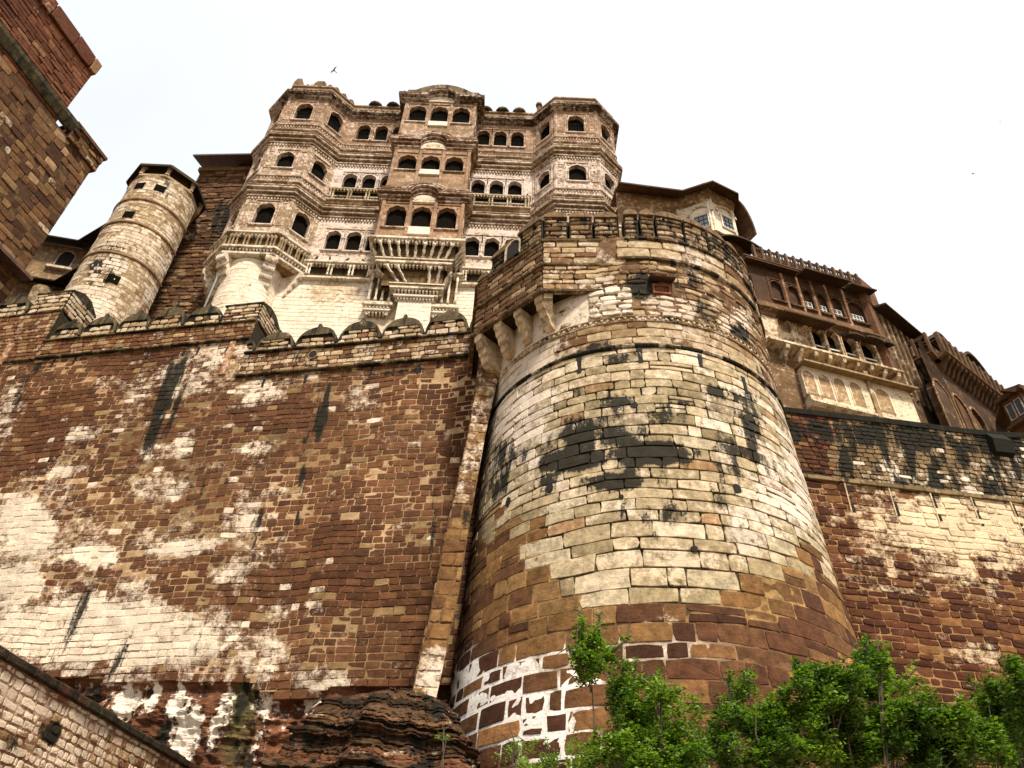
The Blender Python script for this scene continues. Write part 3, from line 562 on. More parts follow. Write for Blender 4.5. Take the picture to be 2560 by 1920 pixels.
# rubble and plaster above the band
UPW = [(1690, 775, 60, 38, 0, 1.0), (1600, 815, 120, 16, 0, 1.0), (1640, 752, 50, 14, 0, 0.6), (1825, 830, 46, 60, 40, 1.0), (1480, 800, 70, 60, 0, 1.0), (1480, 715, 60, 26, 0, 1.0), (1790, 760, 20, 20, 0, 0.8), (1750, 700, 40, 12, 30, 0.5), (1890, 930, 20, 50, -20, 0.8)]
def up_paint(px, u, v, rnd, ctr):
    n = len(px); w = blobs(px, UPW) + (hnoise(px[:, 0], px[:, 1], 30, 51) - 0.6) * 0.4; st = blobs(px, B_STAIN_GAPS) + (hnoise(px[:, 0], px[:, 1], 36, 52) - 0.6) * 0.5
    wc = np.tile((0.60, 0.49, 0.35), (n, 1))
    if rnd is None: return rgba(np.tile((0.15, 0.085, 0.055), (n, 1)), st + 0.12), rgba(wc, w)
    return rgba(pick(rnd[:, 0], [((0.26, 0.165, 0.105), 3), ((0.18, 0.105, 0.068), 2), ((0.42, 0.32, 0.21), 2.6)]) * (0.8 + 0.4 * rnd[:, 1])[:, None], st), rgba(wc, w + (rnd[:, 2] - 0.5) * 0.4)
def up_keep(u, v, hu=0, hv=0):
    p = proj(BD.P(u, v, 0.05)); return not (abs(p[0] - 1652) < 34 and 682 < p[1] < 745)
masonry(bastion, BD, -0.6, ub_, zb_band + 0.18, zb_led - 0.1, 0.27, 0.55, up_paint, M['rubble'], name='rubble_stone', gap=0.035, proud=0.065, jit=0.035, cham=0.025, uscale=6.3, limit=300, rough=0.6, rowvar=0.35, keep=up_keep)
masonry(bastion, BD, -0.2, ub_, zb_led + 0.06, zb_top - 0.08, 0.62, 1.05, up_paint_top if False else fr_paint, M['ashlar'], name='parapet_block', gap=0.03, proud=0.10, jit=0.03, cham=0.03, uscale=6.3, limit=60, rowvar=0.05)
ring('ledge_ring', zb_led, [(0.0, -0.09), (0.16, -0.06), (0.18, 0.04), (0.0, 0.08)], c=(0.16, 0.11, 0.07, 0.4), a=-0.14)
ring('string_ring', zb_top, [(0.0, -0.1), (0.19, -0.07), (0.20, 0.05), (0.0, 0.09)], c=(0.17, 0.11, 0.075, 0.4), a=-0.14)
# crenellated top: thick merlons divided by narrow slots
zmt = BD.px(1602, 528)[1]
slots = [-0.14] + [BD.px(x, y)[0] for x, y in ((1640, 590), (1711, 605), (1770, 625))]
slots += [slots[-1] + 0.185 * k for k in range(1, 5)]
slots.insert(1, (slots[0] + slots[1]) / 2)
def top_merlon(S, a, b, za, zb, parent, uscale, thick=0.8, peak=0.25):
    g = 0.10 / uscale; mb = MB((0.045, 0.035, 0.025, 0.6)); n = 5; V = []
    uu = [a + g / 2 + (b - a - g) * i / n for i in range(n + 1)]
    for d in (0.03, -thick):
        V += [S.P(x, za, d) for x in uu]; V += [S.P(x, zb - 0.35 + (peak if 0 < i < n else 0) * (1 - abs(2 * i / n - 1) * 0.6), d) for i, x in enumerate(uu)]
    m = n + 1; F = []
    for i in range(n):
        F += [(i, i + 1, m + i + 1, m + i), (2 * m + i + 1, 2 * m + i, 3 * m + i, 3 * m + i + 1), (m + i, m + i + 1, 3 * m + i + 1, 3 * m + i)]
    F += [(0, m, 3 * m, 2 * m), (n, 2 * m + n, 3 * m + n, m + n)]
    mb.add(V, F); o = mb.build('merlon', M['rubble'], parent)
    pt = stain_paint([((0.34, 0.25, 0.165), 3), ((0.25, 0.165, 0.105), 3), ((0.17, 0.1, 0.068), 2)], (0.55, 0.45, 0.32), 0.2, 0.38)
    masonry(o, S, a + g / 2, b - g / 2, za + 0.02, zb - 0.42, 0.30, 0.8, pt, M['rubble'], gap=0.06, proud=0.10, back=-0.02, jit=0.03, cham=0.03, uscale=uscale, limit=30)
    cp = MB((0.20, 0.13, 0.085, 0.3), (0.4, 0.3, 0.22, 0.2)); V = []
    for d0, d1 in ((0.17, 0), (-0.1, 1)):
        for i, x in enumerate(uu):
            V.append(S.P(x, zb - 0.42, d0))
        for i, x in enumerate(uu):
            V.append(S.P(x, zb - 0.22 + (peak if 0 < i < n else 0.0) * (1 - abs(2 * i / n - 1) * 0.6), d0 - (0.05 if d1 == 0 else 0)))
    F = []
    for i in range(n):
        F += [(i, i + 1, m + i + 1, m + i), (m + i, m + i + 1, 3 * m + i + 1, 3 * m + i), (2 * m + i, 2 * m + i + 1, i + 1, i)]
    F += [(0, m, 3 * m, 2 * m), (n, 2 * m + n, 3 * m + n, m + n)]
    cp.add(V, F); cp.build('coping', M['rubble'], o); return o
mb = MB((0.06, 0.045, 0.03, 0.5)); mb.sweep(arc(6.3, -0.14, 1.75, 40), [(-0.3, zb_top), (-0.3, zmt - 0.25), (-0.9, zmt - 0.25)]); mb.build('slot_dark_backing', M['rubble'], bastion)  # added dark wall behind the merlons, so the slots look black
for a, b in zip(slots[:-1], slots[1:]): top_merlon(BD, a, b, zb_top + 0.08, zmt, bastion, 6.3)
# ---- square turret corbelled out from the bastion's left shoulder
T1 = Plane(1.07, 21.6, 3.3, -0.18); T2 = Plane(-1.75, 24.42, 2.82, -2.82); T3 = Plane(-1.95, 27.3, 0.2, -2.9)
zt_b, zt_led, zt_str, zt_top = 24.7, 26.3, 27.86, zmt + 0.15
box_ = MB((0.08, 0.055, 0.036, 0.3))
pts = [(-1.95, 27.3), (-1.75, 24.42), (1.07, 21.6), (4.3, 21.42)]
box_.sweep(pts, [(-0.02, zt_b + 0.05), (-0.02, zt_str)], cap=False)
box_.add([(x, y, zt_b + 0.06) for x, y in pts] + [(4.3, 23, zt_b + 0.06), (1, 25, zt_b + 0.06)], [(5, 4, 3, 2, 1, 0)])
turret = box_.build('corner_turret', M['rubble'], bastion)
tp = stain_paint([((0.44, 0.34, 0.22), 3), ((0.33, 0.22, 0.14), 2), ((0.25, 0.14, 0.09), 1.5)], (0.60, 0.50, 0.35), 0.32, 0.05)
tp2 = stain_paint([((0.21, 0.13, 0.085), 3), ((0.16, 0.09, 0.058), 3), ((0.34, 0.25, 0.17), 1.8)], (0.56, 0.46, 0.33), 0.08, 0.12)
masonry(turret, T1, 0.0, T1.L, zt_b + 0.06, zt_led - 0.06, 0.3, 0.7, tp, M['rubble'], gap=0.03, proud=0.07, jit=0.025, cham=0.02, limit=60)
masonry(turret, T1, 0.0, T1.L, zt_led + 0.06, zt_str - 0.06, 0.36, 0.75, tp, M['rubble'], gap=0.03, proud=0.07, jit=0.025, cham=0.02, limit=60)
masonry(turret, T2, 0.0, T2.L, zt_b + 0.06, zt_led - 0.06, 0.28, 0.6, tp2, M['rubble'], gap=0.03, proud=0.06, jit=0.025, cham=0.02, limit=80)
uo, zo = T2.px(1288, 640)
masonry(turret, T2, 0.0, T2.L, zt_led + 0.06, zt_str - 0.06, 0.3, 0.6, tp2, M['rubble'], gap=0.03, proud=0.06, jit=0.025, cham=0.02, limit=80)
for nm, z in (('turret_ledge', zt_led), ('turret_string', zt_str), ('turret_base_course', zt_b)):
    mb = MB((0.17, 0.115, 0.075, 0.3), (0.5, 0.4, 0.28, 0.3)); mb.sweep(pts, [(-0.05, z - 0.1), (0.14, z - 0.07), (0.16, z + 0.03), (-0.05, z + 0.09)]); mb.build(nm, M['rubble'], bastion)
# arched opening in the turret's left face
mb = MB((0.42, 0.33, 0.22, 0.1), (0.6, 0.5, 0.36, 0.5)); k = 10
zo = zt_str + 0.75; outl = [(uo - 0.5, zt_str + 0.1)] + [(uo - 0.5 * math.cos(i / k * math.pi), zo + 0.1 + 0.5 * math.sin(i / k * math.pi)) for i in range(k + 1)] + [(uo + 0.5, zt_str + 0.1)]
inl = [(uo + (a - uo) * 0.78, zo + (b - zo) * 0.80) for a, b in outl]
V = [T2.P(a, b, 0.19) for a, b in outl] + [T2.P(a, b, 0.19) for a, b in inl] + [T2.P(a, b, 0.12) for a, b in inl]; n = len(outl)
mb.add(V, [(i, i + 1, n + i + 1, n + i) for i in range(n - 1)] + [(n + i, n + i + 1, 2 * n + i + 1, 2 * n + i) for i in range(n - 1)]); o = mb.build('turret_opening', M['rubble'], bastion)
mb = MB(); mb.add([T2.P(a, b, 0.155) for a, b in inl], [tuple(range(n))]); mb.build('opening_dark', M['dark'], o)  # flat black sheet painted as the dark of the opening
# merlons of the turret
def flat_merlons(S, L, k, za, zb, thick=0.7):
    for i in range(k): top_merlon(S, L * i / k, L * (i + 1) / k, za, zb, bastion, 1.0, thick)
mb = MB((0.06, 0.045, 0.03, 0.5)); mb.box(T1, 0.3, T1.L, zt_str, zt_top - 0.25, -1.1, -0.28); mb.box(T2, 0.6, T2.L - 0.3, zt_str, zt_top - 1.0, -1.1, -0.28); mb.build('slot_dark_backing', M['rubble'], bastion)  # added dark boxes, so the turret's slots look black
flat_merlons(T1, T1.L, 3, zt_str + 0.08, zt_top)
top_merlon(T2, T2.L * 0.62, T2.L, zt_str + 0.08, zt_top - 0.05, bastion, 1.0)
top_merlon(T2, T2.L * 0.2, T2.L * 0.62, zt_str + 0.08, zt_top - 0.45, bastion, 1.0)
top_merlon(T2, 0, T2.L * 0.2, zt_str - 0.6, zt_top - 1.4, bastion, 1.0)
# four stepped corbels that carry it
for u in (0.25, 1.42, 2.58, 3.75):
    mb = MB((0.50, 0.39, 0.26, 0.05), (0.64, 0.53, 0.38, 0.4)); w = 0.2
    prof = [(0.0, zt_b - 0.08), (0.0, zt_b - 0.38), (-0.10, zt_b - 0.44), (-0.16, zt_b - 0.7), (-0.28, zt_b - 0.76), (-0.34, zt_b - 1.02), (-0.46, zt_b - 1.08), (-0.52, zt_b - 1.34), (-0.75, zt_b - 1.5), (-2.6, zt_b - 1.6), (-2.6, zt_b - 0.08)]
    mb.extr(T2, u - w, u + w, prof); mb.build('corbel', M['carved'], bastion)
mb = MB((0.48, 0.37, 0.25, 0.05), (0.62, 0.5, 0.36, 0.4)); mb.extr(T1, 0.05, 0.42, [(0.0, zt_b - 0.08), (0.0, zt_b - 0.35), (-0.12, zt_b - 0.42), (-0.3, zt_b - 0.8), (-0.5, zt_b - 1.2), (-2.0, zt_b - 1.6), (-2.0, zt_b - 0.08)]); mb.build('corbel', M['carved'], bastion)
# pale plastered skin and white stones on the drum under the turret
mb = MB((0.5, 0.4, 0.28, 0.05), (0.63, 0.53, 0.39, 0.75)); mb.sweep(arc(6.3, -1.75, -0.36, 30), [(0.07, zb_band + 0.17), (0.07, zt_b + 0.2)], cap=False); mb.build('plaster_skin', M['ashlar'], bastion)
wp = stain_paint([((0.62, 0.54, 0.42), 3), ((0.5, 0.42, 0.3), 1.5)], (0.72, 0.64, 0.5), 0.5, -0.1)
masonry(bastion, BD, -0.40, -0.12, zb_band + 0.2, zt_b - 0.02, 0.31, 0.5, wp, M['rubble'], name='pale_stone', gap=0.06, proud=0.14, jit=0.03, cham=0.03, uscale=6.3, limit=40)
# battered rib between bastion and wall
rib_r = [(1250, 925), (1215, 1080), (1188, 1230), (1168, 1350), (1148, 1480), (1120, 1610), (1092, 1740)]
rib_l = [(1198, 925), (1172, 1080), (1140, 1230), (1112, 1350), (1088, 1480), (1058, 1610), (1030, 1740)]
def rib_pt(x, y):
    q = None; Y = 25.2
    for _ in range(8):
        r = ray(x, y); q = CAM + r * (Y / r[1]); Y = 25.3 - (26 - q[2]) * 0.075
    return q
RR = [rib_pt(*p) for p in rib_r]; RL_ = [rib_pt(*p) for p in rib_l]
RR.append(RR[-1] + (RR[-1] - RR[-2]) * 1.5); RL_.append(RL_[-1] + (RL_[-1] - RL_[-2]) * 1.5)
class Rib:
    def P(s, u, z, d=0):
        u, z, d = np.broadcast_arrays(np.asarray(u, float), np.asarray(z, float), np.asarray(d, float)); zz = [p[2] for p in RR][::-1]
        R_ = np.stack([np.interp(z, zz, [p[i] for p in RR][::-1]) for i in range(2)], -1); zl = [p[2] for p in RL_][::-1]
        L_ = np.stack([np.interp(z, zl, [p[i] for p in RL_][::-1]) for i in range(2)], -1)
        q = L_ + (R_ - L_) * u[..., None]; return np.stack([q[..., 0], q[..., 1] - d, z], -1)
class RibSide(Rib):
    def P(s, u, z, d=0):
        u, z, d = np.broadcast_arrays(np.asarray(u, float), np.asarray(z, float), np.asarray(d, float)); q = Rib.P(s, np.zeros_like(u), z, 0)
        q = q.copy(); q[..., 1] += (1 - u) * 2.6; q[..., 0] -= d + (1 - u) * 0.25; return q
def rib_paint(px, u, v, rnd, ctr):
    n = len(px); hi = np.clip((1310 - px[:, 1]) / 60, 0, 1); lo = np.clip((px[:, 1] - 1590) / 50, 0, 1)
    w = hi * 0.7 + lo * 0.75 - 0.25 + (hnoise(px[:, 0], px[:, 1], 40, 61) - 0.5) * 0.4; st = np.full(n, 0.08) + 0.35 * blobs(px, [(1165, 1300, 30, 40, 0, 1)])
    wc = np.tile((0.66, 0.55, 0.40), (n, 1))
    if rnd is None: return rgba(np.tile((0.2, 0.12, 0.07), (n, 1)), st), rgba(wc, w)
    return rgba(pick(rnd[:, 0], BROWN), st), rgba(wc, w + (rnd[:, 2] - 0.5) * 0.3)
zr0, zr1 = RR[-1][2] + 0.1, zt_b - 0.3
masonry(bastion, Rib(), 0, 1, zr0, zr1, 0.5, 0.7, rib_paint, M['ashlar'], name='rib_block', gap=0.03, proud=0.05, jit=0.02, cham=0.03, uscale=0.95, limit=60, rough=0.4)
masonry(bastion, RibSide(), 0, 1, zr0, zr1, 0.5, 1.3, tp2, M['ashlar'], name='rib_block', gap=0.03, proud=0.05, jit=0.02, cham=0.03, uscale=2.6, limit=60, rough=0.4)
core(bastion, Rib(), 0, 1, zr0, zr1, 0.25, 0.3, rib_paint, M['ashlar'], 0.02); core(bastion, RibSide(), 0, 1, zr0, zr1, 0.25, 0.3, rib_paint, M['ashlar'], 0.02)
# small grated window under a slab hood
ug, zg = BD.px(1653, 727); gw = MB((0.30, 0.13, 0.085, 0), (0.5, 0.3, 0.2, 0.2)); s = 1 / 6.3
class GP:
    def P(self, u, z, d=0): return BD.P(ug + np.asarray(u) * s, z, d)
GPi = GP()
for a, b, c, d in ((-0.36, -0.28, -0.26, 0.26), (0.28, 0.36, -0.26, 0.26), (-0.28, 0.28, 0.18, 0.26), (-0.28, 0.28, -0.26, -0.18)): gw.box(GPi, a, b, zg + c, zg + d, -0.05, 0.12)
gwin = gw.build('grated_window', M['carved'], bastion)
for i in range(4): mb = MB((0.34, 0.15, 0.1, 0)); u = -0.168 + 0.112 * i; mb.box(GPi, u - 0.018, u + 0.018, zg - 0.18, zg + 0.18, 0.03, 0.07); mb.build('bar', M['carved'], gwin)
for i in range(2): mb = MB((0.34, 0.15, 0.1, 0)); z = zg - 0.06 + 0.12 * i; mb.box(GPi, -0.28, 0.28, z - 0.018, z + 0.018, 0.035, 0.065); mb.build('bar', M['carved'], gwin)
mb = MB(); mb.box(GPi, -0.28, 0.28, zg - 0.18, zg + 0.18, 0.0, 0.02); mb.build('window_back', M['white'], gwin)
mb = MB((0.10, 0.06, 0.04, 0.3)); mb.extr(GPi, -0.5, 0.5, [(0.0, zg + 0.62), (0.0, zg + 0.5), (0.42, zg + 0.36), (0.46, zg + 0.42)]); mb.build('window_hood', M['rubble'], gwin)

# ================================================================== 3. right rampart
WR = Plane(11.2, 28.2, math.cos(math.radians(6.8)), math.sin(math.radians(6.8)))
wall_r = empty('rampart_wall', (20, 29.5, 5), 'rampart wall right of the bastion, mossy black parapet over yellow and red stone courses', 'wall')
zr_s = 0.5 * (WR.px(2020, 1192)[1] + WR.px(2500, 1256)[1])
WR_WASH = [(2400, 1330, 330, 170, 6, 0.4), (2420, 1310, 210, 90, 6, 1.0), (2250, 1290, 60, 60, 0, 0.6), (2350, 1210, 160, 40, 6, 0.6), (2560, 1380, 120, 60, 0, 0.75), (2440, 1640, 90, 40, 0, 0.45), (2420, 1420, 40, 60, 0, 0.5), (2300, 1360, 40, 40, 0, 0.4), (2250, 1170, 60, 50, 0, 0.5), (2560, 1180, 120, 50, 0, 0.45), (2200, 1310, 24, 60, 10, 0.45)]
WR_STAIN = [(2200, 1090, 300, 32, 4, 0.8), (2460, 1110, 160, 30, 6, 0.75), (2120, 1140, 26, 60, 10, 0.75), (2210, 1130, 22, 60, 10, 0.7), (2270, 1170, 20, 70, 10, 0.7), (2340, 1190, 24, 70, 10, 0.75), (2400, 1180, 26, 70, 10, 0.72), (2480, 1190, 26, 70, 8, 0.72), (2530, 1200, 30, 60, 8, 0.6), (2340, 1255, 10, 30, 0, 0.5), (2040, 1250, 30, 16, 0, 0.3), (2080, 1465, 60, 10, 6, 0.7), (2050, 1390, 60, 8, 0, 0.5)]
def wr_paint(px, u, v, rnd, ctr):
    n = len(px); w = blobs(ctr, WR_WASH) * 0.4 + blobs(px, WR_WASH) * 0.5 + (hnoise(px[:, 0], px[:, 1], 70, 71) - 0.6) * 0.35
    run = hnoise(u, v * 0.08, 0.5, 74) * 0.6 + hnoise(u, v * 0.12, 0.22, 75) * 0.4; st = blobs(px, WR_STAIN) * 0.9 + (hnoise(px[:, 0], px[:, 1], 46, 72) - 0.68) * 0.35 + np.clip(run - 0.6, 0, 1) * 0.8 + np.where(v > zr_s, 0.12 + (run - 0.5) * 0.7, 0); w = w + (run - 0.5) * 0.5
    y = np.interp(px[:, 0], [1960, 2560], [1185, 1262]); wc = np.where((px[:, 1] > y)[:, None], np.array([0.70, 0.55, 0.34]), np.array([0.64, 0.54, 0.40]))
    if rnd is None: return rgba(np.where((px[:, 1] > y)[:, None], np.array([0.34, 0.21, 0.12]), np.array([0.06, 0.05, 0.035])), st), rgba(wc, w - 0.05)
    c = pick(rnd[:, 0], [((0.120, 0.048, 0.029), 4), ((0.085, 0.034, 0.023), 3), ((0.16, 0.072, 0.042), 3), ((0.22, 0.115, 0.062), 1.3)]) * (0.86 + 0.28 * rnd[:, 1])[:, None] * (0.75 + 0.5 * hnoise(ctr[:, 0], ctr[:, 1], 130, 77))[:, None]
    tp_ = (px[:, 1] < y) & (ctr[:, 0] > 2080); c = np.where(tp_[:, None], c * 0.45 + np.array([0.20, 0.155, 0.105]) * (0.7 + 0.5 * rnd[:, 1])[:, None], c)
    w = w + (rnd[:, 2] - 0.5) * 0.4 + np.where((px[:, 1] < y) & (rnd[:, 3] > 0.97), 0.6, 0)
    return rgba(c, st - np.where((rnd[:, 3] > 0.95), 0.6, 0)), rgba(wc * (0.85 + 0.25 * rnd[:, 1])[:, None], w)
WR_T = [(1900, 1014), (1962, 1020), (2020, 1026), (2100, 1036), (2250, 1052), (2400, 1072), (2500, 1082), (2560, 1084), (2800, 1105)]
ztop_r = lambda u: float(np.interp(u, [WR.px(*p)[0] for p in WR_T], [WR.px(*p)[1] for p in WR_T]))
SL = [(2117, 1220), (2227, 1230), (2332, 1248), (2432, 1255), (2535, 1275)]
def wr_keep(u, v, hu=0, hv=0):
    if v + hv * 0.7 > ztop_r(u) - 0.25: return False
    p = proj(WR.P(u, v, 0))
    if abs(p[0] - 2385) < 12 and abs(p[1] - 1310) < 16: return False
    return True
masonry(wall_r, WR, -3, 22, 4, zr_s - 0.05, 0.31, 0.62, wr_paint, M['walling'], gap=0.026, proud=0.05, jit=0.02, cham=0.018, keep=wr_keep, rough=0.55, rowvar=0.25, margin=900)
masonry(wall_r, WR, -3, 22, zr_s + 0.14, zr_s + 5, 0.24, 0.42, wr_paint, M['rubble'], name='parapet_stone', gap=0.03, proud=0.034, jit=0.018, cham=0.012, keep=wr_keep, rough=0.6, limit=200, margin=900)
core(wall_r, WR, -3, 22, 2, zr_s + 5.2, 0.2, 0.18, wr_paint, M['rubble'], lambda px, u, v: np.where(v > zr_s, 0.0, 0.02), keep=lambda u, v: v < ztop_r(u) - 0.12)
string(wall_r, WR, -3, 22, zr_s + 0.04, 0.16, 0.22, c=(0.26, 0.19, 0.125, 0.15))
us = np.linspace(-3, 22, 26)
for a, b in zip(us[:-1], us[1:]):
    mb = MB((0.05, 0.045, 0.03, 0.75), (0.45, 0.38, 0.27, 0.1)); za, zb = ztop_r(a), ztop_r(b); V = []
    for u, z in ((a + 0.01, za), (b - 0.01, zb)): V += [WR.P(u, z - 0.32, 0.10), WR.P(u, z - 0.04, 0.13), WR.P(u, z + 0.02, 0.0), WR.P(u, z - 0.05, -1.2), WR.P(u, z - 0.32, -1.2)]
    mb.add(V, [(i, (i + 1) % 5, 5 + (i + 1) % 5, 5 + i) for i in range(5)] + [(4, 3, 2, 1, 0), (5, 6, 7, 8, 9)]); mb.build('coping_slab', M['rubble'], wall_r)
for i, (x, y) in enumerate(SL):                               # tall drain slots: splayed grooves with pale edges
    u, z = WR.px(x, y); mb = MB((0.55, 0.42, 0.25, 0), (0.6, 0.5, 0.33, 0.4)); L = 1.25
    mb.extr(WR, u - 0.15, u - 0.09, [(0.0, z - L), (0.06, z - L), (0.13, z + 0.35), (0.0, z + 0.35)]); g = mb.build('drain_groove', M['rubble'], wall_r)
    mb = MB(); mb.extr(WR, u - 0.09, u + 0.06, [(-0.02, z - L), (0.058, z - L), (0.062, z + 0.35), (-0.02, z + 0.35)]); mb.build('groove_dark', M['dark'], g)  # near-black strip painted as the dark inside the groove
u, z = WR.px(2490, 1105); mb = MB((0.05, 0.05, 0.03, 0.8)); mb.extr(WR, u - 0.5, u + 0.5, [(0.0, z - 0.9), (0.3, z - 0.8), (0.42, z - 0.1), (0.1, z + 0.42), (-0.8, z + 0.45), (-0.8, z - 0.9)]); mb.build('mossy_shoulder', M['rubble'], wall_r)

# ================================================================== 4. gate tower on the far left
az = math.radians(17); G = Plane(-33.4 - 30 * math.sin(az), 36 - 30 * math.cos(az), math.sin(az), math.cos(az))   # u = 30 at its far corner
gate = empty('gate_tower', (-38, 34, 20), 'tall square red stone gate tower cut off by the left edge of the picture', 'tower')
GP_ = [((0.18, 0.10, 0.06), 3), ((0.145, 0.077, 0.046), 3), ((0.23, 0.14, 0.085), 2), ((0.10, 0.05, 0.033), 2), ((0.31, 0.21, 0.135), 0.7)]
def g_paint(px, u, v, rnd, ctr):
    n = len(px); st = blobs(px, [(40, 130, 16, 60, -35, 0.7), (110, 230, 20, 40, -35, 0.6), (130, 270, 30, 20, 40, 0.65)]) + (hnoise(px[:, 0], px[:, 1], 40, 81) - 0.8) * 0.4
    w = (hnoise(px[:, 0], px[:, 1], 30, 82) - 0.55) * 0.5; wc = np.tile((0.52, 0.40, 0.27), (n, 1))
    if rnd is None: return rgba(np.tile((0.11, 0.07, 0.045), (n, 1)), st + 0.1), rgba(wc, w * 0 - 0.3)
    return rgba(pick(rnd[:, 0], GP_) * (0.85 + 0.4 * rnd[:, 1])[:, None], st), rgba(wc, w + np.where(rnd[:, 3] > 0.95, 0.5, -0.02))
def gz(x, y): return G.px(x, y)
ue = 30.0
sil = [gz(54, 705), gz(141, 553), gz(187, 467), gz(222, 418)]
z_par = gz(239, 374)[1]; u_hi, z_hi0 = gz(168, 269); _, z_hi1 = gz(236, 146); u_st, z_st = gz(184, 315)
masonry(gate, G, ue - 24, ue, 30, gz(222, 418)[1], 0.6, 0.95, g_paint, M['rubble'], gap=0.034, proud=0.07, jit=0.03, cham=0.018, rough=0.7)
core(gate, G, ue - 24, ue, 25, gz(222, 418)[1] + 0.2, 0.5, 0.5, g_paint, M['rubble'], 0.03)
# its parapet (slightly proud), step, then the taller block further along
mb = MB((0.12, 0.06, 0.04, 0.2)); zp0 = gz(222, 418)[1]
mb.box(G, u_st, ue + 0.25, zp0, z_par, -1.4, 0.2); p_ = mb.build('parapet', M['rubble'], gate); masonry(p_, G, u_st, ue + 0.25, zp0, z_par - 0.3, 0.5, 0.8, g_paint, M['rubble'], gap=0.04, proud=0.30, back=0.15, jit=0.03, cham=0.03, limit=40)
mb = MB((0.16, 0.085, 0.055, 0.2)); mb.box(G, u_st - 0.1, ue + 0.4, z_par - 0.3, z_par, -1.6, 0.42); mb.build('coping', M['rubble'], gate)
uh = u_hi; mb = MB((0.12, 0.05, 0.03, 0)); mb.box(G, uh - 22, uh, zp0, z_hi1, -8, 0.0); hb = mb.build('upper_block', M['rubble'], gate)
def gh_paint(px, u, v, rnd, ctr):
    n = len(px); w = (hnoise(px[:, 0], px[:, 1], 26, 85) - 0.75) * 0.6; wc = np.tile((0.5, 0.34, 0.22), (n, 1))
    if rnd is None: return rgba(np.tile((0.1, 0.045, 0.028), (n, 1)), np.zeros(n)), rgba(wc, w)
    return rgba(pick(rnd[:, 0], [((0.175, 0.072, 0.042), 4), ((0.13, 0.05, 0.03), 3), ((0.22, 0.10, 0.06), 2), ((0.3, 0.18, 0.11), 0.5)]) * (0.8 + 0.4 * rnd[:, 1])[:, None], np.zeros(n) - 0.1), rgba(wc, w + np.where(rnd[:, 3] > 0.96, 0.5, 0))
zc_ = z_hi1 - 1.6
masonry(hb, G, uh - 22, uh, zp0, zc_ - 0.05, 0.42, 0.95, gh_paint, M['rubble'], gap=0.035, proud=0.06, jit=0.025, cham=0.02, rough=0.7, limit=220)
masonry(hb, G, uh - 22, uh + 0.15, zc_, z_hi1, 1.6, 2.4, gh_paint, M['rubble'], name='coping_block', gap=0.06, proud=0.28, back=-0.1, jit=0.03, cham=0.05, rough=0.2, limit=40, rowvar=0.01)
mb = MB((0.10, 0.08, 0.052, 0.45), (0.3, 0.2, 0.13, 0.2)); mb.extr(G, uh - 22, u_st + 0.3, [(0.0, z_hi0 - 1.7), (0.2, z_hi0 - 1.6), (0.42, z_hi0 - 0.9), (0.42, z_hi0 - 0.5), (0.0, z_hi0 - 0.1)])
mb.build('mossy_ledge', M['rubble'], gate)
# its far side
mb = MB((0.15, 0.075, 0.045, 0.1)); GS = Plane(*(G.P(ue, 0, 0)[:2]), -math.cos(az), math.sin(az)); mb.box(G, ue - 24, ue - 0.02, 25, zp0, -12, -0.05); mb.build('tower_body', M['rubble'], gate)
# dark slab eave low on the tower
a = G.px(-40, 650); b_ = G.px(52, 700); mb = MB((0.05, 0.035, 0.025, 0.3)); mb.extr(G, a[0] - 3, b_[0], [(0.0, b_[1] + 0.4), (1.1, b_[1] - 0.1), (1.1, b_[1] - 0.35), (0.0, b_[1] - 0.1)]); mb.build('slab_eave', M['red_slab'], gate)

# ================================================================== 5. round tower and the red wall behind it
RC = (-30.45, 41.2); rtow = empty('round_tower', (-29.6, 41.2, 30), 'slim pale round tower with an octagonal eaved cap, left of the palace', 'tower')
RD = Drum(*RC, lambda z: np.interp(z, [30, 40, 60], [3.25, 2.95, 2.68]), -math.pi / 2)
def rt_paint(px, u, v, rnd, ctr):
    n = len(px); st = blobs(px, [(262, 655, 42, 60, 20, 0.42), (415, 480, 20, 30, 0, 0.4), (240, 720, 40, 20, 0, 0.25)]) + (hnoise(px[:, 0], px[:, 1], 34, 91) - 0.7) * 0.35; w = 0.56 + (hnoise(px[:, 0], px[:, 1], 40, 92) - 0.5) * 0.5 + 0.3 * blobs(px, [(220, 760, 80, 60, 0, 1)])
    wc = np.tile((0.66, 0.54, 0.39), (n, 1))
    if rnd is None: return rgba(np.tile((0.34, 0.25, 0.17), (n, 1)), st + 0.42 * blobs(px, [(265, 660, 60, 80, 20, 1)])), rgba(wc, w - 0.3 - 0.5 * blobs(px, [(265, 660, 60, 80, 20, 1)]))
    return rgba(pick(rnd[:, 0], [((0.40, 0.29, 0.19), 3), ((0.32, 0.2, 0.13), 2), ((0.5, 0.4, 0.27), 2)]) * (0.85 + 0.3 * rnd[:, 1])[:, None], st), rgba(wc * (0.85 + 0.25 * rnd[:, 1])[:, None], w + (rnd[:, 2] - 0.5) * 0.4)
zr_rings = [RD.px(290, 640)[1] + 0.3, RD.px(325, 555)[1], RD.px(365, 500)[1]]
z_rt_top = RD.px(400, 445)[1]
masonry(rtow, RD, -1.7, 1.7, 36, z_rt_top, 0.40, 0.6, rt_paint, M['rubble'], gap=0.028, proud=0.03, jit=0.016, cham=0.012, uscale=2.85, rough=0.5)
core(rtow, RD, -1.7, 1.7, 34, z_rt_top + 0.3, 0.08, 0.4, rt_paint, M['rubble'], 0.02)
for z in zr_rings: mb = MB((0.30, 0.2, 0.13, 0.2)); mb.sweep(arc(float(RD.r(z)), -1.7, 1.7, 30, RC), [(0.0, z - 0.14), (0.13, z - 0.08), (0.13, z + 0.08), (0.0, z + 0.14)]); mb.build('ring_moulding', M['carved'], rtow)
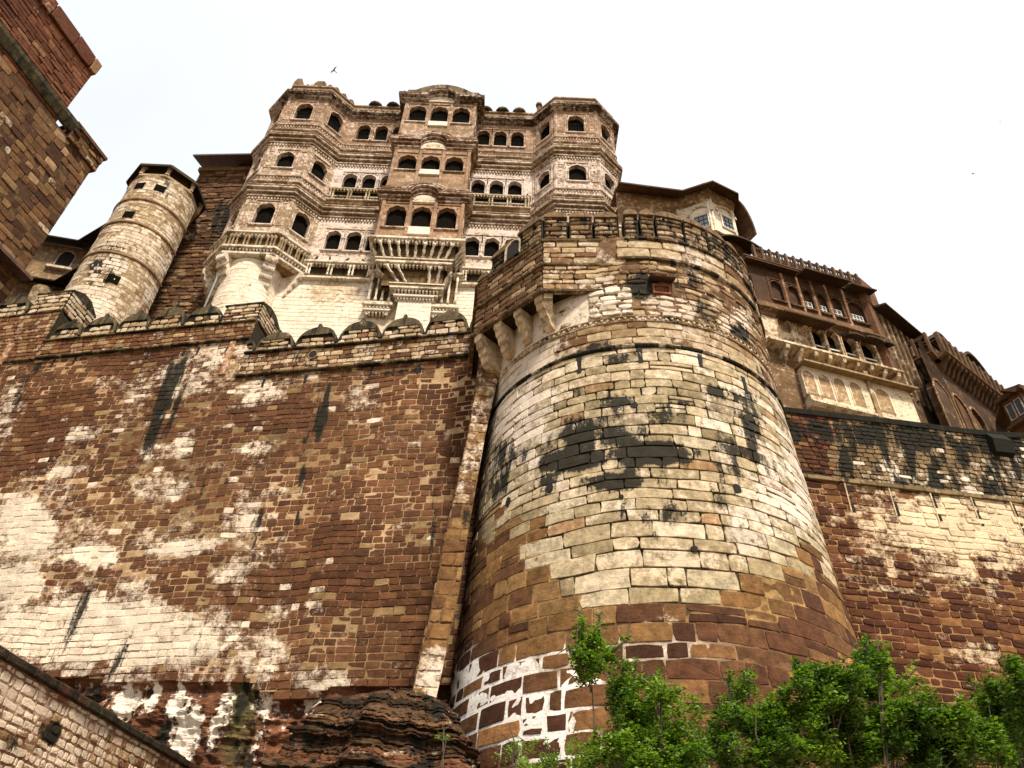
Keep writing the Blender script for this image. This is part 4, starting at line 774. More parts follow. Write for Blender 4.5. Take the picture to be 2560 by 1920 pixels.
octo = lambda r, a0=math.pi / 8: [(RC[0] + r * math.cos(a0 + i * math.pi / 4), RC[1] + r * math.sin(a0 + i * math.pi / 4)) for i in range(8)]
def octring(r0_, z0, r1_, z1, col, name, mat='carved', thick=0.25):
    mb = MB(col); A, B = octo(r0_), octo(r1_); V = [(x, y, z0) for x, y in A] + [(x, y, z1) for x, y in B] + [(x, y, z0 + thick) for x, y in A] + [(x, y, z1 + thick) for x, y in B]
    F = []
    for i in range(8): j = (i + 1) % 8; F += [(i, j, 8 + j, 8 + i), (16 + i, 24 + i, 24 + j, 16 + j), (i, 16 + i, 16 + j, j)]
    mb.add(V, F); return mb.build(name, M[mat], rtow)
ztp = z_rt_top + 0.2
mb = MB((0.40, 0.3, 0.2, 0.1)); mb.lathe(RC[0], RC[1], [(2.6, ztp - 0.3), (2.95, ztp), (2.95, ztp + 0.25)], 8, 1, math.pi / 8); mb.build('cap_ledge', M['carved'], rtow)
mb = MB((0.14, 0.09, 0.06, 0.2)); mb.lathe(RC[0], RC[1], [(2.35, ztp + 0.25), (2.35, ztp + 1.5)], 8, 1, math.pi / 8); mb.build('cap_room', M['carved'], rtow)
for i, (x, y) in enumerate(octo(2.82)):
    mb = MB((0.42, 0.32, 0.22, 0.1)); mb.lathe(x, y, [(0.2, ztp + 0.25), (0.16, ztp + 0.5), (0.18, ztp + 1.0), (0.3, ztp + 1.35)], 6); mb.build('cap_pillar', M['carved'], rtow)
octring(3.3, ztp + 0.95, 2.5, ztp + 1.5, (0.085, 0.06, 0.042, 0.2), 'slab_eave')
mb = MB((0.16, 0.11, 0.08, 0.3)); mb.lathe(RC[0], RC[1], [(2.7, ztp + 1.6), (2.7, ztp + 1.9), (0.3, ztp + 2.2)], 8, 1, math.pi / 8); mb.build('cap_roof', M['carved'], rtow)
for x, y in ((400, 472), (322, 537), (283, 698), (350, 465)):
    u, z = RD.px(x, y); mb = MB((0.2, 0.12, 0.08, 0)); q = [RD.P(u - 0.14, z - 0.4, 0.075), RD.P(u + 0.14, z - 0.4, 0.075), RD.P(u + 0.14, z + 0.4, 0.075), RD.P(u - 0.14, z + 0.4, 0.075)]
    q2 = [RD.P(u - 0.14, z - 0.4, -0.02), RD.P(u + 0.14, z - 0.4, -0.02), RD.P(u + 0.14, z + 0.4, -0.02), RD.P(u - 0.14, z + 0.4, -0.02)]; mb.add(q + q2, [(0, 1, 2, 3), (0, 4, 5, 1), (1, 5, 6, 2), (2, 6, 7, 3), (3, 7, 4, 0)]); mb.build('blocked_window', M['wood_and_dark'], rtow)
# red wall between round tower and palace
RW = Plane(-30.5, 44.0, 8.0, -0.6); rearw = empty('rear_wall', (-27, 44, 30), 'weathered red curtain wall between the round tower and the palace, roofed with slabs', 'wall')
def rw_paint(px, u, v, rnd, ctr):
    n = len(px); w = (hnoise(px[:, 0], px[:, 1], 24, 95) - 0.62) * 0.8 + 0.25 * blobs(px, [(470, 560, 50, 60, 0, 1), (420, 760, 60, 40, 0, 1)]); st = (hnoise(px[:, 0], px[:, 1], 40, 96) - 0.55) * 0.6 + 0.5 * blobs(px, [(560, 600, 40, 120, 0, 1)]); wc = np.tile((0.56, 0.43, 0.3), (n, 1))
    if rnd is None: return rgba(np.tile((0.10, 0.055, 0.035), (n, 1)), st + 0.1), rgba(wc, w)
    return rgba(pick(rnd[:, 0], GP_) * (0.8 + 0.4 * rnd[:, 1])[:, None], st), rgba(wc, w)
zrw = RW.px(560, 430)[1]
masonry(rearw, RW, 0, 8, 36, zrw, 0.42, 0.8, rw_paint, M['rubble'], gap=0.04, proud=0.08, jit=0.04, cham=0.03, rough=0.8, limit=200)
core(rearw, RW, 0, 8, 34, zrw, 0.5, 0.5, rw_paint, M['rubble'], 0.03)
mb = MB((0.22, 0.14, 0.09, 0.2)); mb.box(RW, -0.2, 8.2, zrw, zrw + 0.5, -3, 0.25); mb.build('cornice', M['carved'], rearw)
mb = MB((0.07, 0.045, 0.032, 0.2)); mb.extr(RW, -0.4, 6.2, [(-0.4, zrw + 1.6), (1.5, zrw + 0.75), (1.5, zrw + 0.55), (-0.4, zrw + 1.35)]); mb.build('slab_eave', M['red_slab'], rearw)
mb = MB((0.16, 0.10, 0.07, 0.2)); mb.box(RW, 3.2, 6.4, zrw + 0.5, zrw + 2.6, -2.5, -0.4); mb.build('roof_block', M['carved'], rearw)
# ================================================================== 6. the palace
palace = empty('palace', (-8, 42, 36), 'tall carved sandstone palace block with two angled towers and a projecting central bay', 'palace')
YF, YR, YB = 40.0, 41.9, 39.8
A = [(-24.7, 48.0), (-24.7, YR), (-22.8, YF), (-19.05, YF), (-17.1, YR), (-11.45, YR)]
Bq = [(-4.65, YR), (1.05, YR), (2.98, YF), (6.91, YF), (8.85, YR), (8.85, 48.0)]
BAY = [(-11.45, YR + 0.3), (-11.45, YB), (-4.65, YB), (-4.65, YR + 0.3)]
def pl(a, b): return Plane(a[0], a[1], b[0] - a[0], b[1] - a[1])
F_sideL, F_chL1, F_frL, F_chR1, F_recL = [pl(A[i], A[i + 1]) for i in range(5)]
F_recR, F_chL2, F_frR, F_chR2, F_sideR = [pl(Bq[i], Bq[i + 1]) for i in range(5)]
F_bayL, F_bay, F_bayR = [pl(BAY[i], BAY[i + 1]) for i in range(3)]
ZB, Z3T, C2B, C2T, Z2T, C1B, C1T, Z1T, ZP = 49.45, 54.3, 54.3, 56.4, 62.2, 62.2, 64.4, 70.2, 71.0
S1, S2, S3 = 66.35, 58.65, 50.85                             # window sills
W1, W2, W3 = (0.58, 0.47, 0.37, 0.32), (0.62, 0.52, 0.42, 0.38), (0.64, 0.53, 0.41, 0.40)
K1, K2, K3 = (0.34, 0.23, 0.17, 0.16), (0.37, 0.265, 0.195, 0.14), (0.38, 0.275, 0.20, 0.10)
def arch(uc, hw, spring, rise, lobes=0, k=18):
    pts = []
    for i in range(k + 1):
        t = math.pi * i / k; c = -math.cos(t); sn = math.sin(t); f = 1.0
        if lobes: f = 1 - 0.12 * abs(math.cos(lobes * t / 2.0 + (0 if lobes % 2 else math.pi / 2)))
        ogee = 0.10 * max(0, 1 - abs(c) / 0.28)
        pts.append((uc + hw * c * (f if 0 < i < k else 1), spring + rise * (sn ** 0.92) * f + rise * ogee))
    for i in range(1, k + 1): pts[i] = (max(pts[i][0], pts[i - 1][0] + 0.002), pts[i][1])
    return pts
def panel(mb, fr, ua, ub, za, zb, ops, reveal=0.38):
    """a wall field with arched openings and their reveals"""
    Q = lambda a, b, c, d: mb.quad(fr.P(a, c), fr.P(b, c), fr.P(b, d), fr.P(a, d))
    if not ops: Q(ua, ub, za, zb); return
    ops = sorted(ops, key=lambda o: o['uc']); cuts = [ua] + [(a['uc'] + b['uc']) / 2 for a, b in zip(ops[:-1], ops[1:])] + [ub]
    for o, ca, cb in zip(ops, cuts[:-1], cuts[1:]):
        uc, hw, s, sp = o['uc'], o['hw'], o['sill'], o['spring']; pts = arch(uc, hw, sp, o['rise'], o.get('lobes', 0))
        Q(ca, cb, za, s); Q(ca, uc - hw, s, zb); Q(uc + hw, cb, s, zb)
        for p, q in zip(pts[:-1], pts[1:]): mb.quad(fr.P(*p), fr.P(*q), fr.P(q[0], zb), fr.P(p[0], zb))
        out = [(uc - hw, s)] + pts + [(uc + hw, s)]
        for p, q in zip(out[:-1], out[1:]): mb.quad(fr.P(p[0], p[1], 0), fr.P(p[0], p[1], -reveal), fr.P(q[0], q[1], -reveal), fr.P(q[0], q[1], 0))
        mb.quad(fr.P(uc - hw, s, 0), fr.P(uc + hw, s, 0), fr.P(uc + hw, s, -reveal), fr.P(uc - hw, s, -reveal))
def window(parent, fr, o, col, wsh, reveal=0.38, bars=False, alfiz=True, sill=True, board=None):
    uc, hw, s, sp = o['uc'], o['hw'], o['sill'], o['spring']; lob = o.get('lobes', 0)
    pts = arch(uc, hw, sp, o['rise'], lob); out = [(uc - hw, s)] + pts + [(uc + hw, s)]; n = len(out)
    # the proud band that frames the arch
    mb = MB(col, wsh); big = [(uc + (a - uc) * 1.16, b if b <= sp else sp + (b - sp) * 1.18) for a, b in out]
    V = [fr.P(a, b, 0.06) for a, b in out] + [fr.P(a, b, 0.06) for a, b in big] + [fr.P(a, b, -0.01) for a, b in big] + [fr.P(a, b, -0.01) for a, b in out]
    mb.add(V, [(i, i + 1, n + i + 1, n + i) for i in range(n - 1)] + [(n + i, n + i + 1, 2 * n + i + 1, 2 * n + i) for i in range(n - 1)] + [(3 * n + i, 3 * n + i + 1, i + 1, i) for i in range(n - 1)])
    if alfiz:
        h = sp + o['rise'] * 1.42; a = hw * 1.34
        for x in (-a, a): mb.cbox(fr, uc + x - 0.06, uc + x + 0.06, s - 0.05, h, -0.02, 0.07, 0.015)
        mb.cbox(fr, uc - a - 0.06, uc + a + 0.06, h, h + 0.10, -0.02, 0.08, 0.015)
        for x in (-1, 1):                                        # carved rosettes in the spandrels
            mb.box(fr, uc + x * hw * 1.02 - 0.07, uc + x * hw * 1.02 + 0.07, sp + o['rise'] * 0.95, sp + o['rise'] * 0.95 + 0.16, -0.01, 0.05)
    w = mb.build('window', M['carved'], parent)
    mb = MB(); e = 0.06; mb.quad(fr.P(uc - hw - e, s - e, -reveal + 0.01), fr.P(uc + hw + e, s - e, -reveal + 0.01), fr.P(uc + hw + e, sp + o['rise'] * 1.2, -reveal + 0.01), fr.P(uc - hw - e, sp + o['rise'] * 1.2, -reveal + 0.01)); mb.build('window_dark', M['wood_and_dark'], w)  # near-black sheet painted as the unlit room behind the window
    if sill: mb = MB(col, (wsh[0], wsh[1], wsh[2], wsh[3] + 0.25)); mb.cbox(fr, uc - hw * 1.25, uc + hw * 1.25, s - 0.17, s, -0.02, 0.14, 0.03); mb.build('sill', M['carved'], w)
    if board: mb = MB((0.6, 0.52, 0.38, 0), (0.7, 0.62, 0.47, 0.6)); mb.cbox(fr, uc - hw * 1.0, uc + hw * 1.0, s - board, s + 0.02, -0.02, 0.13, 0.04); mb.build('carved_apron', M['carved'], w)
    if bars:
        k = 6
        for i in range(1, k):
            mb = MB((0.10, 0.075, 0.045, 0.0)); u = uc - hw + 2 * hw * i / k; mb.box(fr, u - 0.03, u + 0.03, s, s + (sp - s) * 0.9, -0.28, -0.22); mb.build('baluster', M['wood_and_dark'], w)
        mb = MB((0.12, 0.09, 0.06, 0)); mb.box(fr, uc - hw, uc + hw, s + (sp - s) * 0.9, s + (sp - s) * 0.9 + 0.07, -0.29, -0.21); mb.build('rail', M['wood_and_dark'], w)
    return w
def op(uc, hw, sill, h, lobes=0): return dict(uc=uc, hw=hw, sill=sill, spring=sill + h - hw * 0.98, rise=hw * 0.98, lobes=lobes)
def wall_face(fr, za, zb, ops, col, wsh, bars=False, board=None, name='wall_panel', ua=0, ub=None, reveal=0.38):
    ub = fr.L if ub is None else ub; mb = MB(col, wsh); panel(mb, fr, ua, ub, za, zb, ops, reveal)
    mb.build(name, M['carved'], palace)
    for o in ops: window(palace, fr, o, (col[0] * 1.05, col[1] * 1.05, col[2] * 1.05, col[3]), (*wsh[:3], wsh[3] + 0.05), reveal, bars, board=board if isinstance(board, (int, float)) else None)
def pilaster(fr, u, za, zb, col, wsh, w=0.14, d=0.07):
    mb = MB(col, wsh); mb.cbox(fr, u - w, u + w, za, zb, -0.02, d, 0.02); mb.cbox(fr, u - w * 1.3, u + w * 1.3, za, za + 0.25, -0.02, d + 0.04, 0.02); mb.cbox(fr, u - w * 1.3, u + w * 1.3, zb - 0.22, zb, -0.02, d + 0.04, 0.02); mb.build('pilaster', M['carved'], palace)
def carved_field(fr, ua, ub, za, zb, col, wsh):
    """sunk panel with a raised border and a lozenge, left and right of a window"""
    mb = MB(col, wsh); b = 0.05
    for (a, c, e, f) in ((ua, ub, za, za + b), (ua, ub, zb - b, zb), (ua, ua + b, za + b, zb - b), (ub - b, ub, za + b, zb - b)): mb.box(fr, a, c, e, f, -0.01, 0.045)
    k = max(1, int((zb - za) / 0.6)); h = (zb - za - 2 * b) / k; uc = (ua + ub) / 2; w = (ub - ua) * 0.3
    for i in range(k):
        zc = za + b + h * (i + 0.5); V = [fr.P(uc - w, zc, 0), fr.P(uc, zc - h * 0.36, 0), fr.P(uc + w, zc, 0), fr.P(uc, zc + h * 0.36, 0), fr.P(uc, zc, 0.06)]; mb.add(V, [(0, 1, 4), (1, 2, 4), (2, 3, 4), (3, 0, 4)])
    mb.build('carved_field', M['carved'], palace)
# ---- the four tower storeys; window positions measured on each face
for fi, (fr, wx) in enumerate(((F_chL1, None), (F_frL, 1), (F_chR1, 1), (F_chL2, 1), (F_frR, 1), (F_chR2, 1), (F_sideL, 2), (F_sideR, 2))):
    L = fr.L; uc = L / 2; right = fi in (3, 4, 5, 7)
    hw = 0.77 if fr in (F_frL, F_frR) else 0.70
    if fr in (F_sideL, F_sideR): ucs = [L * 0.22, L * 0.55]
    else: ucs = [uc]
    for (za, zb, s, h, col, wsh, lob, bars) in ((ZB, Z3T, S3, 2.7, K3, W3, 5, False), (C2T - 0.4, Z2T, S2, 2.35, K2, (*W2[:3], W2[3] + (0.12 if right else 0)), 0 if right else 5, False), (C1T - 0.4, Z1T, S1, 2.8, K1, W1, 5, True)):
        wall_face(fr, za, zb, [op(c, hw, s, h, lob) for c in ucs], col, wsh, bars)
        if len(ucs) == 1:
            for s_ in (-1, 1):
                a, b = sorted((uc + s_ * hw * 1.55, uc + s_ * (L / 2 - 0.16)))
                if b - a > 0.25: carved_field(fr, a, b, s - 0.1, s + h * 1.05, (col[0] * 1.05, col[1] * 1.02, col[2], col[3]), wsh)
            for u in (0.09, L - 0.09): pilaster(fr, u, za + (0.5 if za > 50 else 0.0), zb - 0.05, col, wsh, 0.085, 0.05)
# ---- recessed walls beside the bay: rows of three arches
recs = ((F_recL, ((910, 330), (955, 328), (1000, 330))), (F_recR, ((1208, 345), (1251, 346), (1294, 348))))
for fr, c1 in recs:
    us = [fr.px(*p)[0] for p in c1]; us[2] = min(us[2], fr.L - 0.75)
    d_ = us[1] - us[0]; us = [us[0], us[0] + d_, us[0] + 2 * d_]
    for (za, zb, s, h, col, wsh, bars) in ((ZB - 0.9, Z3T, S3 - 0.6, 2.35, K3, (*W3[:3], 0.62), False), (C2T - 0.4, Z2T, S2, 2.1, K2, (*W2[:3], 0.66), False), (C1T - 0.4, Z1T, S1, 2.5, K1, W1, True)):
        wall_face(fr, za, zb, [op(u, 0.62, s, h + 0.1, 5 if bars or za < 50 else 3) for u in us], col, wsh, bars)
        for a, b in zip(us[:-1], us[1:]):
            mb = MB(col, wsh); p = fr.P((a + b) / 2, 0, 0.1); mb.lathe(p[0], p[1], [(0.14, s - 0.12), (0.16, s + 0.05), (0.10, s + 0.2), (0.11, s + h * 0.5), (0.17, s + h * 0.6), (0.12, s + h * 0.64)], 8); mb.build('colonnette', M['carved'], palace)
# ---- the projecting bay
bay_us = [F_bay.px(x, y)[0] for x, y in ((1047, 285), (1098, 290), (1153, 292))]; L = F_bay.L
bay_us = [L * 0.195, L * 0.5, L * 0.805]
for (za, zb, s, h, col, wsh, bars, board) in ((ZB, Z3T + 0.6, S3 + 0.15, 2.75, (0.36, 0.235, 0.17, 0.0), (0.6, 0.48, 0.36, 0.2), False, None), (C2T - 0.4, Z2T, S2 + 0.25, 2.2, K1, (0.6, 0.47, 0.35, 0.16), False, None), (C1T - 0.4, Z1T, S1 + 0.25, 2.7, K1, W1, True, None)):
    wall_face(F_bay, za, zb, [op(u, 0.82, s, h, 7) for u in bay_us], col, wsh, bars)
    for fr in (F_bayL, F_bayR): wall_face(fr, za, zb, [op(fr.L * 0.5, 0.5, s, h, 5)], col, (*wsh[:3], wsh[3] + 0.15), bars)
    for u in (0.1, L * 0.3475, L * 0.6525, L - 0.1): pilaster(F_bay, u, za + 0.3, zb - 0.1, col, wsh, 0.13, 0.12)
    mb = MB((0.6, 0.52, 0.38, 0), (0.70, 0.62, 0.47, 0.7)); mb.cbox(F_bay, L / 2 - 0.9, L / 2 + 0.9, s - 0.95 if s < 52 else s - 0.7, s + 0.05, -0.02, 0.16, 0.04); mb.build('carved_apron', M['carved'], palace)
# ---- cornices
def hump_path(y, x0, x1, H, r, k=22):
    xc = (x0 + x1) / 2; xs = sorted(set([x0, x1] + [xc - r * 1.35, xc + r * 1.35] + [xc + r * math.cos(math.pi * i / k) for i in range(k + 1)]))
    f = lambda x: H * math.sqrt(max(0, 1 - ((x - xc) / r) ** 2)) if abs(x - xc) < r else 0
    return [(x, y, f(x)) for x in xs]
def stack(z0, z1, d, n=3, lip=0.12):
    """profile of n stacked mouldings stepping out upwards"""
    pr = [(-0.05, z0 - 0.02)]; h = (z1 - z0) / n
    for i in range(n):
        a = d * (i + 1) / n; b = z0 + h * i; pr += [(a - 0.10, b + h * 0.10), (a, b + h * 0.22), (a, b + h * 0.72), (a - 0.13, b + h * 0.78), (a - 0.15, b + h * 0.98)]
    return pr + [(d, z1), (d, z1 + lip), (-0.05, z1 + lip + 0.14)]
CD, CDW = (0.30, 0.21, 0.15, 0.16), (0.56, 0.46, 0.35, 0.42)
def cornice_set(zb, zt, d, name='cornice', col=CD, wsh=CDW, bayhump=1.0):
    m = zb + (zt - zb) * 0.55
    for path in (A, Bq):
        mb = MB(col, wsh); mb.sweep(path, stack(zb, m, d)); mb.build(name, M['carved'], palace)
        mb = MB((col[0] * 1.15, col[1] * 0.95, col[2] * 0.9, col[3] - 0.1), (*wsh[:3], wsh[3] - 0.05)); mb.sweep(path, [(0.0, m + 0.2), (0.07, m + 0.22), (0.07, zt - 0.16), (0.0, zt - 0.14)], cap=False); mb.build('frieze', M['carved'], palace)
        mb = MB(col, wsh); mb.sweep(path, [(0.0, zt - 0.14), (0.12, zt - 0.1), (0.22, zt), (0.22, zt + 0.1), (0.0, zt + 0.2)]); mb.build('ledge', M['carved'], palace)
        for a, b in zip(path[:-1], path[1:]):
            f = pl(a, b); k = int(f.L / 0.26); mb = MB((col[0] * 1.1, col[1] * 1.1, col[2] * 1.1, col[3] - 0.05), (*wsh[:3], wsh[3] + 0.1))
            for i in range(k): u = (i + 0.5) * f.L / k; mb.box(f, u - 0.07, u + 0.07, zb - 0.26, zb - 0.04, -0.02, 0.12); mb.box(f, u - 0.05, u + 0.05, zt + 0.62, zt + 0.84, -0.02, 0.07)
            mb.build('dentils', M['carved'], palace)
        z2 = zt + 1.0; mb = MB((col[0] * 1.3, col[1] * 1.3, col[2] * 1.3, col[3]), (*wsh[:3], wsh[3] + 0.15)); mb.sweep(path, [(0.0, z2 - 0.1), (0.14, z2 - 0.06), (0.16, z2 + 0.05), (0.0, z2 + 0.12)]); mb.build('sill_band', M['carved'], palace)
        if zt < 66:                                             # small teeth in the frieze
            for a, b in zip(path[:-1], path[1:]):
                f = pl(a, b); k = int(f.L / 0.42)
                mb = MB((0.3, 0.2, 0.135, 0.05), (0.56, 0.45, 0.33, 0.3))
                for i in range(k): u = (i + 0.5) * f.L / k; mb.extr(f, u - 0.11, u + 0.11, [(0.0, m + 0.4), (0.11, m + 0.46), (0.11, zt - 0.4), (0.0, zt - 0.36)])
                mb.build('carved_frieze', M['carved'], palace)
    bc = (0.25, 0.15, 0.105, 0.16); X0, X1 = BAY[1][0] - 0.05, BAY[2][0] + 0.05
    for j, (o, dd) in enumerate(((0.0, d), (1.15, d * 0.55))):
        if j == 1 and zt > 68: continue
        hp = [(X0, YR, 0)] + hump_path(YB, X0, X1, bayhump * (1.0 if j == 0 else 0.8), 1.15 if j == 0 else 1.6) + [(X1, YR, 0)]
        mb = MB(bc, CDW); mb.sweep(hp, stack(zb + o, zb + o + (m - zb) * (0.9 if j == 0 else 0.4), dd, 3 if j == 0 else 1)); mb.build('bay_cornice', M['carved'], palace)
    # filled tympanum under the hump
    k = 14; xc = L / 2; pts_ = [(xc - 1.15, zb)] + [(xc - 1.15 * math.cos(math.pi * i / k), zb + bayhump * math.sin(math.pi * i / k)) for i in range(k + 1)] + [(xc + 1.15, zb)]
    mb = MB((0.5, 0.4, 0.28, 0), (0.66, 0.56, 0.4, 0.6)); mb.face_extr(F_bay, pts_[1:-1], -0.1, 0.10); mb.build('tympanum', M['carved'], palace)
    mb = MB(K1, W1); mb.box(F_bay, 0, L, m, zt + 0.3, -1.5, -0.02); mb.build('bay_frieze', M['carved'], palace)
cornice_set(C2B, C2T, 0.55); cornice_set(C1B, C1T, 0.52)
# walls behind the friezes
for za, zb in ((C2B, C2T), (C1B, C1T)):
    for path in (A, Bq): mb = MB(K1, W1); mb.sweep(path, [(-0.01, za), (-0.01, zb)], cap=False); mb.build('frieze_wall', M['carved'], palace)
# galleries of short pillars under the recessed second-storey windows
for fr, _ in recs:
    z0, z1 = C2T + 0.25, S2 - 0.25
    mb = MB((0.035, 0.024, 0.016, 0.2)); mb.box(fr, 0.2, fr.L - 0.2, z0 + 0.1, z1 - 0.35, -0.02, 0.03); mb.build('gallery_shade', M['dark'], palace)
    mb = MB((0.40, 0.31, 0.21, 0.12), (0.58, 0.48, 0.35, 0.35)); mb.cbox(fr, 0.1, fr.L - 0.1, z1 - 0.35, z1 - 0.1, -0.02, 0.45, 0.04); mb.cbox(fr, 0.1, fr.L - 0.1, z0 - 0.1, z0 + 0.1, -0.02, 0.40, 0.04); mb.build('gallery_slab', M['carved'], palace)
    k = 4
    for i in range(k):
        u = 0.45 + (fr.L - 0.9) * i / (k - 1)
        for du in (-0.13, 0.13):
            mb = MB((0.36, 0.28, 0.195, 0.12), (0.56, 0.46, 0.34, 0.35)); p = fr.P(u + du, 0, 0.28); mb.lathe(p[0], p[1], [(0.13, z0 + 0.1), (0.08, z0 + 0.25), (0.10, z0 + 0.7), (0.07, z0 + 0.9), (0.13, z1 - 0.35)], 6); mb.build('gallery_pillar', M['carved'], palace)
    mb = MB((0.45, 0.36, 0.25, 0.05), (0.62, 0.53, 0.39, 0.5)); n_ = int(fr.L / 0.3)
    for i in range(n_): u = 0.2 + (fr.L - 0.4) * (i + 0.5) / n_; mb.box(fr, u - 0.07, u + 0.07, z1 - 0.5, z1 - 0.35, 0.2, 0.42)
    mb.build('dentils', M['carved'], palace)
# ---- roof line
for path in (A, Bq):
    mb = MB((0.13, 0.085, 0.06, 0.3), CDW); mb.sweep(path, stack(Z1T - 0.15, Z1T + 0.45, 0.6, 2)); mb.build('roof_cornice', M['carved'], palace)
    mb = MB((0.30, 0.2, 0.14, 0.3), (0.55, 0.44, 0.33, 0.2)); mb.sweep(path, [(-0.05, Z1T + 0.5), (-0.02, Z1T + 0.6), (-0.02, Z1T + 2.0), (0.1, Z1T + 2.06), (0.1, Z1T + 2.24), (-0.5, Z1T + 2.3), (-0.5, Z1T + 0.5)]); mb.build('roof_parapet', M['carved'], palace)
hp = [(BAY[0][0] - 0.1, YR, 0)] + hump_path(YB, BAY[1][0] - 0.1, BAY[2][0] + 0.1, 0.95, 1.35) + [(BAY[3][0] + 0.1, YR, 0)]
mb = MB((0.14, 0.09, 0.065, 0.3), CDW); mb.sweep(hp, stack(Z1T - 0.1, Z1T + 0.5, 0.65, 2)); mb.build('roof_cornice', M['carved'], palace)
k = 18; ptsu = [(-0.05, Z1T + 0.5)] + [(L * i / k, Z1T + 2.1 + 1.25 * math.sin(math.pi * min(1, max(0, (i / k - 0.1) / 0.8))) ** 0.8) for i in range(k + 1)] + [(L + 0.05, Z1T + 0.5)]
mb = MB((0.22, 0.15, 0.10, 0.45), (0.5, 0.4, 0.3, 0.2)); mb.face_extr(F_bay, ptsu, -1.2, 0.0); mb.build('bay_pediment', M['carved'], palace)
mb = MB((0.5, 0.4, 0.28, 0), (0.62, 0.52, 0.4, 0.5)); mb.face_extr(F_bay, [(L / 2 - 1.3 * math.cos(math.pi * i / 14), Z1T - 0.05 + 0.95 * math.sin(math.pi * i / 14)) for i in range(15)], -0.1, 0.1); mb.build('tympanum', M['carved'], palace)
for i in range(25):
    t = i / 24; u = L * t; z = Z1T + 2.1 + 1.25 * math.sin(math.pi * min(1, max(0, (t - 0.1) / 0.8))) ** 0.8
    mb = MB((0.12, 0.09, 0.06, 0.6)); p = F_bay.P(u, 0, -0.15); mb.lathe(p[0], p[1], [(0.12, z - 0.05), (0.13, z + 0.06), (0.05, z + 0.16), (0.02, z + 0.24)], 6); mb.build('crest_knob', M['carved'], palace)
for u in (0, L): mb = MB((0.1, 0.07, 0.05, 0.4)); p = F_bay.P(u, 0, 0.35); mb.tube([(p[0], p[1], Z1T + 0.5), (p[0] + (0.3 if u else -0.3), p[1] - 0.1, Z1T + 0.9), (p[0] + (0.45 if u else -0.45), p[1] - 0.1, Z1T + 0.8)], [0.16, 0.12, 0.03]); mb.build('bird_head_spout', M['carved'], palace)
def dome(px_, py_, fr, r=0.72, z=Z1T + 2.45, back=0.35):
    u = fr.px(px_, py_)[0]; p = fr.P(u, 0, -back); mb = MB((0.13, 0.095, 0.07, 0.5), (0.4, 0.3, 0.22, 0.1))
    mb.lathe(p[0], p[1], [(r, z - 0.1), (r * 1.04, z + 0.1), (r, z + r * 0.45), (r * 0.72, z + r * 0.85), (r * 0.3, z + r * 1.08), (0.05, z + r * 1.15)], 12); o = mb.build('roof_dome', M['carved'], palace, True)
    mb = MB((0.12, 0.09, 0.06, 0.5)); mb.lathe(p[0], p[1], [(0.05, z + r * 1.1), (0.10, z + r * 1.22), (0.04, z + r * 1.32), (0.01, z + r * 1.5)], 6); mb.build('finial', M['carved'], o)
for x, y in ((938, 262), (982, 266), (1015, 268)): dome(x, y, F_recL)
for x, y in ((1215, 275), (1256, 279), (1298, 281)): dome(x, y, F_recR)
# broken crown on the left tower, a post on the right one
for (u, w, h) in ((0.2, 1.0, 1.5), (1.2, 0.4, 0.5), (2.4, 1.4, 1.2), (3.4, 0.5, 0.6)):
    mb = MB((0.24, 0.16, 0.11, 0.35), (0.5, 0.4, 0.3, 0.2)); zz = Z1T + 2.2; mb.face_extr(F_frL, [(u - w / 2, zz), (u + w / 2, zz), (u + w * 0.42, zz + h * 0.6), (u + w * 0.2, zz + h), (u - w * 0.25, zz + h), (u - w * 0.45, zz + h * 0.6)], -0.5, -0.05); mb.build('parapet_merlon', M['carved'], palace)
for i in range(3):
    u = 0.5 + i * 0.9; mb = MB((0.2, 0.13, 0.09, 0.4)); zz = Z1T + 2.2; mb.face_extr(F_chR1, [(u - 0.35, zz), (u + 0.35, zz), (u + 0.3, zz + 0.4), (u + 0.05, zz + 0.75), (u - 0.25, zz + 0.5)], -0.5, -0.05); mb.build('parapet_merlon', M['carved'], palace)
mb = MB((0.36, 0.3, 0.22, 0.1)); p = F_frL.P(1.45, 0, -0.3); mb.lathe(p[0], p[1], [(0.12, Z1T + 2.2), (0.16, Z1T + 2.6), (0.08, Z1T + 3.0), (0.02, Z1T + 3.3)], 6); mb.build('finial', M['carved'], palace)
p = F_chL2.P(0.3, 0, -0.3); mb = MB((0.2, 0.13, 0.09, 0.3)); mb.lathe(p[0], p[1], [(0.22, Z1T + 2.2), (0.2, Z1T + 3.7), (0.34, Z1T + 3.75), (0.34, Z1T + 4.0), (0.05, Z1T + 4.4)], 8); mb.build('chimney_post', M['carved'], palace)
mb = MB(K1, W1)                                                   # roof slabs so that the block is closed
mb.add([(x, y, Z1T + 1.0) for x, y in A[0:6]] + [(x, y, Z1T + 1.0) for x, y in Bq], [tuple(range(12))]); mb.build('roof_slab', M['carved'], palace)

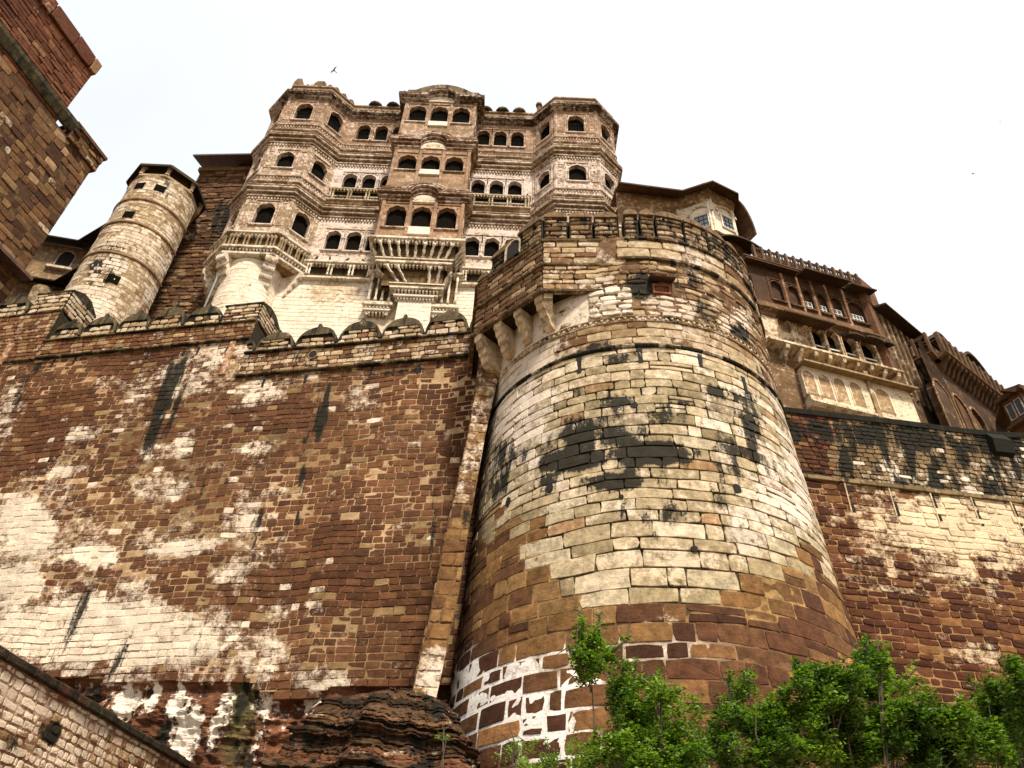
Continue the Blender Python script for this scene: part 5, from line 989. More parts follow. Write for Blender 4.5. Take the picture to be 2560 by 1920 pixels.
# ---- what carries it: left tower
BW = (0.70, 0.60, 0.44, 0.6); BK = (0.46, 0.355, 0.24, 0.0)
TP = A[1:5]
def ledge(path, z, d, h, name='corbel_ledge', col=BK, wsh=BW, dent=0.0):
    mb = MB(col, wsh); mb.sweep(path, [(-0.1, z), (d - 0.12, z + 0.02), (d, z + h * 0.25), (d, z + h * 0.7), (d - 0.06, z + h * 0.75), (d - 0.05, z + h), (-0.1, z + h + 0.05)]); o = mb.build(name, M['carved'], palace)
    if dent:
        for a, b in zip(path[:-1], path[1:]):
            f = pl(a[:2], b[:2]); n_ = max(1, int(f.L / dent)); mb = MB(col, wsh)
            for i in range(n_): u = (i + 0.5) * f.L / n_; mb.extr(f, u - dent * 0.27, u + dent * 0.27, [(d - 0.35, z + 0.02), (d - 0.12, z + 0.02), (d - 0.10, z - 0.14), (d - 0.2, z - 0.26), (d - 0.35, z - 0.28)])
            mb.build('pendant_row', M['carved'], o)
    return o
def baluster_row(path, za, zb, d, groups, col=BK, wsh=BW, r=0.10, lean=0.0):
    for a, b in zip(path[:-1], path[1:]):
        f = pl(a[:2], b[:2])
        for g in groups:
            u = g * f.L if g <= 1 else g; h = zb - za
            mb = MB((col[0] * random.uniform(0.85, 1.1), col[1], col[2], col[3]), wsh); p0, p1 = f.P(u, za, d - lean), f.P(u, zb, d); q = lambda t: p0 + (p1 - p0) * t
            mb.tube([q(0), q(0.1), q(0.2), q(0.45), q(0.6), q(0.8), q(1)], [r * 1.25, r * 1.25, r * 0.75, r * 1.15, r * 0.7, r * 0.85, r * 1.3], 7); mb.build('bracket_pillar', M['carved'], palace, True)
def shade(path, za, zb, d=0.0):  # dark back wall, its colour painting the shade behind the pillars
    mb = MB((0.20, 0.13, 0.08, 0.25), (0.4, 0.3, 0.2, -0.3)); mb.sweep(path, [(d, za), (d, zb)], cap=False); mb.build('sunk_wall_shade', M['carved'], palace)
ledge(TP, ZB - 0.28, 0.5, 0.32, dent=0.3)
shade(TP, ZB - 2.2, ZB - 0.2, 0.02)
baluster_row(TP, ZB - 1.75, ZB - 0.5, 0.34, (0.03, 0.10, 0.18, 0.34, 0.42, 0.60, 0.68, 0.82, 0.90, 0.97), lean=0.08, col=(0.30, 0.215, 0.15, 0.14), wsh=(0.56, 0.46, 0.34, 0.2))
ledge(TP, ZB - 2.05, 0.48, 0.34, dent=0.26)
ledge(TP, ZB - 2.65, 0.30, 0.42)
dc = (-20.92, 42.35); drR = 2.3
mb = MB((0.40, 0.27, 0.16, 0.1), (0.55, 0.40, 0.25, 0.2)); mb.add([(x, y, ZB - 2.62) for x, y in ((-24.9, 44), (-24.9, YR - 0.1), (-22.9, YF - 0.2), (-18.95, YF - 0.2), (-16.9, YR - 0.1), (-16.9, 44))], [(0, 1, 2, 3, 4, 5)]); mb.build('soffit', M['carved'], palace)
def step_corbel(x, y, dx, dy, z, reach=2.4, w=0.46, n=4):
    f = Plane(x, y, -dy, dx); f.n = np.array([dx, dy]) / math.hypot(dx, dy); mb = MB((0.50, 0.39, 0.27, 0.05), BW); o = None
    pr = [(0.25, z), ]
    for i in range(n):
        a = 0.25 - 0.30 * i; b = z - 0.62 * (i + 1); pr += [(a, b + 0.22), (a - 0.06, b + 0.08), (a - 0.26, b + 0.04)]
    pr += [(-reach, z - 0.62 * n - 0.1), (-reach, z)]
    mb.extr(f, -w, w, pr); mb.build('stepped_corbel', M['carved'], palace)
for (x, y), (dx, dy) in ((A[1], (-1, -0.45)), (A[2], (-0.45, -1)), (A[3], (0.45, -1)), (A[4], (1, -0.45))): step_corbel(x, y, dx, dy, ZB - 2.64)
PD = Drum(*dc, lambda z: np.full_like(np.asarray(z, float), drR), -math.pi / 2)
def pb_paint(px, u, v, rnd, ctr):
    n = len(px); st = 0.55 * blobs(px, [(830, 745, 60, 24, 10, 0.55), (820, 755, 14, 14, 0, 0.8)]) - 0.12 + (hnoise(px[:, 0], px[:, 1], 40, 101) - 0.7) * 0.25; w = 0.80 + (hnoise(px[:, 0], px[:, 1], 30, 102) - 0.5) * 0.3 - 0.35 * blobs(px, [(840, 730, 90, 30, 0, 1)])
    wc = np.tile((0.80, 0.68, 0.50), (n, 1))
    if rnd is None: return rgba(np.tile((0.5, 0.38, 0.25), (n, 1)), st), rgba(np.tile((0.68, 0.55, 0.37), (n, 1)), w)
    return rgba(pick(rnd[:, 0], [((0.56, 0.44, 0.29), 3), ((0.48, 0.36, 0.23), 2)]), st), rgba(wc * (0.92 + 0.12 * rnd[:, 1])[:, None], w)
masonry(palace, PD, -1.75, 1.75, 37, ZB - 2.7, 0.42, 0.9, pb_paint, M['rubble'], name='base_stone', gap=0.018, proud=0.03, jit=0.012, cham=0.012, uscale=drR, limit=90)
core(palace, PD, -1.75, 1.75, 36, ZB - 2.6, 0.1, 0.4, pb_paint, M['rubble'], 0.015)
# plain pale wall under the recesses
for fr, ex in ((F_recL, 2.0), (F_recR, 3.0)):
    zt = ZB - 2.9
    masonry(palace, fr, -ex if fr is F_recL else 0, fr.L + (0 if fr is F_recL else ex), 37, zt, 0.42, 0.9, pb_paint, M['rubble'], name='base_stone', gap=0.018, proud=0.03, jit=0.012, cham=0.012, limit=140)
    mb = MB((0.5, 0.38, 0.25, 0), (0.68, 0.55, 0.37, 0.7)); mb.quad(fr.P(-4, 36, 0.012), fr.P(fr.L + 4, 36, 0.012), fr.P(fr.L + 4, zt + 0.1, 0.012), fr.P(-4, zt + 0.1, 0.012)); mb.build('mortar_bed', M['rubble'], palace)
    path = [fr.P(0, 0)[:2], fr.P(fr.L, 0)[:2]]
    mb = MB((0.10, 0.07, 0.045, 0.3)); mb.box(fr, 0, fr.L, zt, ZB - 0.8, -0.4, -0.02); mb.build('sunk_wall_shade', M['carved'], palace)  # set-back wall painted dark as the shade between the ledges
    ledge(path, ZB - 1.25, 0.5, 0.34, dent=0.28, col=(0.42, 0.33, 0.23, 0.1)); ledge(path, ZB - 3.0, 0.36, 0.36, col=(0.45, 0.36, 0.25, 0.15))
    baluster_row(path, ZB - 2.6, ZB - 1.35, 0.32, (0.06, 0.10, 0.36, 0.41, 0.66, 0.71, 0.93), r=0.09)
# the bay's stepped foot and its pier
uP0, uP1 = F_bay.px(988, 740)[0], F_bay.px(1074, 745)[0]
tiers = [(0.0, L, 0.0, ZB), (0.7, L - 0.75, 0.55, ZB - 2.15), (uP0 - 0.45, uP1 + 0.5, 1.15, ZB - 4.35)]
def rect_path(u0, u1, back):
    p = [F_bay.P(u0, 0, -2.1)[:2], F_bay.P(u0, 0, -back)[:2], F_bay.P(u1, 0, -back)[:2], F_bay.P(u1, 0, -2.1)[:2]]; return [tuple(q) for q in p]
for i, (a, b, bk, z) in enumerate(tiers):
    pth = rect_path(a, b, bk)
    ledge(pth, z - 0.34, 0.42 if i == 0 else 0.32, 0.38, dent=0.27)
    if i < 2:
        a2, b2, bk2, z2 = tiers[i + 1]
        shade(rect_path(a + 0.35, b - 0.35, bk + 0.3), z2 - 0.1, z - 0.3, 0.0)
        n_ = 9 if i == 0 else 6
        for k_ in range(n_):
            if i == 1 and k_ in (2, 3): continue
            t = (k_ + 0.5) / n_; ut, ub = a + 0.15 + (b - a - 0.3) * t, a2 + (b2 - a2) * t
            pt, pb = F_bay.P(ut, z - 0.55, 0.26 - bk), F_bay.P(ub, z2 + 0.35, 0.16 - bk2); q = lambda t_: pb + (pt - pb) * t_
            mb = MB((0.48, 0.38, 0.26, 0), BW); mb.tube([q(0), q(0.12), q(0.22), q(0.5), q(0.65), q(0.82), q(1)], [0.16, 0.16, 0.09, 0.15, 0.09, 0.11, 0.17], 7); mb.build('bracket_pillar', M['carved'], palace, True)
        for s_, uu, uu2 in ((-1, a, a2), (1, b, b2)):
            for k_ in range(4):
                t = (k_ + 0.5) / 4; pt, pb = F_bay.P(uu + s_ * 0.2, z - 0.55, -bk - (2.0 - bk) * t), F_bay.P(uu2 + s_ * 0.12, z2 + 0.35, -bk2 - (2.0 - bk2) * t)
                q = lambda t_: pb + (pt - pb) * t_; mb = MB((0.48, 0.37, 0.25, 0), BW); mb.tube([q(0), q(0.2), q(0.5), q(0.75), q(1)], [0.15, 0.09, 0.14, 0.09, 0.16], 6); mb.build('bracket_pillar', M['carved'], palace, True)
        ledge(rect_path(a2 - 0.1, b2 + 0.1, bk2 - 0.05), z2 + 0.12, 0.30, 0.24, dent=0.24)
zpi = tiers[2][3] - 0.3
ledge(rect_path(uP0 - 0.15, uP1 + 0.2, 1.3), zpi - 0.7, 0.25, 0.36, dent=0.24)
PF = F_bay.off(-1.35)
masonry(palace, PF, uP0, uP1, 37, zpi - 0.6, 0.45, 0.9, pb_paint, M['rubble'], name='pier_stone', gap=0.016, proud=0.03, jit=0.01, cham=0.012, limit=60)
mb = MB((0.62, 0.5, 0.34, 0), (0.78, 0.66, 0.46, 0.9)); mb.box(PF, uP0, uP1, 36, zpi - 0.3, -1.2, 0.015); mb.build('pier', M['rubble'], palace)
# hanging brackets either side of the pier
for x, y0, y1, sgn in ((957, 700, 768, 1), (1118, 705, 775, 1)):
    fr = Plane(-30, YR - 0.55, 1, 0); u, z1_ = fr.px(x, y0); _, z0_ = fr.px(x, y1); z1_ += 0.9
    pth = [(tuple(fr.P(u - 0.95, 0, -0.6)[:2])), tuple(fr.P(u - 0.95, 0, 0)[:2]), tuple(fr.P(u + 0.95, 0, 0)[:2]), tuple(fr.P(u + 0.95, 0, -0.6)[:2])]
    ledge(pth, z0_, 0.2, 0.5, dent=0.26); ledge(pth, z0_ - 0.45, 0.05, 0.4, dent=0.24); ledge(pth, z1_ - 0.35, 0.28, 0.35, dent=0.24)
    shade(pth, z0_ + 0.4, z1_ - 0.3, -0.25); baluster_row(pth[1:3], z0_ + 0.5, z1_ - 0.35, 0.05, (0.08, 0.36, 0.62, 0.92), r=0.11)
mb = MB((0.20, 0.13, 0.085, 0.2)); mb.box(F_bay, 0.9, L - 0.9, ZB - 4.4, ZB - 0.1, -2.4, -1.2); mb.box(F_bay, 0.3, L - 0.3, ZB - 2.2, ZB - 0.1, -2.4, -0.6); mb.box(F_bay, 0.02, L - 0.02, ZB - 0.15, ZB - 0.02, -2.4, -0.02); mb.build('bay_core', M['carved'], palace)
mb = MB((0.3, 0.2, 0.13, 0.15), BW); mb.box(Plane(-12.0, YR, 1, 0), 0, 7.9, 36, ZB + 0.5, -0.4, -0.03); mb.build('rear_wall', M['carved'], palace)
# pigeons on the ledges
def pigeon(p, face, where):
    c, s_ = math.cos(face), math.sin(face); mb = MB((0.05, 0.05, 0.055, 0)); b = [(-0.2, 0.10, 0.02), (-0.1, 0.12, 0.06), (0.0, 0.15, 0.085), (0.08, 0.2, 0.07), (0.11, 0.27, 0.045), (0.14, 0.31, 0.04), (0.2, 0.31, 0.008)]
    mb.tube([(p[0] + a * c, p[1] + a * s_, p[2] + h) for a, h, r in b], [r for a, h, r in b], 6); o = mb.build('pigeon', M['pigeon'], None, True)
    return tag(o, where, 'pigeon', 'pigeons on the palace ledges')
M['pigeon'] = plain('pigeon_feathers', (0.035, 0.035, 0.04), 0.7)
for fr, zz, n_, d, where in ((F_recL, C2T + 0.33, 6, 0.3, 'cornice below the left pillared gallery'), (F_recR, C2T + 0.33, 5, 0.3, 'cornice below the right pillared gallery'), (F_recL, S2 - 0.35, 3, 0.35, 'top slab of the left pillared gallery'), (F_recR, S2 - 0.35, 3, 0.35, 'top slab of the right pillared gallery'), (F_recL, ZB - 0.86, 4, 0.4, 'lowest ledge left of the central bay')):
    for i in range(n_): u = fr.L * (i + random.uniform(0.2, 0.8)) / n_; pigeon(fr.P(u, zz, d), random.uniform(0, 6.28), ('first', 'second', 'third', 'fourth', 'fifth', 'sixth')[i] + ' small dark pigeon from the left on the ' + where)
# ================================================================== 7. palace wings on the right
def atZ(x, y, Z): r = ray(x, y); return CAM + r * ((Z - CAM[2]) / r[2])
def blind_arch(parent, fr, uc, hw, s, h, col, wsh, back, bw, lobes=3, name='blind_arch', depth=0.14, mat='carved'):
    """sunk arched niche built as a proud frame around a set-back field"""
    o = op(uc, hw, s, h, lobes); pts = arch(uc, hw, o['spring'], o['rise'], lobes); out = [(uc - hw, s)] + pts + [(uc + hw, s)]; n = len(out)
    mb = MB(col, wsh); big = [(uc + (a - uc) * 1.14, b if b <= o['spring'] else o['spring'] + (b - o['spring']) * 1.16) for a, b in out]
    V = [fr.P(a, b, 0.05) for a, b in out] + [fr.P(a, b, 0.05) for a, b in big] + [fr.P(a, b, -0.02) for a, b in big] + [fr.P(a, b, -depth) for a, b in out]
    mb.add(V, [(i, i + 1, n + i + 1, n + i) for i in range(n - 1)] + [(n + i, n + i + 1, 2 * n + i + 1, 2 * n + i) for i in range(n - 1)] + [(3 * n + i, 3 * n + i + 1, i + 1, i) for i in range(n - 1)])
    w = mb.build(name, M['carved'], parent); mb = MB(back, bw); mb.add([fr.P(a, b, 0.004 - (0 if depth < 0.05 else depth)) for a, b in out], [tuple(range(n))]); mb.build('sunk_field', M[mat], w); return w
def wing_wall(parent, fr, ua, ub, za, zb, ops, col, wsh, depth=0.3, name='wall_panel'):
    mb = MB(col, wsh); panel(mb, fr, ua, ub, za, zb, ops, depth); return mb.build(name, M['carved'], parent)
def slab(parent, fr, ua, ub, z, out, drop, th=0.12, name='slab_eave', col=(0.09, 0.055, 0.038, 0.15)):
    mb = MB(col, (0.3, 0.2, 0.14, 0.0)); mb.extr(fr, ua, ub, [(-0.1, z), (out, z - drop), (out, z - drop - th), (-0.1, z - th * 1.6)]); return mb.build(name, M['carved'], parent)
RW_, RK_ = (0.24, 0.15, 0.10, 0.08), (0.095, 0.052, 0.036, 0.16)         # dark red sandstone
CW_, CK_ = (0.66, 0.53, 0.36, 0.5), (0.44, 0.31, 0.20, 0.0)            # cream sandstone
LW_ = (0.62, 0.50, 0.35, 0.3)
# ---- wing with the corner turret and long drooping eave
wa = empty('eaved_wing', (12, 37, 38), 'cream corner pavilion with a long dark drooping eave, between palace and right wings', 'building')
EV = [(7.6, 35.4), (12.6, 35.9), (14.75, 34.9), (17.0, 35.95)]; zE = 52.3
W_A = [(7.6, 37.1), (12.4, 37.5), (14.65, 36.35), (16.75, 37.4), (17.2, 40.0)]
FA = [pl(W_A[i], W_A[i + 1]) for i in range(4)]
mb = MB((0.13, 0.075, 0.05, 0.12), (0.35, 0.24, 0.16, 0.0)); V = []
for (x, y), (wx, wy) in zip(EV + [(18.0, 39.5)], W_A): V += [(x, y, zE), (x, y, zE - 0.16), (wx, wy, zE + 0.75), (wx, wy, zE + 1.2)]
n = len(W_A); Fq = []
for i in range(n - 1): Fq += [(4 * i, 4 * i + 1, 4 * i + 5, 4 * i + 4), (4 * i + 1, 4 * i + 2, 4 * i + 6, 4 * i + 5), (4 * i + 4, 4 * i + 7, 4 * i + 3, 4 * i)]
mb.add(V, Fq); mb.build('drooping_eave', M['carved'], wa)
mb = MB((0.30, 0.2, 0.13, 0.1), LW_); mb.sweep(W_A, [(0, zE - 0.6), (0.12, zE - 0.5), (0.28, zE - 0.1), (0.34, zE + 0.2), (0.30, zE + 0.7), (0, zE + 0.8)]); mb.build('eave_cove', M['carved'], wa)
mb = MB((0.2, 0.13, 0.09, 0.3)); mb.sweep(W_A, [(0, zE + 1.1), (0.1, zE + 1.15), (0.1, zE + 1.6), (-2, zE + 1.7)]); mb.build('roof_edge', M['carved'], wa)
fr = FA[2]; k = 10; arcp = [(fr.L + 0.1 + 1.25 * math.sin(math.pi / 2 * i / k), zE + 0.35 - 3.6 * (1 - math.cos(math.pi / 2 * i / k))) for i in range(k + 1)]
mb = MB((0.13, 0.08, 0.052, 0.2), (0.35, 0.24, 0.16, 0.05)); mb.face_extr(fr, arcp + [(u - 0.16, z - 0.14) for u, z in reversed(arcp)], -2.6, 0.75); mb.build('curved_eave', M['carved'], wa)
z_tb = FA[1].px(1800, 572)[1] - 0.3
for fi, (cx, cy) in ((1, (1763, 552)), (2, (1826, 562))):
    fr = FA[fi]; uc, zc = fr.px(cx, cy); uc = min(max(uc, 0.8), fr.L - 0.8)
    wing_wall(wa, fr, 0, fr.L, z_tb, zE + 0.4, [], (0.5, 0.4, 0.28, 0), (0.70, 0.60, 0.43, 0.75))
    mb = MB((0.55, 0.45, 0.32, 0), (0.72, 0.62, 0.46, 0.7)); hw = 0.52; zs = zc - 0.75; zt = zc + 0.65
    for a, b, c, d in ((uc - hw - 0.14, uc - hw, zs - 0.14, zt + 0.14), (uc + hw, uc + hw + 0.14, zs - 0.14, zt + 0.14), (uc - hw, uc + hw, zt, zt + 0.14), (uc - hw, uc + hw, zs - 0.14, zs)): mb.cbox(fr, a, b, c, d, -0.02, 0.12, 0.02)
    w = mb.build('window', M['carved'], wa); mb = MB(); mb.box(fr, uc - hw, uc + hw, zs, zt, -0.02, 0.02); mb.build('pane', M['glass'], w)
    mb = MB(); [mb.box(fr, uc + x - 0.02, uc + x + 0.02, zs, zt, 0.02, 0.05) for x in (-0.17, 0.17)]; [mb.box(fr, uc - hw, uc + hw, z - 0.02, z + 0.02, 0.02, 0.045) for z in (zs + 0.45, zs + 0.9)]; mb.build('glazing_bars', M['wood_and_dark'], w)
    k = 14; R1, R2 = 0.82, 1.02; V = []
    for r, d in ((R1, 0.02), (R1, 0.14), (R2, 0.14), (R2, 0.0)): V += [fr.P(uc + r * math.cos(math.pi * i / k), zt + 0.25 + r * 0.95 * math.sin(math.pi * i / k), d) for i in range(k + 1)]
    mb = MB((0.5, 0.38, 0.26, 0.05), (0.68, 0.56, 0.4, 0.5)); m_ = k + 1; mb.add(V, [(j * m_ + i, j * m_ + i + 1, (j + 1) * m_ + i + 1, (j + 1) * m_ + i) for j in range(3) for i in range(k)]); mb.build('arch_moulding', M['carved'], wa)
    for u in (0.1, fr.L - 0.1): mb = MB((0.55, 0.45, 0.32, 0), (0.72, 0.62, 0.46, 0.7)); p = fr.P(u, 0, 0.06); mb.lathe(p[0], p[1], [(0.16, z_tb), (0.11, z_tb + 0.3), (0.11, zE - 1.3), (0.18, zE - 1.0), (0.12, zE - 0.6)], 8); mb.build('corner_column', M['carved'], wa)
mb = MB((0.2, 0.10, 0.065, 0), RW_); mb.sweep(W_A[1:], [(0, z_tb - 1.0), (0.1, z_tb - 0.95), (0.16, z_tb - 0.3), (0.3, z_tb - 0.2), (0.3, z_tb), (0, z_tb + 0.05)]); mb.build('turret_base', M['carved'], wa)
wing_wall(wa, FA[0], 0, FA[0].L, z_tb - 1, zE - 0.2, [op(u, 0.45, z_tb + 0.5, 1.7, 0) for u in (0.8, 2.2, 3.6)], (0.3, 0.2, 0.13, 0), LW_, 0.5)
mb = MB((0.03, 0.02, 0.015, 0)); mb.box(FA[0], 0.1, FA[0].L - 0.1, z_tb, zE - 0.6, -0.8, -0.5); mb.build('gallery_dark', M['dark'], wa)  # near-black block painted as the dark behind the openings
mb = MB(); mb.box(FA[0], 0, FA[0].L, z_tb + 1.15, z_tb + 1.25, 0.05, 0.12); mb.build('white_rail', M['white'], wa)
wing_wall(wa, FA[3], 0, FA[3].L, z_tb, zE + 0.4, [], (0.4, 0.3, 0.2, 0), LW_)
# red balcony tower below the turret
FT = Plane(14.0, 36.3, math.sin(math.radians(70)), math.cos(math.radians(70))); u0t = FT.px(1838, 690)[0] - 1.4; u1t = FT.px(1893, 700)[0]
wing_wall(wa, FT, u0t, u1t, 30, z_tb - 0.5, [op((u0t + u1t) / 2 + 0.3, 0.55, FT.px(1860, 705)[1], 3.0, 3)], RK_, RW_, 0.5)
FTs = Plane(*FT.P(u1t, 0)[:2], -FT.n[0], -FT.n[1]); wing_wall(wa, FTs, 0, 3, 30, z_tb - 0.5, [], RK_, RW_)
mb = MB(); mb.box(FT, u0t, u1t - 0.05, 31, z_tb - 1, -0.8, -0.5); mb.build('window_dark', M['wood_and_dark'], wa)  # near-black sheet painted as the dark behind the arch
def hood(parent, fr, uc, hw, z, out=0.9, rise=0.7, col=(0.085, 0.055, 0.04, 0.25)):
    """curved bangla hood over a window"""
    k = 10; V = []
    for d, dz in ((-0.05, 0.25), (out, -0.25), (out, -0.4), (-0.05, 0.0)):
        V += [fr.P(uc - hw + 2 * hw * i / k, z + dz + rise * math.sin(math.pi * i / k) ** 0.8, d) for i in range(k + 1)]
    m_ = k + 1; mb = MB(col, (0.3, 0.2, 0.14, 0)); mb.add(V, [(j * m_ + i, j * m_ + i + 1, (j + 1) % 4 * m_ + i + 1, (j + 1) % 4 * m_ + i) for j in range(4) for i in range(k)] + [(0, m_, 2 * m_, 3 * m_), (k, 3 * m_ + k, 2 * m_ + k, m_ + k)]); return mb.build('curved_hood', M['carved'], parent)
um = (u0t + u1t) / 2
hood(wa, FT, um + 0.3, (u1t - u0t) / 2 + 0.25, FT.px(1855, 632)[1], 1.0); hood(wa, FT, u1t - 0.1, 0.75, FT.px(1893, 762)[1], 1.5, 0.8)
mb = MB(RK_, RW_); zz = FT.px(1865, 722)[1]; mb.box(FT, u0t, u1t + 0.1, zz - 0.4, zz, -0.05, 0.4); mb.build('balcony_floor', M['carved'], wa)

# ---- long wing with the balustrade
WB = Plane(16.76, 35.36, math.sin(math.radians(74.5)), math.cos(math.radians(74.5)))
wb = empty('balustraded_wing', (21, 37, 24), 'dark red wing topped by a pierced stone balustrade, pale arcaded storeys below', 'building')
UB0 = -1.2; UB1 = WB.px(2150, 720)[0]
zR = 0.5 * (WB.px(1890, 622)[1] + WB.px(2139, 692)[1]); zEv = 0.5 * (WB.px(1912, 660)[1] + WB.px(2152, 727)[1]); zL = 0.5 * (WB.px(1915, 765)[1] + WB.px(2190, 838)[1]); zM = 0.5 * (WB.px(1934, 872)[1] + WB.px(2210, 947)[1])
zLow = 27.5; dpt = 6
mb = MB((0.15, 0.09, 0.06, 0)); mb.box(WB, UB0, UB1 - 0.02, 24, zEv, -dpt, -0.7); mb.build('block', M['carved'], wb)
# balustrade: posts with knobs, pierced panels, rail
npo = 14; hb = zR - zEv
for i in range(npo):
    u = UB0 + 1.1 + (UB1 - UB0 - 1.2) * i / (npo - 1); mb = MB((0.19, 0.115, 0.075, 0.05), RW_); mb.cbox(WB, u - 0.09, u + 0.09, zEv + 0.1, zR, 0.0, 0.24, 0.02); p = WB.P(u, 0, 0.12); mb.lathe(p[0], p[1], [(0.1, zR), (0.12, zR + 0.08), (0.04, zR + 0.2), (0.01, zR + 0.26)], 6); mb.build('balustrade_post', M['carved'], wb)
    if i < npo - 1:
        du = (UB1 - UB0 - 1.2) / (npo - 1); a, b = u + 0.09, u + du - 0.09; mb = MB((0.08, 0.045, 0.03, 0.1), RW_)
        for (x0, x1, z0, z1) in ((a, b, zEv + 0.1, zEv + 0.3), (a, b, zR - 0.25, zR - 0.05), (a, b, zEv + 0.42, zR - 0.62)): mb.box(WB, x0, x1, z0, z1, 0.06, 0.16)
        for t in (0.0, 0.43, 0.86): mb.box(WB, a + (b - a) * t, a + (b - a) * (t + 0.14), zEv + 0.3, zR - 0.25, 0.07, 0.15)
        mb.build('pierced_panel', M['carved'], wb)
mb = MB((0.15, 0.085, 0.055, 0.15)); mb.extr(WB, UB0, UB1 + 0.1, [(-0.7, zEv + 0.12), (0.32, zEv + 0.1), (0.34, zEv - 0.02), (0.15, zEv - 0.2), (0.12, zEv - 0.4), (-0.7, zEv - 0.5)]); mb.build('cornice', M['carved'], wb)
slab(wb, WB, WB.px(1990, 690)[0], WB.px(2098, 715)[0], zEv - 0.2, 1.1, 0.45); slab(wb, WB, WB.px(2104, 715)[0], UB1 + 0.35, zEv - 0.35, 1.0, 0.4); slab(wb, WB, UB0, WB.px(1985, 690)[0], zEv - 0.25, 0.55, 0.2)
# upper storey
cent = [(1938, 712), (1980, 722), (2019, 745), (2055, 755), (2093, 768), (2140, 778)]
uu = [WB.px(*c)[0] for c in cent]; hw = [0.42, 0.38, 0.36, 0.34, 0.38, 0.62]
ops_ = [op(u, h, zL + 0.9, min(1.9, 1.1 + 2 * h), 0) for u, h in zip(uu, hw)]
wing_wall(wb, WB, UB0, UB1, zL, zEv - 0.3, ops_, (0.10, 0.055, 0.038, 0.14), RW_, 0.32)
for i, o in enumerate(ops_):
    w = window(wb, WB, o, (0.13, 0.075, 0.05, 0.08), RW_, 0.32, False, True, True); uc, h, s = o['uc'], o['hw'], o['sill']
    mb = MB((0.10, 0.052, 0.034, 0), RW_); mb.box(WB, uc - h - 0.02, uc + h + 0.02, s - 0.02, o['spring'] + o['rise'] * 1.2, -0.30, -0.2); mb.build('infill', M['carved'], w)
    if i >= 2:
        mb = MB(); mb.box(WB, uc - h * 0.85, uc + h * 0.85, s + 0.05, s + 0.85, -0.2, -0.17); mb.build('pane', M['glass'], w)
        mb = MB(); nb = 2 if i < 5 else 4
        for j in range(nb + 1): x = uc - h * 0.85 + 2 * 0.85 * h * j / nb; mb.box(WB, x - 0.025, x + 0.025, s + 0.05, s + 0.85, -0.17, -0.13)
        for z in (s + 0.05, s + 0.45, s + 0.85): mb.box(WB, uc - h * 0.85, uc + h * 0.85, z - 0.025, z + 0.025, -0.17, -0.135)
        mb.build('glazing_bars', M['white_blue'] if 'white_blue' in M else M['white'], w)
for a, b in zip(uu[:-1], uu[1:]): mb = MB((0.28, 0.155, 0.1, 0), (0.55, 0.42, 0.3, 0.25)); mb.cbox(WB, (a + b) / 2 - 0.09, (a + b) / 2 + 0.09, zL + 0.3, zEv - 0.6, -0.02, 0.09, 0.02); mb.build('pilaster', M['carved'], wb)
mb = MB((0.2, 0.12, 0.08, 0.15), (0.5, 0.4, 0.28, 0.2)); mb.extr(WB, UB0, UB1 + 0.1, [(-0.7, zL + 0.35), (0.1, zL + 0.35), (0.14, zL - 0.25), (0.42, zL - 0.35), (0.42, zL - 0.5), (0.1, zL - 0.62), (0.08, zL - 0.95), (-0.7, zL - 1.0)]); mb.build('balcony_ledge', M['carved'], wb)
# middle storey
c2_ = [(1966, 838), (2013, 850), (2050, 857), (2088, 870), (2128, 880), (2178, 895)]; uu2 = [WB.px(*c)[0] for c in c2_]
oz = zM + 1.0; ops2 = [op(u, 0.48 if i < 5 else 0.6, oz - 0.1, 2.3, 3) for i, u in enumerate(uu2)]
wing_wall(wb, WB, UB0, UB1, zM, zL - 0.9, ops2, (0.36, 0.25, 0.165, 0.05), (*CW_[:3], 0.5), 0.4)
for i, o in enumerate(ops2):
    w = window(wb, WB, o, (0.5, 0.38, 0.25, 0), CW_, 0.4, False, False, True)
    if i >= 2: mb = MB(); mb.box(WB, o['uc'] - o['hw'], o['uc'] + o['hw'], oz + 0.62, oz + 0.70, -0.22, -0.16); mb.build('white_rail', M['white'], w)
    else: mb = MB((0.40, 0.28, 0.19, 0), CW_); mb.box(WB, o['uc'] - o['hw'] - 0.02, o['uc'] + o['hw'] + 0.02, oz, o['spring'] + o['rise'] * 1.15, -0.38, -0.2); mb.build('infill', M['carved'], w)
slab(wb, WB, WB.px(1940, 800)[0], WB.px(2062, 825)[0], zL - 0.75, 1.05, 0.4); hood(wb, WB, WB.px(2118, 838)[0], 0.6, zL - 1.15, 0.8, 0.15); hood(wb, WB, WB.px(2160, 850)[0], 0.65, zL - 1.15, 0.9, 0.15); hood(wb, WB, WB.px(2196, 858)[0], 0.45, zL - 1.15, 0.8, 0.15)
mb = MB((0.40, 0.29, 0.19, 0.1), CW_); mb.extr(WB, UB0, UB1 + 0.1, [(-0.7, zM + 0.4), (0.12, zM + 0.4), (0.85, zM + 0.2), (0.85, zM + 0.04), (0.15, zM - 0.1), (-0.7, zM - 0.15)]); mb.build('ledge', M['carved'], wb)
for i in range(9):
    u = UB0 + 1.3 + (UB1 - UB0 - 1.6) * i / 8; mb = MB((0.30, 0.2, 0.13, 0.1), CW_); mb.extr(WB, u - 0.12, u + 0.12, [(0.0, zM - 0.1), (0.8, zM - 0.04), (0.74, zM - 0.3), (0.4, zM - 0.55), (0.2, zM - 0.95), (0.0, zM - 1.15)]); mb.build('bracket', M['carved'], wb)
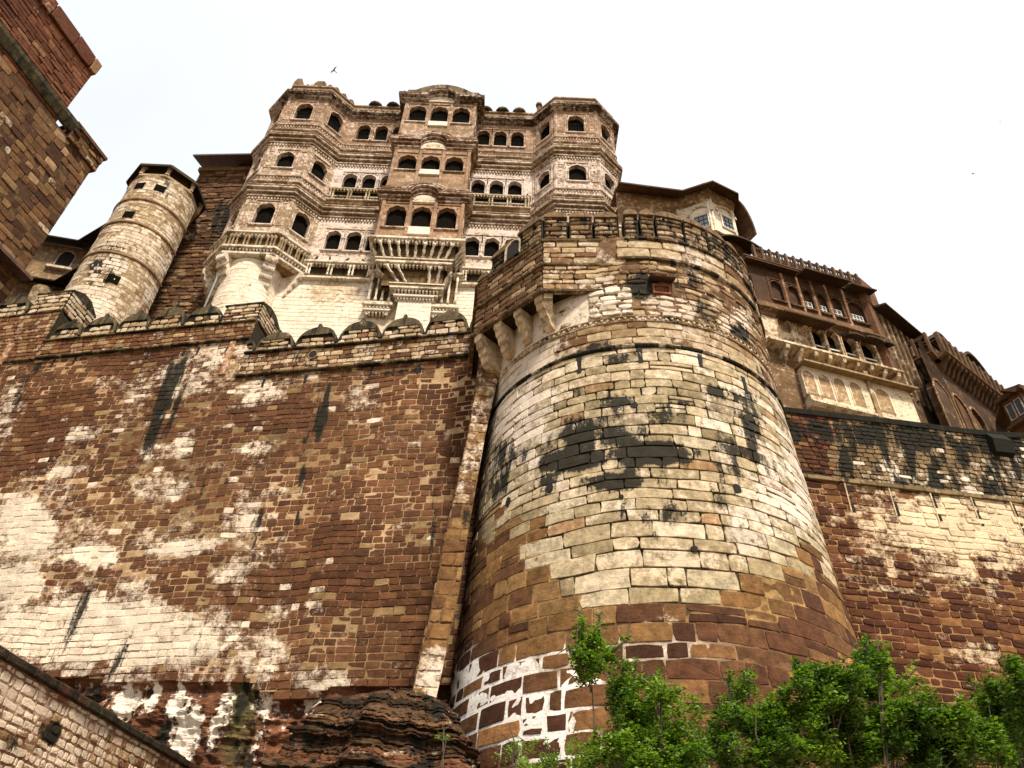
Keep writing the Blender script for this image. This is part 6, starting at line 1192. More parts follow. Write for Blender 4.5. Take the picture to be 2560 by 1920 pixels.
# lower storey: a shallow pale bay with blind arches under a slab
wing_wall(wb, WB, UB0, UB1 + 0.1, 24, zM - 0.1, [], (0.22, 0.14, 0.094, 0.1), (*CW_[:3], 0.2))
bu0, bu1 = WB.px(1993, 930)[0], UB1 + 0.2; BF = WB.off(0.55); zb1 = zM - 1.35; zb0 = WB.px(2140, 1032)[1] - 0.3
mb = MB((0.48, 0.36, 0.23, 0), (0.70, 0.56, 0.37, 0.7)); mb.box(WB, bu0, bu1, zb0, zb1, -0.1, 0.55); mb.build('pale_bay', M['carved'], wb)
slab(wb, WB, bu0 - 0.2, bu1 + 0.2, zb1 + 0.3, 1.1, 0.25, 0.14, col=(0.34, 0.25, 0.165, 0.2)); mb = MB((0.48, 0.36, 0.23, 0), (0.7, 0.56, 0.37, 0.6)); mb.extr(WB, bu0, bu1, [(-0.1, zb0), (0.66, zb0), (0.66, zb0 - 0.15), (0.4, zb0 - 0.35), (-0.1, zb0 - 0.4)]); mb.build('bay_foot', M['carved'], wb)
for x, y in ((2029, 975), (2069, 985), (2107, 995), (2148, 1003), (2213, 1012)):
    u = BF.px(x, y)[0]; blind_arch(wb, BF, u, 0.40 if x < 2200 else 0.5, zb0 + 0.35, (zb1 - zb0) * 0.72, (0.55, 0.43, 0.28, 0), (0.72, 0.58, 0.4, 0.6), (0.36, 0.25, 0.165, 0), (0.6, 0.48, 0.33, 0.25), 3, depth=0.02)
u = BF.px(2184, 1000)[0]; mb = MB((0.34, 0.24, 0.16, 0), (0.6, 0.48, 0.33, 0.3)); mb.cbox(BF, u - 0.16, u + 0.16, zb0 - 0.3, zb1 + 0.8, -0.3, 0.14, 0.03); mb.build('pilaster', M['carved'], wb)

# ---- arcaded wing further right
CC = np.array([29.47, 39.2]); zC = 38.5
C_R = Plane(CC[0], CC[1], math.sin(math.radians(54)), math.cos(math.radians(54))); C_L = Plane(27.4, 41.9, CC[0] - 27.4, CC[1] - 41.9)
wc_ = empty('arcaded_wing', (32, 41, 24), 'dark red arcaded wing with bracketed balcony and curved roofs, receding at the right', 'building')
zAr = C_R.px(2390, 1050)[1]
def c_face(fr, L, arches, hwid, s, h, posts):
    wing_wall(wc_, fr, 0, L, 24, zC - 0.3, [op(u, hwid, s, h, 3) for u in arches], (0.11, 0.065, 0.044, 0.14), (0.4, 0.29, 0.2, 0.12), 0.5)
    for u in arches: window(wc_, fr, op(u, hwid, s, h, 3), (0.27, 0.17, 0.11, 0), (0.56, 0.42, 0.29, 0.25), 0.5, False, False, True)
    mb = MB((0.16, 0.095, 0.06, 0.1)); mb.extr(fr, -0.3, L + 0.3, [(-0.5, zC - 0.3), (0.3, zC - 0.3), (0.95, zC), (0.95, zC + 0.12), (-0.5, zC + 0.15)]); mb.build('balcony_floor', M['carved'], wc_)
    k = int(L / 0.55)
    for i in range(k): u = (i + 0.5) * L / k; mb = MB((0.15, 0.09, 0.06, 0.1), RW_); mb.extr(fr, u - 0.12, u + 0.12, [(0.0, zC - 0.25), (0.85, zC - 0.05), (0.8, zC - 0.3), (0.45, zC - 0.55), (0.2, zC - 1.0), (0.0, zC - 1.15)]); mb.build('bracket', M['carved'], wc_)
    for i in range(posts + 1):
        u = -0.2 + (L + 0.4) * i / posts; mb = MB((0.17, 0.105, 0.07, 0.1), RW_); mb.cbox(fr, u - 0.1, u + 0.1, zC + 0.12, zC + 1.9, 0.62, 0.9, 0.02); mb.build('balustrade_post', M['carved'], wc_)
        if i < posts: mb = MB((0.11, 0.065, 0.043, 0.1), RW_); a, b = u + 0.1, u + (L + 0.4) / posts - 0.1; mb.box(fr, a, b, zC + 0.12, zC + 0.45, 0.7, 0.82); mb.box(fr, a, b, zC + 1.5, zC + 1.8, 0.7, 0.82); mb.box(fr, a + (b - a) * 0.3, b - (b - a) * 0.3, zC + 0.45, zC + 1.5, 0.72, 0.8); mb.build('pierced_panel', M['carved'], wc_)
c_face(C_R, 9.5, [C_R.px(x, y)[0] for x, y in ((2366, 1010), (2412, 1040), (2450, 1060))], 0.9, C_R.px(2366, 972)[1] - 4.4, 4.4, 12)
c_face(C_L, C_L.L, [C_L.L * 0.52], 1.1, C_L.px(2307, 968)[1] - 4.4, 4.4, 4)
mb = MB((0.15, 0.085, 0.056, 0)); mb.add([tuple(C_L.P(0, z, -0.52)) for z in (24, zC)] + [tuple(C_L.P(C_L.L, z, -0.6)) for z in (24, zC)] + [tuple(C_R.P(9.5, z, -0.52)) for z in (24, zC)] + [tuple(C_R.P(9.5, z, -5)) for z in (24, zC)], [(0, 2, 3, 1), (2, 4, 5, 3), (4, 6, 7, 5), (1, 3, 5, 7)]); mb.build('block', M['carved'], wc_)
def vault(fr, ua, ub, z, rise, d0, d1, col=(0.10, 0.07, 0.05, 0.35)):
    k = 10; V = []
    for d in (d0, d1):
        for th in (0, -0.25): V += [fr.P(ua + (ub - ua) * i / k, z + th + rise * math.sin(math.pi * i / k) ** 0.75, d) for i in range(k + 1)]
    m_ = k + 1; mb = MB(col, (0.35, 0.25, 0.18, 0.05)); F_ = []
    for i in range(k): F_ += [(i, i + 1, 2 * m_ + i + 1, 2 * m_ + i), (m_ + i, m_ + i + 1, i + 1, i), (2 * m_ + i, 2 * m_ + i + 1, 3 * m_ + i + 1, 3 * m_ + i), (3 * m_ + i, 3 * m_ + i + 1, m_ + i + 1, m_ + i)]
    mb.add(V, F_); return mb.build('curved_roof', M['carved'], wc_)
vault(C_R, 1.0, 4.0, zC + 2.6, 1.2, 0.3, -3); vault(C_R, 4.3, 9.0, zC + 1.9, 2.2, 0.5, -3)
mb = MB((0.12, 0.07, 0.05, 0.1)); mb.box(C_R, 1.2, 9, zC + 0.1, zC + 2.4, -3, -0.3); mb.build('roof_room', M['carved'], wc_)
# connecting range behind, with its long slab eave
za_ = 45.5 * 0.93; qa, qb = atZ(2188, 772, 42.0), atZ(2302, 866, 42.0); C_B = Plane(qa[0], qa[1], qb[0] - qa[0], qb[1] - qa[1])
wing_wall(wc_, C_B, -0.6, C_B.L + 1.5, 28, 42, [], (0.13, 0.08, 0.054, 0.12), (0.4, 0.3, 0.2, 0.15)); slab(wc_, C_B, -0.3, C_B.L + 1.5, 42.1, 0.9, 0.35, 0.14)
for i in range(7): u = 0.2 + i * 0.85; mb = MB((0.22, 0.15, 0.1, 0.1), (0.5, 0.39, 0.27, 0.3)); mb.cbox(C_B, u - 0.12, u + 0.12, 34, 41.4, -0.02, 0.16, 0.02); mb.build('pilaster', M['carved'], wc_)
mb = MB((0.2, 0.11, 0.075, 0.15)); mb.box(C_B, -1.2, 0.6, 41.9, 44.4, -2.5, 0.15); p = C_B.P(-0.3, 0, -0.4); mb.lathe(p[0], p[1], [(0.5, 44.4), (0.3, 44.8), (0.06, 45.2)], 8); mb.build('end_block', M['carved'], wc_)
mb = MB((0.2, 0.11, 0.075, 0.15)); C_Bs = Plane(*C_B.P(-1.2, 0, -2.5)[:2], *(C_B.n * 2.65)); mb.box(C_Bs, 0, 2.6, 28, 43.2, -0.5, 0.02); mb.build('end_wall', M['carved'], wc_)
# ---- last small block at the right edge
D0 = atZ(2500, 1003, 36.5); qd = atZ(2545, 972, 36.5); D_L = Plane(D0[0], D0[1], qd[0] - D0[0], qd[1] - D0[1]); D_R = Plane(qd[0], qd[1], math.sin(math.radians(54)), math.cos(math.radians(54)))
wd = empty('edge_pavilion', (D0[0], D0[1], 26), 'small dark red pavilion with two pale windows at the right edge', 'building')
for fr, LL in ((D_L, D_L.L), (D_R, 4.0)):
    wing_wall(wd, fr, 0, LL, 24, 36.5, [], (0.2, 0.11, 0.075, 0), RW_); mb = MB((0.16, 0.09, 0.06, 0.15)); mb.extr(fr, -0.3, LL + 0.3, [(-1, 36.8), (0.3, 36.6), (0.3, 36.3), (-0.2, 36.2)]); mb.extr(fr, -0.2, LL + 0.2, [(-0.1, 34.3), (0.35, 34.2), (0.35, 34.0), (-0.1, 33.8)]); mb.build('cornice', M['carved'], wd)
    for t in (0.28, 0.72):
        u = LL * t; mb = MB((0.5, 0.45, 0.38, 0)); hw_ = LL * 0.13
        for a, b, c, d in ((-hw_ - 0.06, -hw_, 34.6, 35.9), (hw_, hw_ + 0.06, 34.6, 35.9), (-hw_, hw_, 35.84, 35.9), (-hw_, hw_, 34.6, 34.66)): mb.box(fr, u + a, u + b, c, d, -0.02, 0.06)
        w = mb.build('window', M['carved'], wd); mb = MB(); mb.box(fr, u - hw_, u + hw_, 34.66, 35.84, -0.02, 0.02); mb.build('pane', M['glass'], w)
mb = MB((0.15, 0.085, 0.056, 0)); q = [D_L.P(0, 0, -0.03), D_L.P(D_L.L, 0, -0.03), D_R.P(4, 0, -0.03), D_R.P(4, 0, -4)]; mb.add([(a[0], a[1], z) for a in q for z in (24, 36.4)], [(1, 3, 5, 7)]); mb.build('roof', M['carved'], wd)

# ================================================================== 8. small eaved pavilion left of the round tower
zV = 54.0; v0, v1, v2 = atZ(120, 592, zV), atZ(203, 606, zV), atZ(300, 548, zV)
pav = empty('eaved_pavilion', (float(v1[0]), float(v1[1]), 36), 'small pavilion under dark slab eaves beside the pale round tower', 'building')
VL = Plane(v0[0], v0[1] + 1.2, v1[0] - v0[0], v1[1] - v0[1]); VR = Plane(v1[0], v1[1] + 1.2, v2[0] - v1[0], v2[1] - v1[1])
for fr in (VL, VR):
    wing_wall(pav, fr, -1.5 if fr is VL else 0, fr.L + (1.5 if fr is VR else 0), 34, zV + 0.3, [], (0.32, 0.22, 0.145, 0.1), (0.58, 0.47, 0.34, 0.25))
    a, b = (-1.5 if fr is VL else -0.3), fr.L + (1.5 if fr is VR else 0.3)
    slab(pav, fr, a, b, zV + 0.75, 1.3, 0.6, 0.14, col=(0.05, 0.034, 0.025, 0.3)); slab(pav, fr, a, b, zV - 4.3, 1.2, 0.7, 0.14, col=(0.05, 0.034, 0.025, 0.3))
    mb = MB((0.12, 0.08, 0.055, 0.3)); mb.box(fr, a, b, zV + 0.7, zV + 1.5, -3, -0.3); mb.build('roof_block', M['carved'], pav)
u, z = VL.px(162, 652); o_ = op(u, 0.62, z - 0.7, 1.9, 3); blind_arch(pav, VL, u, 0.62, z - 0.7, 1.9, (0.5, 0.4, 0.28, 0.05), (0.66, 0.56, 0.42, 0.5), (0.02, 0.015, 0.01, 0), (0, 0, 0, -1), 3, 'window', 0.02, 'dark')  # flat near-black field painted as the window's dark
mb = MB((0.45, 0.36, 0.26, 0.1), (0.64, 0.54, 0.4, 0.5)); mb.cbox(VL, u - 1.1, u + 1.1, z - 1.3, z - 0.95, -0.02, 0.35, 0.05); mb.build('sill', M['carved'], pav)
mb = MB((0.36, 0.26, 0.17, 0.1), (0.6, 0.48, 0.34, 0.4)); q = VL.P(u, 0, 0); mb.lathe(q[0], q[1], [(0.6, zV - 9.5), (0.95, zV - 6.6), (1.05, zV - 5.9), (1.05, zV - 5.6)], 12); mb.build('oriel_foot', M['carved'], pav)
# ================================================================== 9. rock, slope, ramp wall
def noise3(P, s, seed=0):
    return (hnoise(P[..., 0] + 0.37 * P[..., 1], P[..., 2], s, seed) + hnoise(P[..., 1] - 0.21 * P[..., 0], P[..., 2] + 3.1, s, seed + 5)) / 2
# the cliff the left wall is built on
def cliff():
    nu, nv = 330, 170; ua, ub = WL.px(60, 1700)[0] - 2, 27.6
    U = np.linspace(ua, ub, nu); T = np.linspace(0, 1, nv); uu, tt = np.meshgrid(U, T); uu = uu.ravel(); tt = tt.ravel()
    zt = np.array([WL.px(*p)[1] for p in WL_BASE]); ut = np.array([WL.px(*p)[0] for p in WL_BASE]); top = np.interp(uu, ut, zt) + 0.35
    z = top - tt * (top - 2.0); on = np.minimum(1, tt * 9); ridge = lambda s, sz, k: 1 - np.abs(2 * hnoise(uu, z * sz, s, k) - 1)
    d = 0.05 + 1.2 * tt ** 1.2 + on * (0.55 * (hnoise(uu, z * 0.28, 1.1, 7) - 0.5) + 0.5 * (ridge(1.3, 0.45, 3) - 0.6) + 0.26 * (ridge(0.5, 1.5, 4) - 0.6) + 0.12 * (hnoise(uu, z * 2.2, 0.22, 5) - 0.5) + 0.08 * (hnoise(uu, z, 0.12, 6) - 0.5))
    d -= 0.45 * np.exp(-((tt - 0.07) / 0.045) ** 2) * (0.4 + hnoise(uu, z, 1.5, 8))                     # undercut below the wall
    d = np.where(tt < 0.02, 0.0, d)
    V = WL.P(uu, z, d); px = proj(V); n = len(uu); run = hnoise(uu, z * 0.10, 0.42, 9) * 0.6 + hnoise(uu, z * 0.3, 0.16, 10) * 0.4
    wash = blobs(px, [(320, 1760, 45, 45, 20, 0.6), (440, 1790, 34, 100, 14, 0.75), (470, 1840, 30, 90, 14, 0.7), (555, 1790, 28, 80, 20, 0.6), (380, 1740, 24, 50, 10, 0.6), (680, 1760, 50, 60, 0, 0.5), (240, 1715, 60, 14, 0, 0.5), (800, 1760, 60, 30, 0, 0.4), (650, 1870, 20, 70, 10, 0.5)]) + (run - 0.5) * 0.9 + (hnoise(px[:, 0], px[:, 1], 16, 112) - 0.5) * 0.3
    st = blobs(px, [(245, 1750, 45, 40, 30, 0.7), (290, 1800, 30, 30, 30, 0.5), (620, 1790, 36, 130, 14, 0.72), (570, 1880, 50, 60, 20, 0.5), (610, 1880, 34, 80, 0, 0.7), (400, 1850, 20, 60, 24, 0.6), (350, 1730, 60, 12, 0, 0.5), (760, 1880, 30, 60, 0, 0.4), (520, 1730, 20, 30, 0, 0.5)]) + (0.45 - run) * 0.9  # black-green streaks, plus the shadow line under the wall painted in
    green = np.clip(blobs(px, [(610, 1760, 34, 90, 10, 1.0), (590, 1850, 34, 70, 10, 0.8)]), 0, 1)[:, None]
    c = np.array([0.17, 0.08, 0.052]) * (0.6 + 0.8 * hnoise(px[:, 0], px[:, 1], 40, 111))[:, None]; c = c * (1 - 0.7 * green) + np.array([0.10, 0.11, 0.05]) * 0.7 * green
    F = [(j * nu + i, (j + 1) * nu + i, (j + 1) * nu + i + 1, j * nu + i + 1) for j in range(nv - 1) for i in range(nu - 1)]
    o = link('rock_cliff', mesh('rock_cliff', V, F, M['rock'], rgba(c, st), rgba(np.tile((0.70, 0.61, 0.47), (n, 1)), wash), False)); tag(o, kind='structure')
cliff()
# layered outcrop in front of the bastion's foot
outc = empty('rock_outcrop', (-2.6, 21.5, 3), 'dark layered rock outcrop bulging at the foot of the bastion', 'rock')
def outcrop():
    """a mass of bedded rock: thin uneven beds weathered back between harder ledges, cut by a few steep joints"""
    Y0 = 22.6; q = CAM + ray(985, 1790) * (Y0 / ray(985, 1790)[1]); cx, cy = q[0], Y0
    ztop = (CAM + ray(960, 1732) * (Y0 / ray(960, 1732)[1]))[2]; k, m = 420, 300
    a = np.linspace(0, 2 * math.pi, k, endpoint=False); zz = np.linspace(2.0, ztop, m); A_, Z = np.meshgrid(a, zz); ca, sa = np.cos(A_), np.sin(A_); f = (Z - 2.0) / (ztop - 2.0)
    h = lambda x, y, s, sd: hnoise(x, y, s, sd)
    zb = Z + 0.55 * (h(ca * 1.3, sa * 1.3, 1.0, 23) - 0.5) + 0.20 * (h(ca * 3.5, sa * 3.5, 1.0, 25) - 0.5) + 0.07 * (h(ca * 12, sa * 12 + Z, 1.0, 26) - 0.5) + 0.25 * ca      # beds dip and ripple
    edges = [0.0]; r_ = random.Random(4)
    while edges[-1] < ztop + 3: edges.append(edges[-1] + r_.choice([0.05, 0.07, 0.09, 0.13, 0.18, 0.28]))
    edges = np.array(edges); bi = np.clip(np.searchsorted(edges, zb) - 1, 0, len(edges) - 2); t = (zb - edges[bi]) / (edges[bi + 1] - edges[bi]); hash_ = np.sin(bi * 12.9898) * 43758.5; hash_ = hash_ - np.floor(hash_)
    lat = h(ca * 3 + bi * 1.37, sa * 3, 1.0, 27)                                             # along a bed the ledge comes and goes
    off = (hash_ - 0.5) * 0.42 * (0.3 + 1.1 * lat) + 0.05 * np.power(np.clip(4 * t * (1 - t), 0, 1), 0.35) - 0.10 * (np.abs(t - 0.5) > 0.44) * (lat > 0.35)
    R = np.interp(f, [0, 0.42, 0.6, 0.8, 0.93, 1], [5.8, 4.3, 3.0, 2.3, 1.75, 0.5])
    lob = 1 + 0.32 * (h(ca * 2.0, sa * 2.0 + f * 0.8, 1.0, 7) - 0.5) + 0.22 * (h(ca * 5, sa * 5 + f * 2, 1.0, 9) - 0.5)
    jn = np.abs(((A_ / (2 * math.pi) * 6 + 1.6 * h(ca * 2, sa * 2 + f * 1.5, 1.0, 41)) % 1) - 0.5) > 0.488
    r = R * lob + off - 0.14 * jn + 0.10 * (h(ca * 24, sa * 24 + Z * 10, 1.0, 19) - 0.5) + 0.05 * (h(ca * 60, sa * 60 + Z * 26, 1.0, 20) - 0.5)
    V = np.stack([cx + r * ca, cy + 0.8 * r * sa, Z + 0.06 * (h(ca * 14, sa * 14, 1.0, 44) - 0.5)], -1).reshape(-1, 3); px = proj(V); n = len(V)
    tone = (0.55 + 0.9 * ((hash_ * 7.3) % 1)).ravel()[:, None]; red = ((hash_ * 3.7) % 1).ravel()[:, None]
    c = (np.array([0.155, 0.076, 0.050]) * red + np.array([0.115, 0.080, 0.055]) * (1 - red)) * tone * 0.85
    st = 0.30 + 0.8 * (h(px[:, 0], px[:, 1], 50, 121) - 0.5) + 0.5 * (h(px[:, 0], px[:, 1] * 3, 30, 122) - 0.5); w_ = 0.12 + 0.7 * (h(px[:, 0], px[:, 1] * 2, 50, 141) - 0.5)
    col, wsh = rgba(c, st), rgba(np.tile((0.44, 0.34, 0.24), (n, 1)), w_); cut = [0, m // 4, m // 2, 2 * m // 3, 5 * m // 6, m - 1]
    for j0, j1 in zip(cut[:-1], cut[1:]):
        F = [(j * k + i, j * k + (i + 1) % k, (j + 1) * k + (i + 1) % k, (j + 1) * k + i) for j in range(j1 - j0) for i in range(k)]; s_ = slice(j0 * k, (j1 + 1) * k)
        link('rock_layer', mesh('rock_layer', V[s_], F, M['rock'], col[s_], wsh[s_], False), outc)
outcrop()
# slope and ground as one sheet to the horizon
def ground():
    xs = np.concatenate([[-1500, -600, -200], np.linspace(-80, 80, 81), [200, 600, 1500]]); ys = np.concatenate([[-1500, -600, -200, -80], np.linspace(-40, 80, 61), [150, 500, 1500]])
    X, Y = np.meshgrid(xs, ys); X = X.ravel(); Y = Y.ravel()
    t = np.clip((Y - 6) / 22, 0, 1); z = 5.2 * t * t * (3 - 2 * t) + np.where(np.hypot(X, Y) < 60, 0.5 * (hnoise(X, Y, 4, 131) - 0.5) * np.clip((Y - 5) / 6, 0, 1), 0)
    z += 26 * np.clip((Y - 44) / 10, 0, 1) * np.clip((60 - np.abs(X)) / 20, 0, 1)
    nx, ny = len(xs), len(ys); F = [(j * nx + i, j * nx + i + 1, (j + 1) * nx + i + 1, (j + 1) * nx + i) for j in range(ny - 1) for i in range(nx - 1)]
    m, n, l, b = nodes('dry_stony_ground'); tc = n.new('ShaderNodeTexCoord'); f1 = noise(n, l, tc.outputs['Object'], 0.35, 6); f2 = noise(n, l, tc.outputs['Object'], 6, 5)
    c = mixc(n, l, f1, (0.13, 0.09, 0.055), (0.22, 0.165, 0.10)); c = mixc(n, l, 1.0, c, mapr(n, l, f2, 0.2, 0.8, 0.6, 1.3), 'MULTIPLY'); l.new(c, b.inputs['Base Color']); b.inputs['Roughness'].default_value = 0.95
    o = link('ground', mesh('ground', np.stack([X, Y, z], -1), F, m, None, None, True)); tag(o, kind='structure')
ground()
# wall of the ramp at the lower left
qa, qb = atZ(-60, 1585, 7.6), atZ(470, 1905, 7.6)
RM = Plane(qa[0], qa[1], qb[0] - qa[0], qb[1] - qa[1]); ramp = empty('ramp_wall', (float(qa[0]), float(qa[1]), 2), 'ramp wall of small pale squared stones in pink mortar, lower left corner', 'wall')
def rm_paint(px, u, v, rnd, ctr):
    n = len(px); st = blobs(px, [(125, 1830, 30, 34, 20, 1.0), (30, 1880, 20, 60, 0, 0.45), (270, 1850, 20, 24, 0, 0.5)]) + (hnoise(px[:, 0], px[:, 1], 40, 151) - 0.75) * 0.4
    w = 0.4 + blobs(px, [(60, 1760, 90, 50, 20, 0.6), (220, 1810, 50, 30, 20, 0.5), (150, 1890, 90, 30, 0, 0.4)]) + (hnoise(px[:, 0], px[:, 1], 30, 152) - 0.5) * 0.5; wc = np.tile((0.68, 0.54, 0.37), (n, 1))
    if rnd is None: return rgba(np.tile((0.27, 0.155, 0.115), (n, 1)), st), rgba(np.tile((0.5, 0.36, 0.27), (n, 1)), w * 0.6)
    return rgba(pick(rnd[:, 0], [((0.50, 0.39, 0.26), 3), ((0.40, 0.26, 0.16), 2), ((0.22, 0.11, 0.075), 2), ((0.56, 0.46, 0.33), 2)]) * (0.85 + 0.3 * rnd[:, 1])[:, None], st), rgba(wc, w + (rnd[:, 2] - 0.5) * 0.7)
masonry(ramp, RM, -4, RM.L + 6, 4.0, 7.42, 0.2, 0.26, rm_paint, M['rubble'], gap=0.04, proud=0.026, jit=0.014, cham=0.010, rough=0.6, rowvar=0.35, wvar=(0.4, 1.9))
core(ramp, RM, -4, RM.L + 6, 0, 7.45, 0.3, 0.2, rm_paint, M['rubble'], 0.012)
u = -4
while u < RM.L + 6:
    e = u + random.uniform(0.9, 1.6); mb = MB((random.uniform(0.06, 0.11), 0.055, 0.04, 0.5), (0.4, 0.32, 0.24, 0.15)); mb.cbox(RM, u + 0.01, e - 0.01, 7.42, 7.62 + random.uniform(-0.02, 0.02), -0.55, 0.12 + random.uniform(-0.02, 0.02), 0.03); mb.build('coping_slab', M['rubble'], ramp); u = e
mb = MB((0.2, 0.12, 0.085, 0)); mb.box(RM, -4, RM.L + 6, 0, 7.4, -0.5, -0.02); mb.build('wall_back', M['rubble'], ramp)

# ================================================================== 10. trees and bushes
def leaf_mat(name, a, b):
    m, n, l, bs = nodes(name); gi = n.new('ShaderNodeAttribute'); gi.attribute_name = 'Col'
    c = mixc(n, l, gi.outputs['Fac'], a, b); l.new(c, bs.inputs['Base Color']); bs.inputs['Roughness'].default_value = 0.5; bs.inputs['Specular IOR Level'].default_value = 0.35
    t = n.new('ShaderNodeBsdfTranslucent'); l.new(mixc(n, l, 1.0, c, (1.5, 1.7, 0.6, 1), 'MULTIPLY'), t.inputs['Color']); mx = n.new('ShaderNodeMixShader'); mx.inputs[0].default_value = 0.36
    l.new(bs.outputs[0], mx.inputs[1]); l.new(t.outputs[0], mx.inputs[2]); l.new(mx.outputs[0], n['Material Output'].inputs['Surface']); return m
M['leaf'] = leaf_mat('small_glossy_leaves', (0.022, 0.056, 0.007), (0.25, 0.38, 0.035)); M['leaf_pale'] = leaf_mat('pale_young_leaves', (0.08, 0.15, 0.02), (0.28, 0.38, 0.07))
M['bark'] = plain('thin_bark', (0.09, 0.065, 0.042), 0.9, 0.4, 14)
def at(x, y, Y): r = ray(x, y); return CAM + r * (Y / r[1])
def tree(name, label, clumps, Y, base_px, dens=1.0, leaf=0.06, mat='leaf', sprigs=(), group=None, cat='bush', single=False):
    """clumps: (x, y, rx, ry) measured in the picture, placed at depth Y; sprigs: (x0, y0, x1, y1)"""
    b = at(base_px, 1960, Y); b[2] = max(0.3, b[2] - 2.2); root = empty(name, tuple(map(float, b)), label, cat, group)
    cent = []; LV = []; LC = []; bm = MB((0.1, 0.07, 0.045, 0))
    def leaves(C, R, n):
        d = RNG.normal(0, 1, (n, 3)); d /= np.linalg.norm(d, axis=1)[:, None]; rr = RNG.uniform(0, 1, n) ** 0.45
        rag = 0.75 + 0.5 * hnoise(d[:, 0] * 3 + C[0] * 3, d[:, 2] * 3 + d[:, 1] * 2, 0.6, 160)
        p = C + d * R * (rr * rag)[:, None]; sub = hnoise(p[:, 0] * 1.0 + p[:, 1] * 0.6, p[:, 2], 0.22, 161); k = sub > 0.30; return p[k]
    stems = []
    for (x, y, rx, ry) in clumps:
        Yc = Y + random.uniform(-0.5, 0.5); C = at(x, y, Yc); sc = (C - CAM) @ fw / FPX; R = np.array([rx * sc, min(rx, ry) * sc * 1.1, ry * sc * 1.15]); cent.append((C, R))
        nc = max(8, int(19 * math.sqrt(R[0] * R[2]) / 0.35)); V0 = np.prod(R) ** (1 / 3)
        for _ in range(nc):                                    # many small sprays of leaves make up the clump
            dd = RNG.normal(0, 1, 3); dd /= np.linalg.norm(dd); c2 = C + dd * R * random.uniform(0.15, 1.12); r2 = R * np.array([random.uniform(0.2, 0.42), random.uniform(0.25, 0.45), random.uniform(0.22, 0.6)])
            n = int(dens * 4600 * (r2[0] * r2[2]) * 3.2 / (leaf / 0.06) ** 2); LV.append(leaves(c2, r2, max(30, n)))
        hub = b if not single else b + (at(clumps[0][0], clumps[0][1] + clumps[0][3] * 0.8, Y) - b) * (0.0 if not cent[:-1] else 1.0)
        mid = (hub + C) / 2 + np.array([random.uniform(-0.2, 0.2), random.uniform(-0.2, 0.2), -0.15 * (C[2] - hub[2])]) * (0.15 if single else 1); stems.append((hub, mid, C))
    for (x0, y0, x1, y1) in sprigs:
        a0, a1 = at(x0, y0, Y), at(x1, y1, Y); n = int(np.linalg.norm(a1 - a0) / 0.008); t = RNG.uniform(0, 1, n)
        LV.append(a0 + (a1 - a0) * t[:, None] + RNG.normal(0, 0.045, (n, 3)) * (1.15 - t)[:, None] * 1.2); stems.append((a0, (a0 + a1) / 2, a1))
    Pn = np.concatenate(LV); n = len(Pn)
    # leaf blades: folded diamond of six points
    ax = RNG.normal(0, 1, (n, 3)); ax[:, 2] = np.abs(ax[:, 2]) * 0.4 - 0.15; ax /= np.linalg.norm(ax, axis=1)[:, None]; up_ = RNG.normal(0, 0.55, (n, 3)); up_[:, 2] += 1.0; sd_ = np.cross(ax, up_); sd_ /= np.linalg.norm(sd_, axis=1)[:, None]; nn = np.cross(sd_, ax)
    s = leaf * RNG.uniform(0.6, 1.25, n)[:, None]
    V = np.stack([Pn, Pn + ax * s * 0.45 + sd_ * s * 0.27 + nn * s * 0.08, Pn + ax * s, Pn + ax * s * 0.45 - sd_ * s * 0.27 + nn * s * 0.08], 1).reshape(-1, 3)
    F = [f for i in range(n) for f in ((4 * i, 4 * i + 1, 4 * i + 2), (4 * i, 4 * i + 2, 4 * i + 3))]
    tone = np.clip(-0.05 + 0.75 * hnoise(Pn[:, 0] * 1.0, Pn[:, 2] + Pn[:, 1], 0.5, 170) + RNG.uniform(-0.25, 0.4, n), 0, 1); col = np.repeat(np.stack([tone] * 3 + [np.ones(n)], 1), 4, 0)
    fo = link('foliage', mesh('foliage', V, F, M[mat], col), root); fo['kind'] = 'stuff'
    tr = MB((0.1, 0.07, 0.045, 0)); tr.tube([b - np.array([0, 0, 0.6]), b + np.array([0.03, 0, 0.25]), (b + stems[0][1]) / 2 + np.array([0, 0, 0.1])], [0.09, 0.07, 0.05]); tr.build('trunk', M['bark'], root, True)
    for a_, m_, c_ in stems:
        mb = MB((0.1, 0.07, 0.045, 0)); mb.tube([a_, (a_ + m_) / 2 + 0.02, m_, (m_ + c_) / 2 + RNG.normal(0, 0.05, 3), c_], [0.03, 0.026, 0.02, 0.014, 0.005] if (a_ is b or single) else [0.012, 0.01, 0.008, 0.006, 0.003], 5); mb.build('branch', M['bark'], root, True)
        if a_ is b or single:
            for _ in range(2 if single else 4):
                t = c_ + RNG.normal(0, 0.15 if single else 0.30, 3); tw = MB(); tw.tube([m_ + (c_ - m_) * random.uniform(0.4, 0.9), (m_ + c_ * 2 + t) / 4 + RNG.normal(0, 0.03, 3) + (c_ + t - m_ - t) / 4, t], [0.014, 0.009, 0.004], 4); tw.build('twig', M['bark'], root)
    return root
tree('sapling', 'slender sapling with one leafy crown against the white-mortared foot of the bastion', [(1475, 1640, 62, 52), (1500, 1600, 34, 30), (1455, 1590, 24, 40), (1520, 1640, 36, 26), (1445, 1640, 30, 30)], 11.5, 1468, 0.75, 0.068, sprigs=((1455, 1570, 1448, 1528), (1488, 1580, 1500, 1534), (1530, 1630, 1572, 1590), (1440, 1650, 1420, 1610)), cat='tree', single=True)
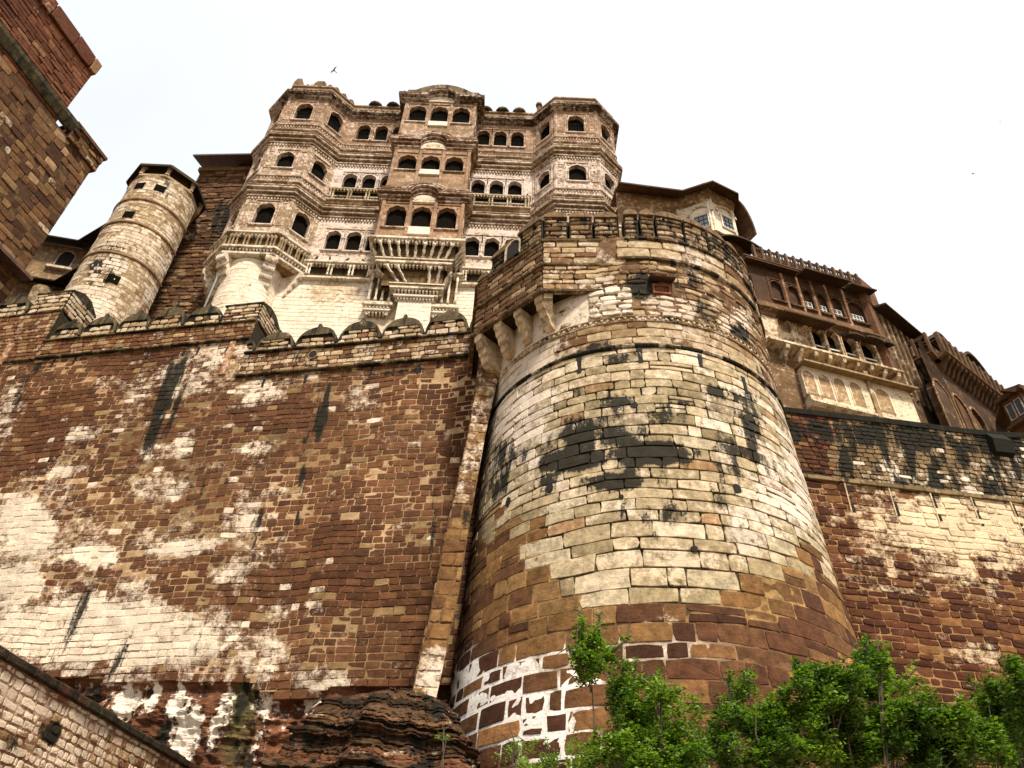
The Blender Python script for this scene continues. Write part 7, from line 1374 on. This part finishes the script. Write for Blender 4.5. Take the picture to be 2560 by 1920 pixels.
tree('bush', 'loose green bush right of the slender sapling', [(1600, 1800, 90, 110), (1640, 1900, 120, 70), (1720, 1900, 90, 70), (1560, 1730, 50, 60), (1680, 1840, 80, 80), (1590, 1900, 140, 60), (1650, 1740, 44, 50), (1530, 1850, 50, 60)], 11.0, 1600, 0.62, 0.068, sprigs=((1585, 1700, 1592, 1645), (1640, 1720, 1650, 1670), (1690, 1780, 1712, 1730), (1560, 1690, 1570, 1655)), group='bushes along the bottom')
tree('bush', 'tallest and broadest bush, at the right foot of the bastion', [(2170, 1700, 70, 70), (2080, 1760, 110, 80), (2250, 1790, 130, 80), (1960, 1830, 120, 80), (2120, 1860, 200, 90), (2340, 1860, 130, 80), (2200, 1660, 40, 44), (1900, 1880, 90, 60), (2040, 1700, 50, 50)], 10.5, 2110, 0.95, 0.068, sprigs=((2165, 1660, 2170, 1600), (2210, 1650, 2222, 1605), (2270, 1720, 2285, 1650), (2050, 1720, 2030, 1680), (1960, 1770, 1955, 1720), (2380, 1790, 2400, 1740), (2120, 1690, 2100, 1640)), group='bushes along the bottom')
tree('bush', 'bush cut off by the right edge of the picture', [(2510, 1760, 60, 70), (2560, 1840, 110, 90), (2470, 1850, 70, 80), (2570, 1720, 60, 60)], 10.0, 2530, 0.8, 0.068, sprigs=((2440, 1730, 2425, 1690), (2500, 1720, 2495, 1690)), group='bushes along the bottom')
tree('bush', 'wispy low bush between the big bushes', [(1800, 1850, 70, 60), (1840, 1780, 60, 60), (1760, 1900, 80, 50), (1850, 1720, 40, 44)], 12.0, 1810, 0.5, 0.068, sprigs=((1800, 1780, 1790, 1730), (1850, 1740, 1860, 1680), (1740, 1850, 1725, 1800)), group='bushes along the bottom')
tree('shrub', 'sparse pale green shrub below the white-mortared stones', [(1290, 1885, 40, 40), (1370, 1890, 60, 34), (1440, 1880, 40, 44), (1330, 1930, 80, 30)], 12.5, 1350, 0.32, 0.05, 'leaf_pale', sprigs=((1290, 1890, 1285, 1850), (1360, 1880, 1366, 1845), (1250, 1910, 1240, 1880), (1440, 1860, 1436, 1820)), cat='shrub')
# tuft growing in the outcrop
tree('weed_tuft', 'tiny green weed growing on the dark layered outcrop', [(1110, 1842, 22, 12)], 20.4, 1105, 0.35, 0.06, 'leaf_pale', cat='weed')

# ================================================================== 11. birds, pipe
M['feather'] = plain('dark_feathers', (0.03, 0.028, 0.03), 0.7)
def bird(px_, py_, Y, span, roll, label):
    c = at(px_, py_, Y); s = span / 2; R3 = np.array([rt, up, -fw]).T                      # built facing the viewer's plane, then turned
    ca, sa = math.cos(roll), math.sin(roll)
    T = lambda x, y, z: c + R3 @ np.array([(x * ca - y * sa), (x * sa + y * ca), z])
    root = empty('flying_bird', tuple(map(float, c)), label, 'bird', 'birds in the sky'); mb = MB()
    mb.tube([T(0, 0.36 * s, 0), T(0, 0.30 * s, 0), T(0, 0.2 * s, 0), T(0, 0.0, 0), T(0, -0.25 * s, 0), T(0, -0.42 * s, 0), T(0, -0.55 * s, 0)], [0.01 * s, 0.06 * s, 0.07 * s, 0.10 * s, 0.08 * s, 0.05 * s, 0.06 * s], 7); mb.build('body', M['feather'], root, True)
    for q in (-1, 1):
        mb = MB(); pts_ = [(0.03, 0.12, -0.13), (0.35, 0.24, -0.02), (0.65, 0.16, 0.02), (1.0, -0.16, -0.12)]; V = []
        for x, a, b_ in pts_: V += [T(q * x * s, a * s, 0.25 * x * s + 0.012 * s), T(q * x * s, b_ * s, 0.25 * x * s), T(q * x * s, (a + b_) / 2 * s, 0.25 * x * s - 0.02 * s)]
        mb.add(V, [(3 * i + j, 3 * i + (j + 1) % 3, 3 * i + 3 + (j + 1) % 3, 3 * i + 3 + j) for i in range(3) for j in range(3)] + [(0, 1, 2), (11, 10, 9)]); mb.build('wing', M['feather'], root)
    mb = MB(); mb.add([T(-0.03 * s, -0.45 * s, 0.01), T(0.03 * s, -0.45 * s, 0.01), T(0.12 * s, -0.75 * s, 0), T(0, -0.66 * s, 0.01), T(-0.12 * s, -0.75 * s, 0), T(0, -0.6 * s, -0.02 * s)], [(0, 1, 2, 3), (0, 3, 4), (0, 5, 1), (1, 5, 2), (4, 5, 0), (2, 5, 3), (3, 5, 4)]); mb.build('tail', M['feather'], root)
bird(835, 176, 55, 1.5, math.radians(48), 'dark bird with curved wings gliding above the palace')
bird(2432, 434, 70, 0.8, math.radians(-10), 'small dark bird in the white sky at the right')
bird(2500, 305, 95, 0.55, math.radians(25), 'faint tiny bird speck, the higher of two at the right')
mb = MB(); PPl = Plane(-40, 40.5, 1, 0); a, b_ = PPl.px(512, 765), PPl.px(543, 650); mb.tube([PPl.P(a[0], a[1] - 2), PPl.P(a[0], a[1]), PPl.P(a[0] + 0.05, b_[1])], 0.08, 6)
o = mb.build('drain_pipe', M['metal'], None, True); tag(o, 'thin grey drain pipe standing left of the palace tower', 'pipe')
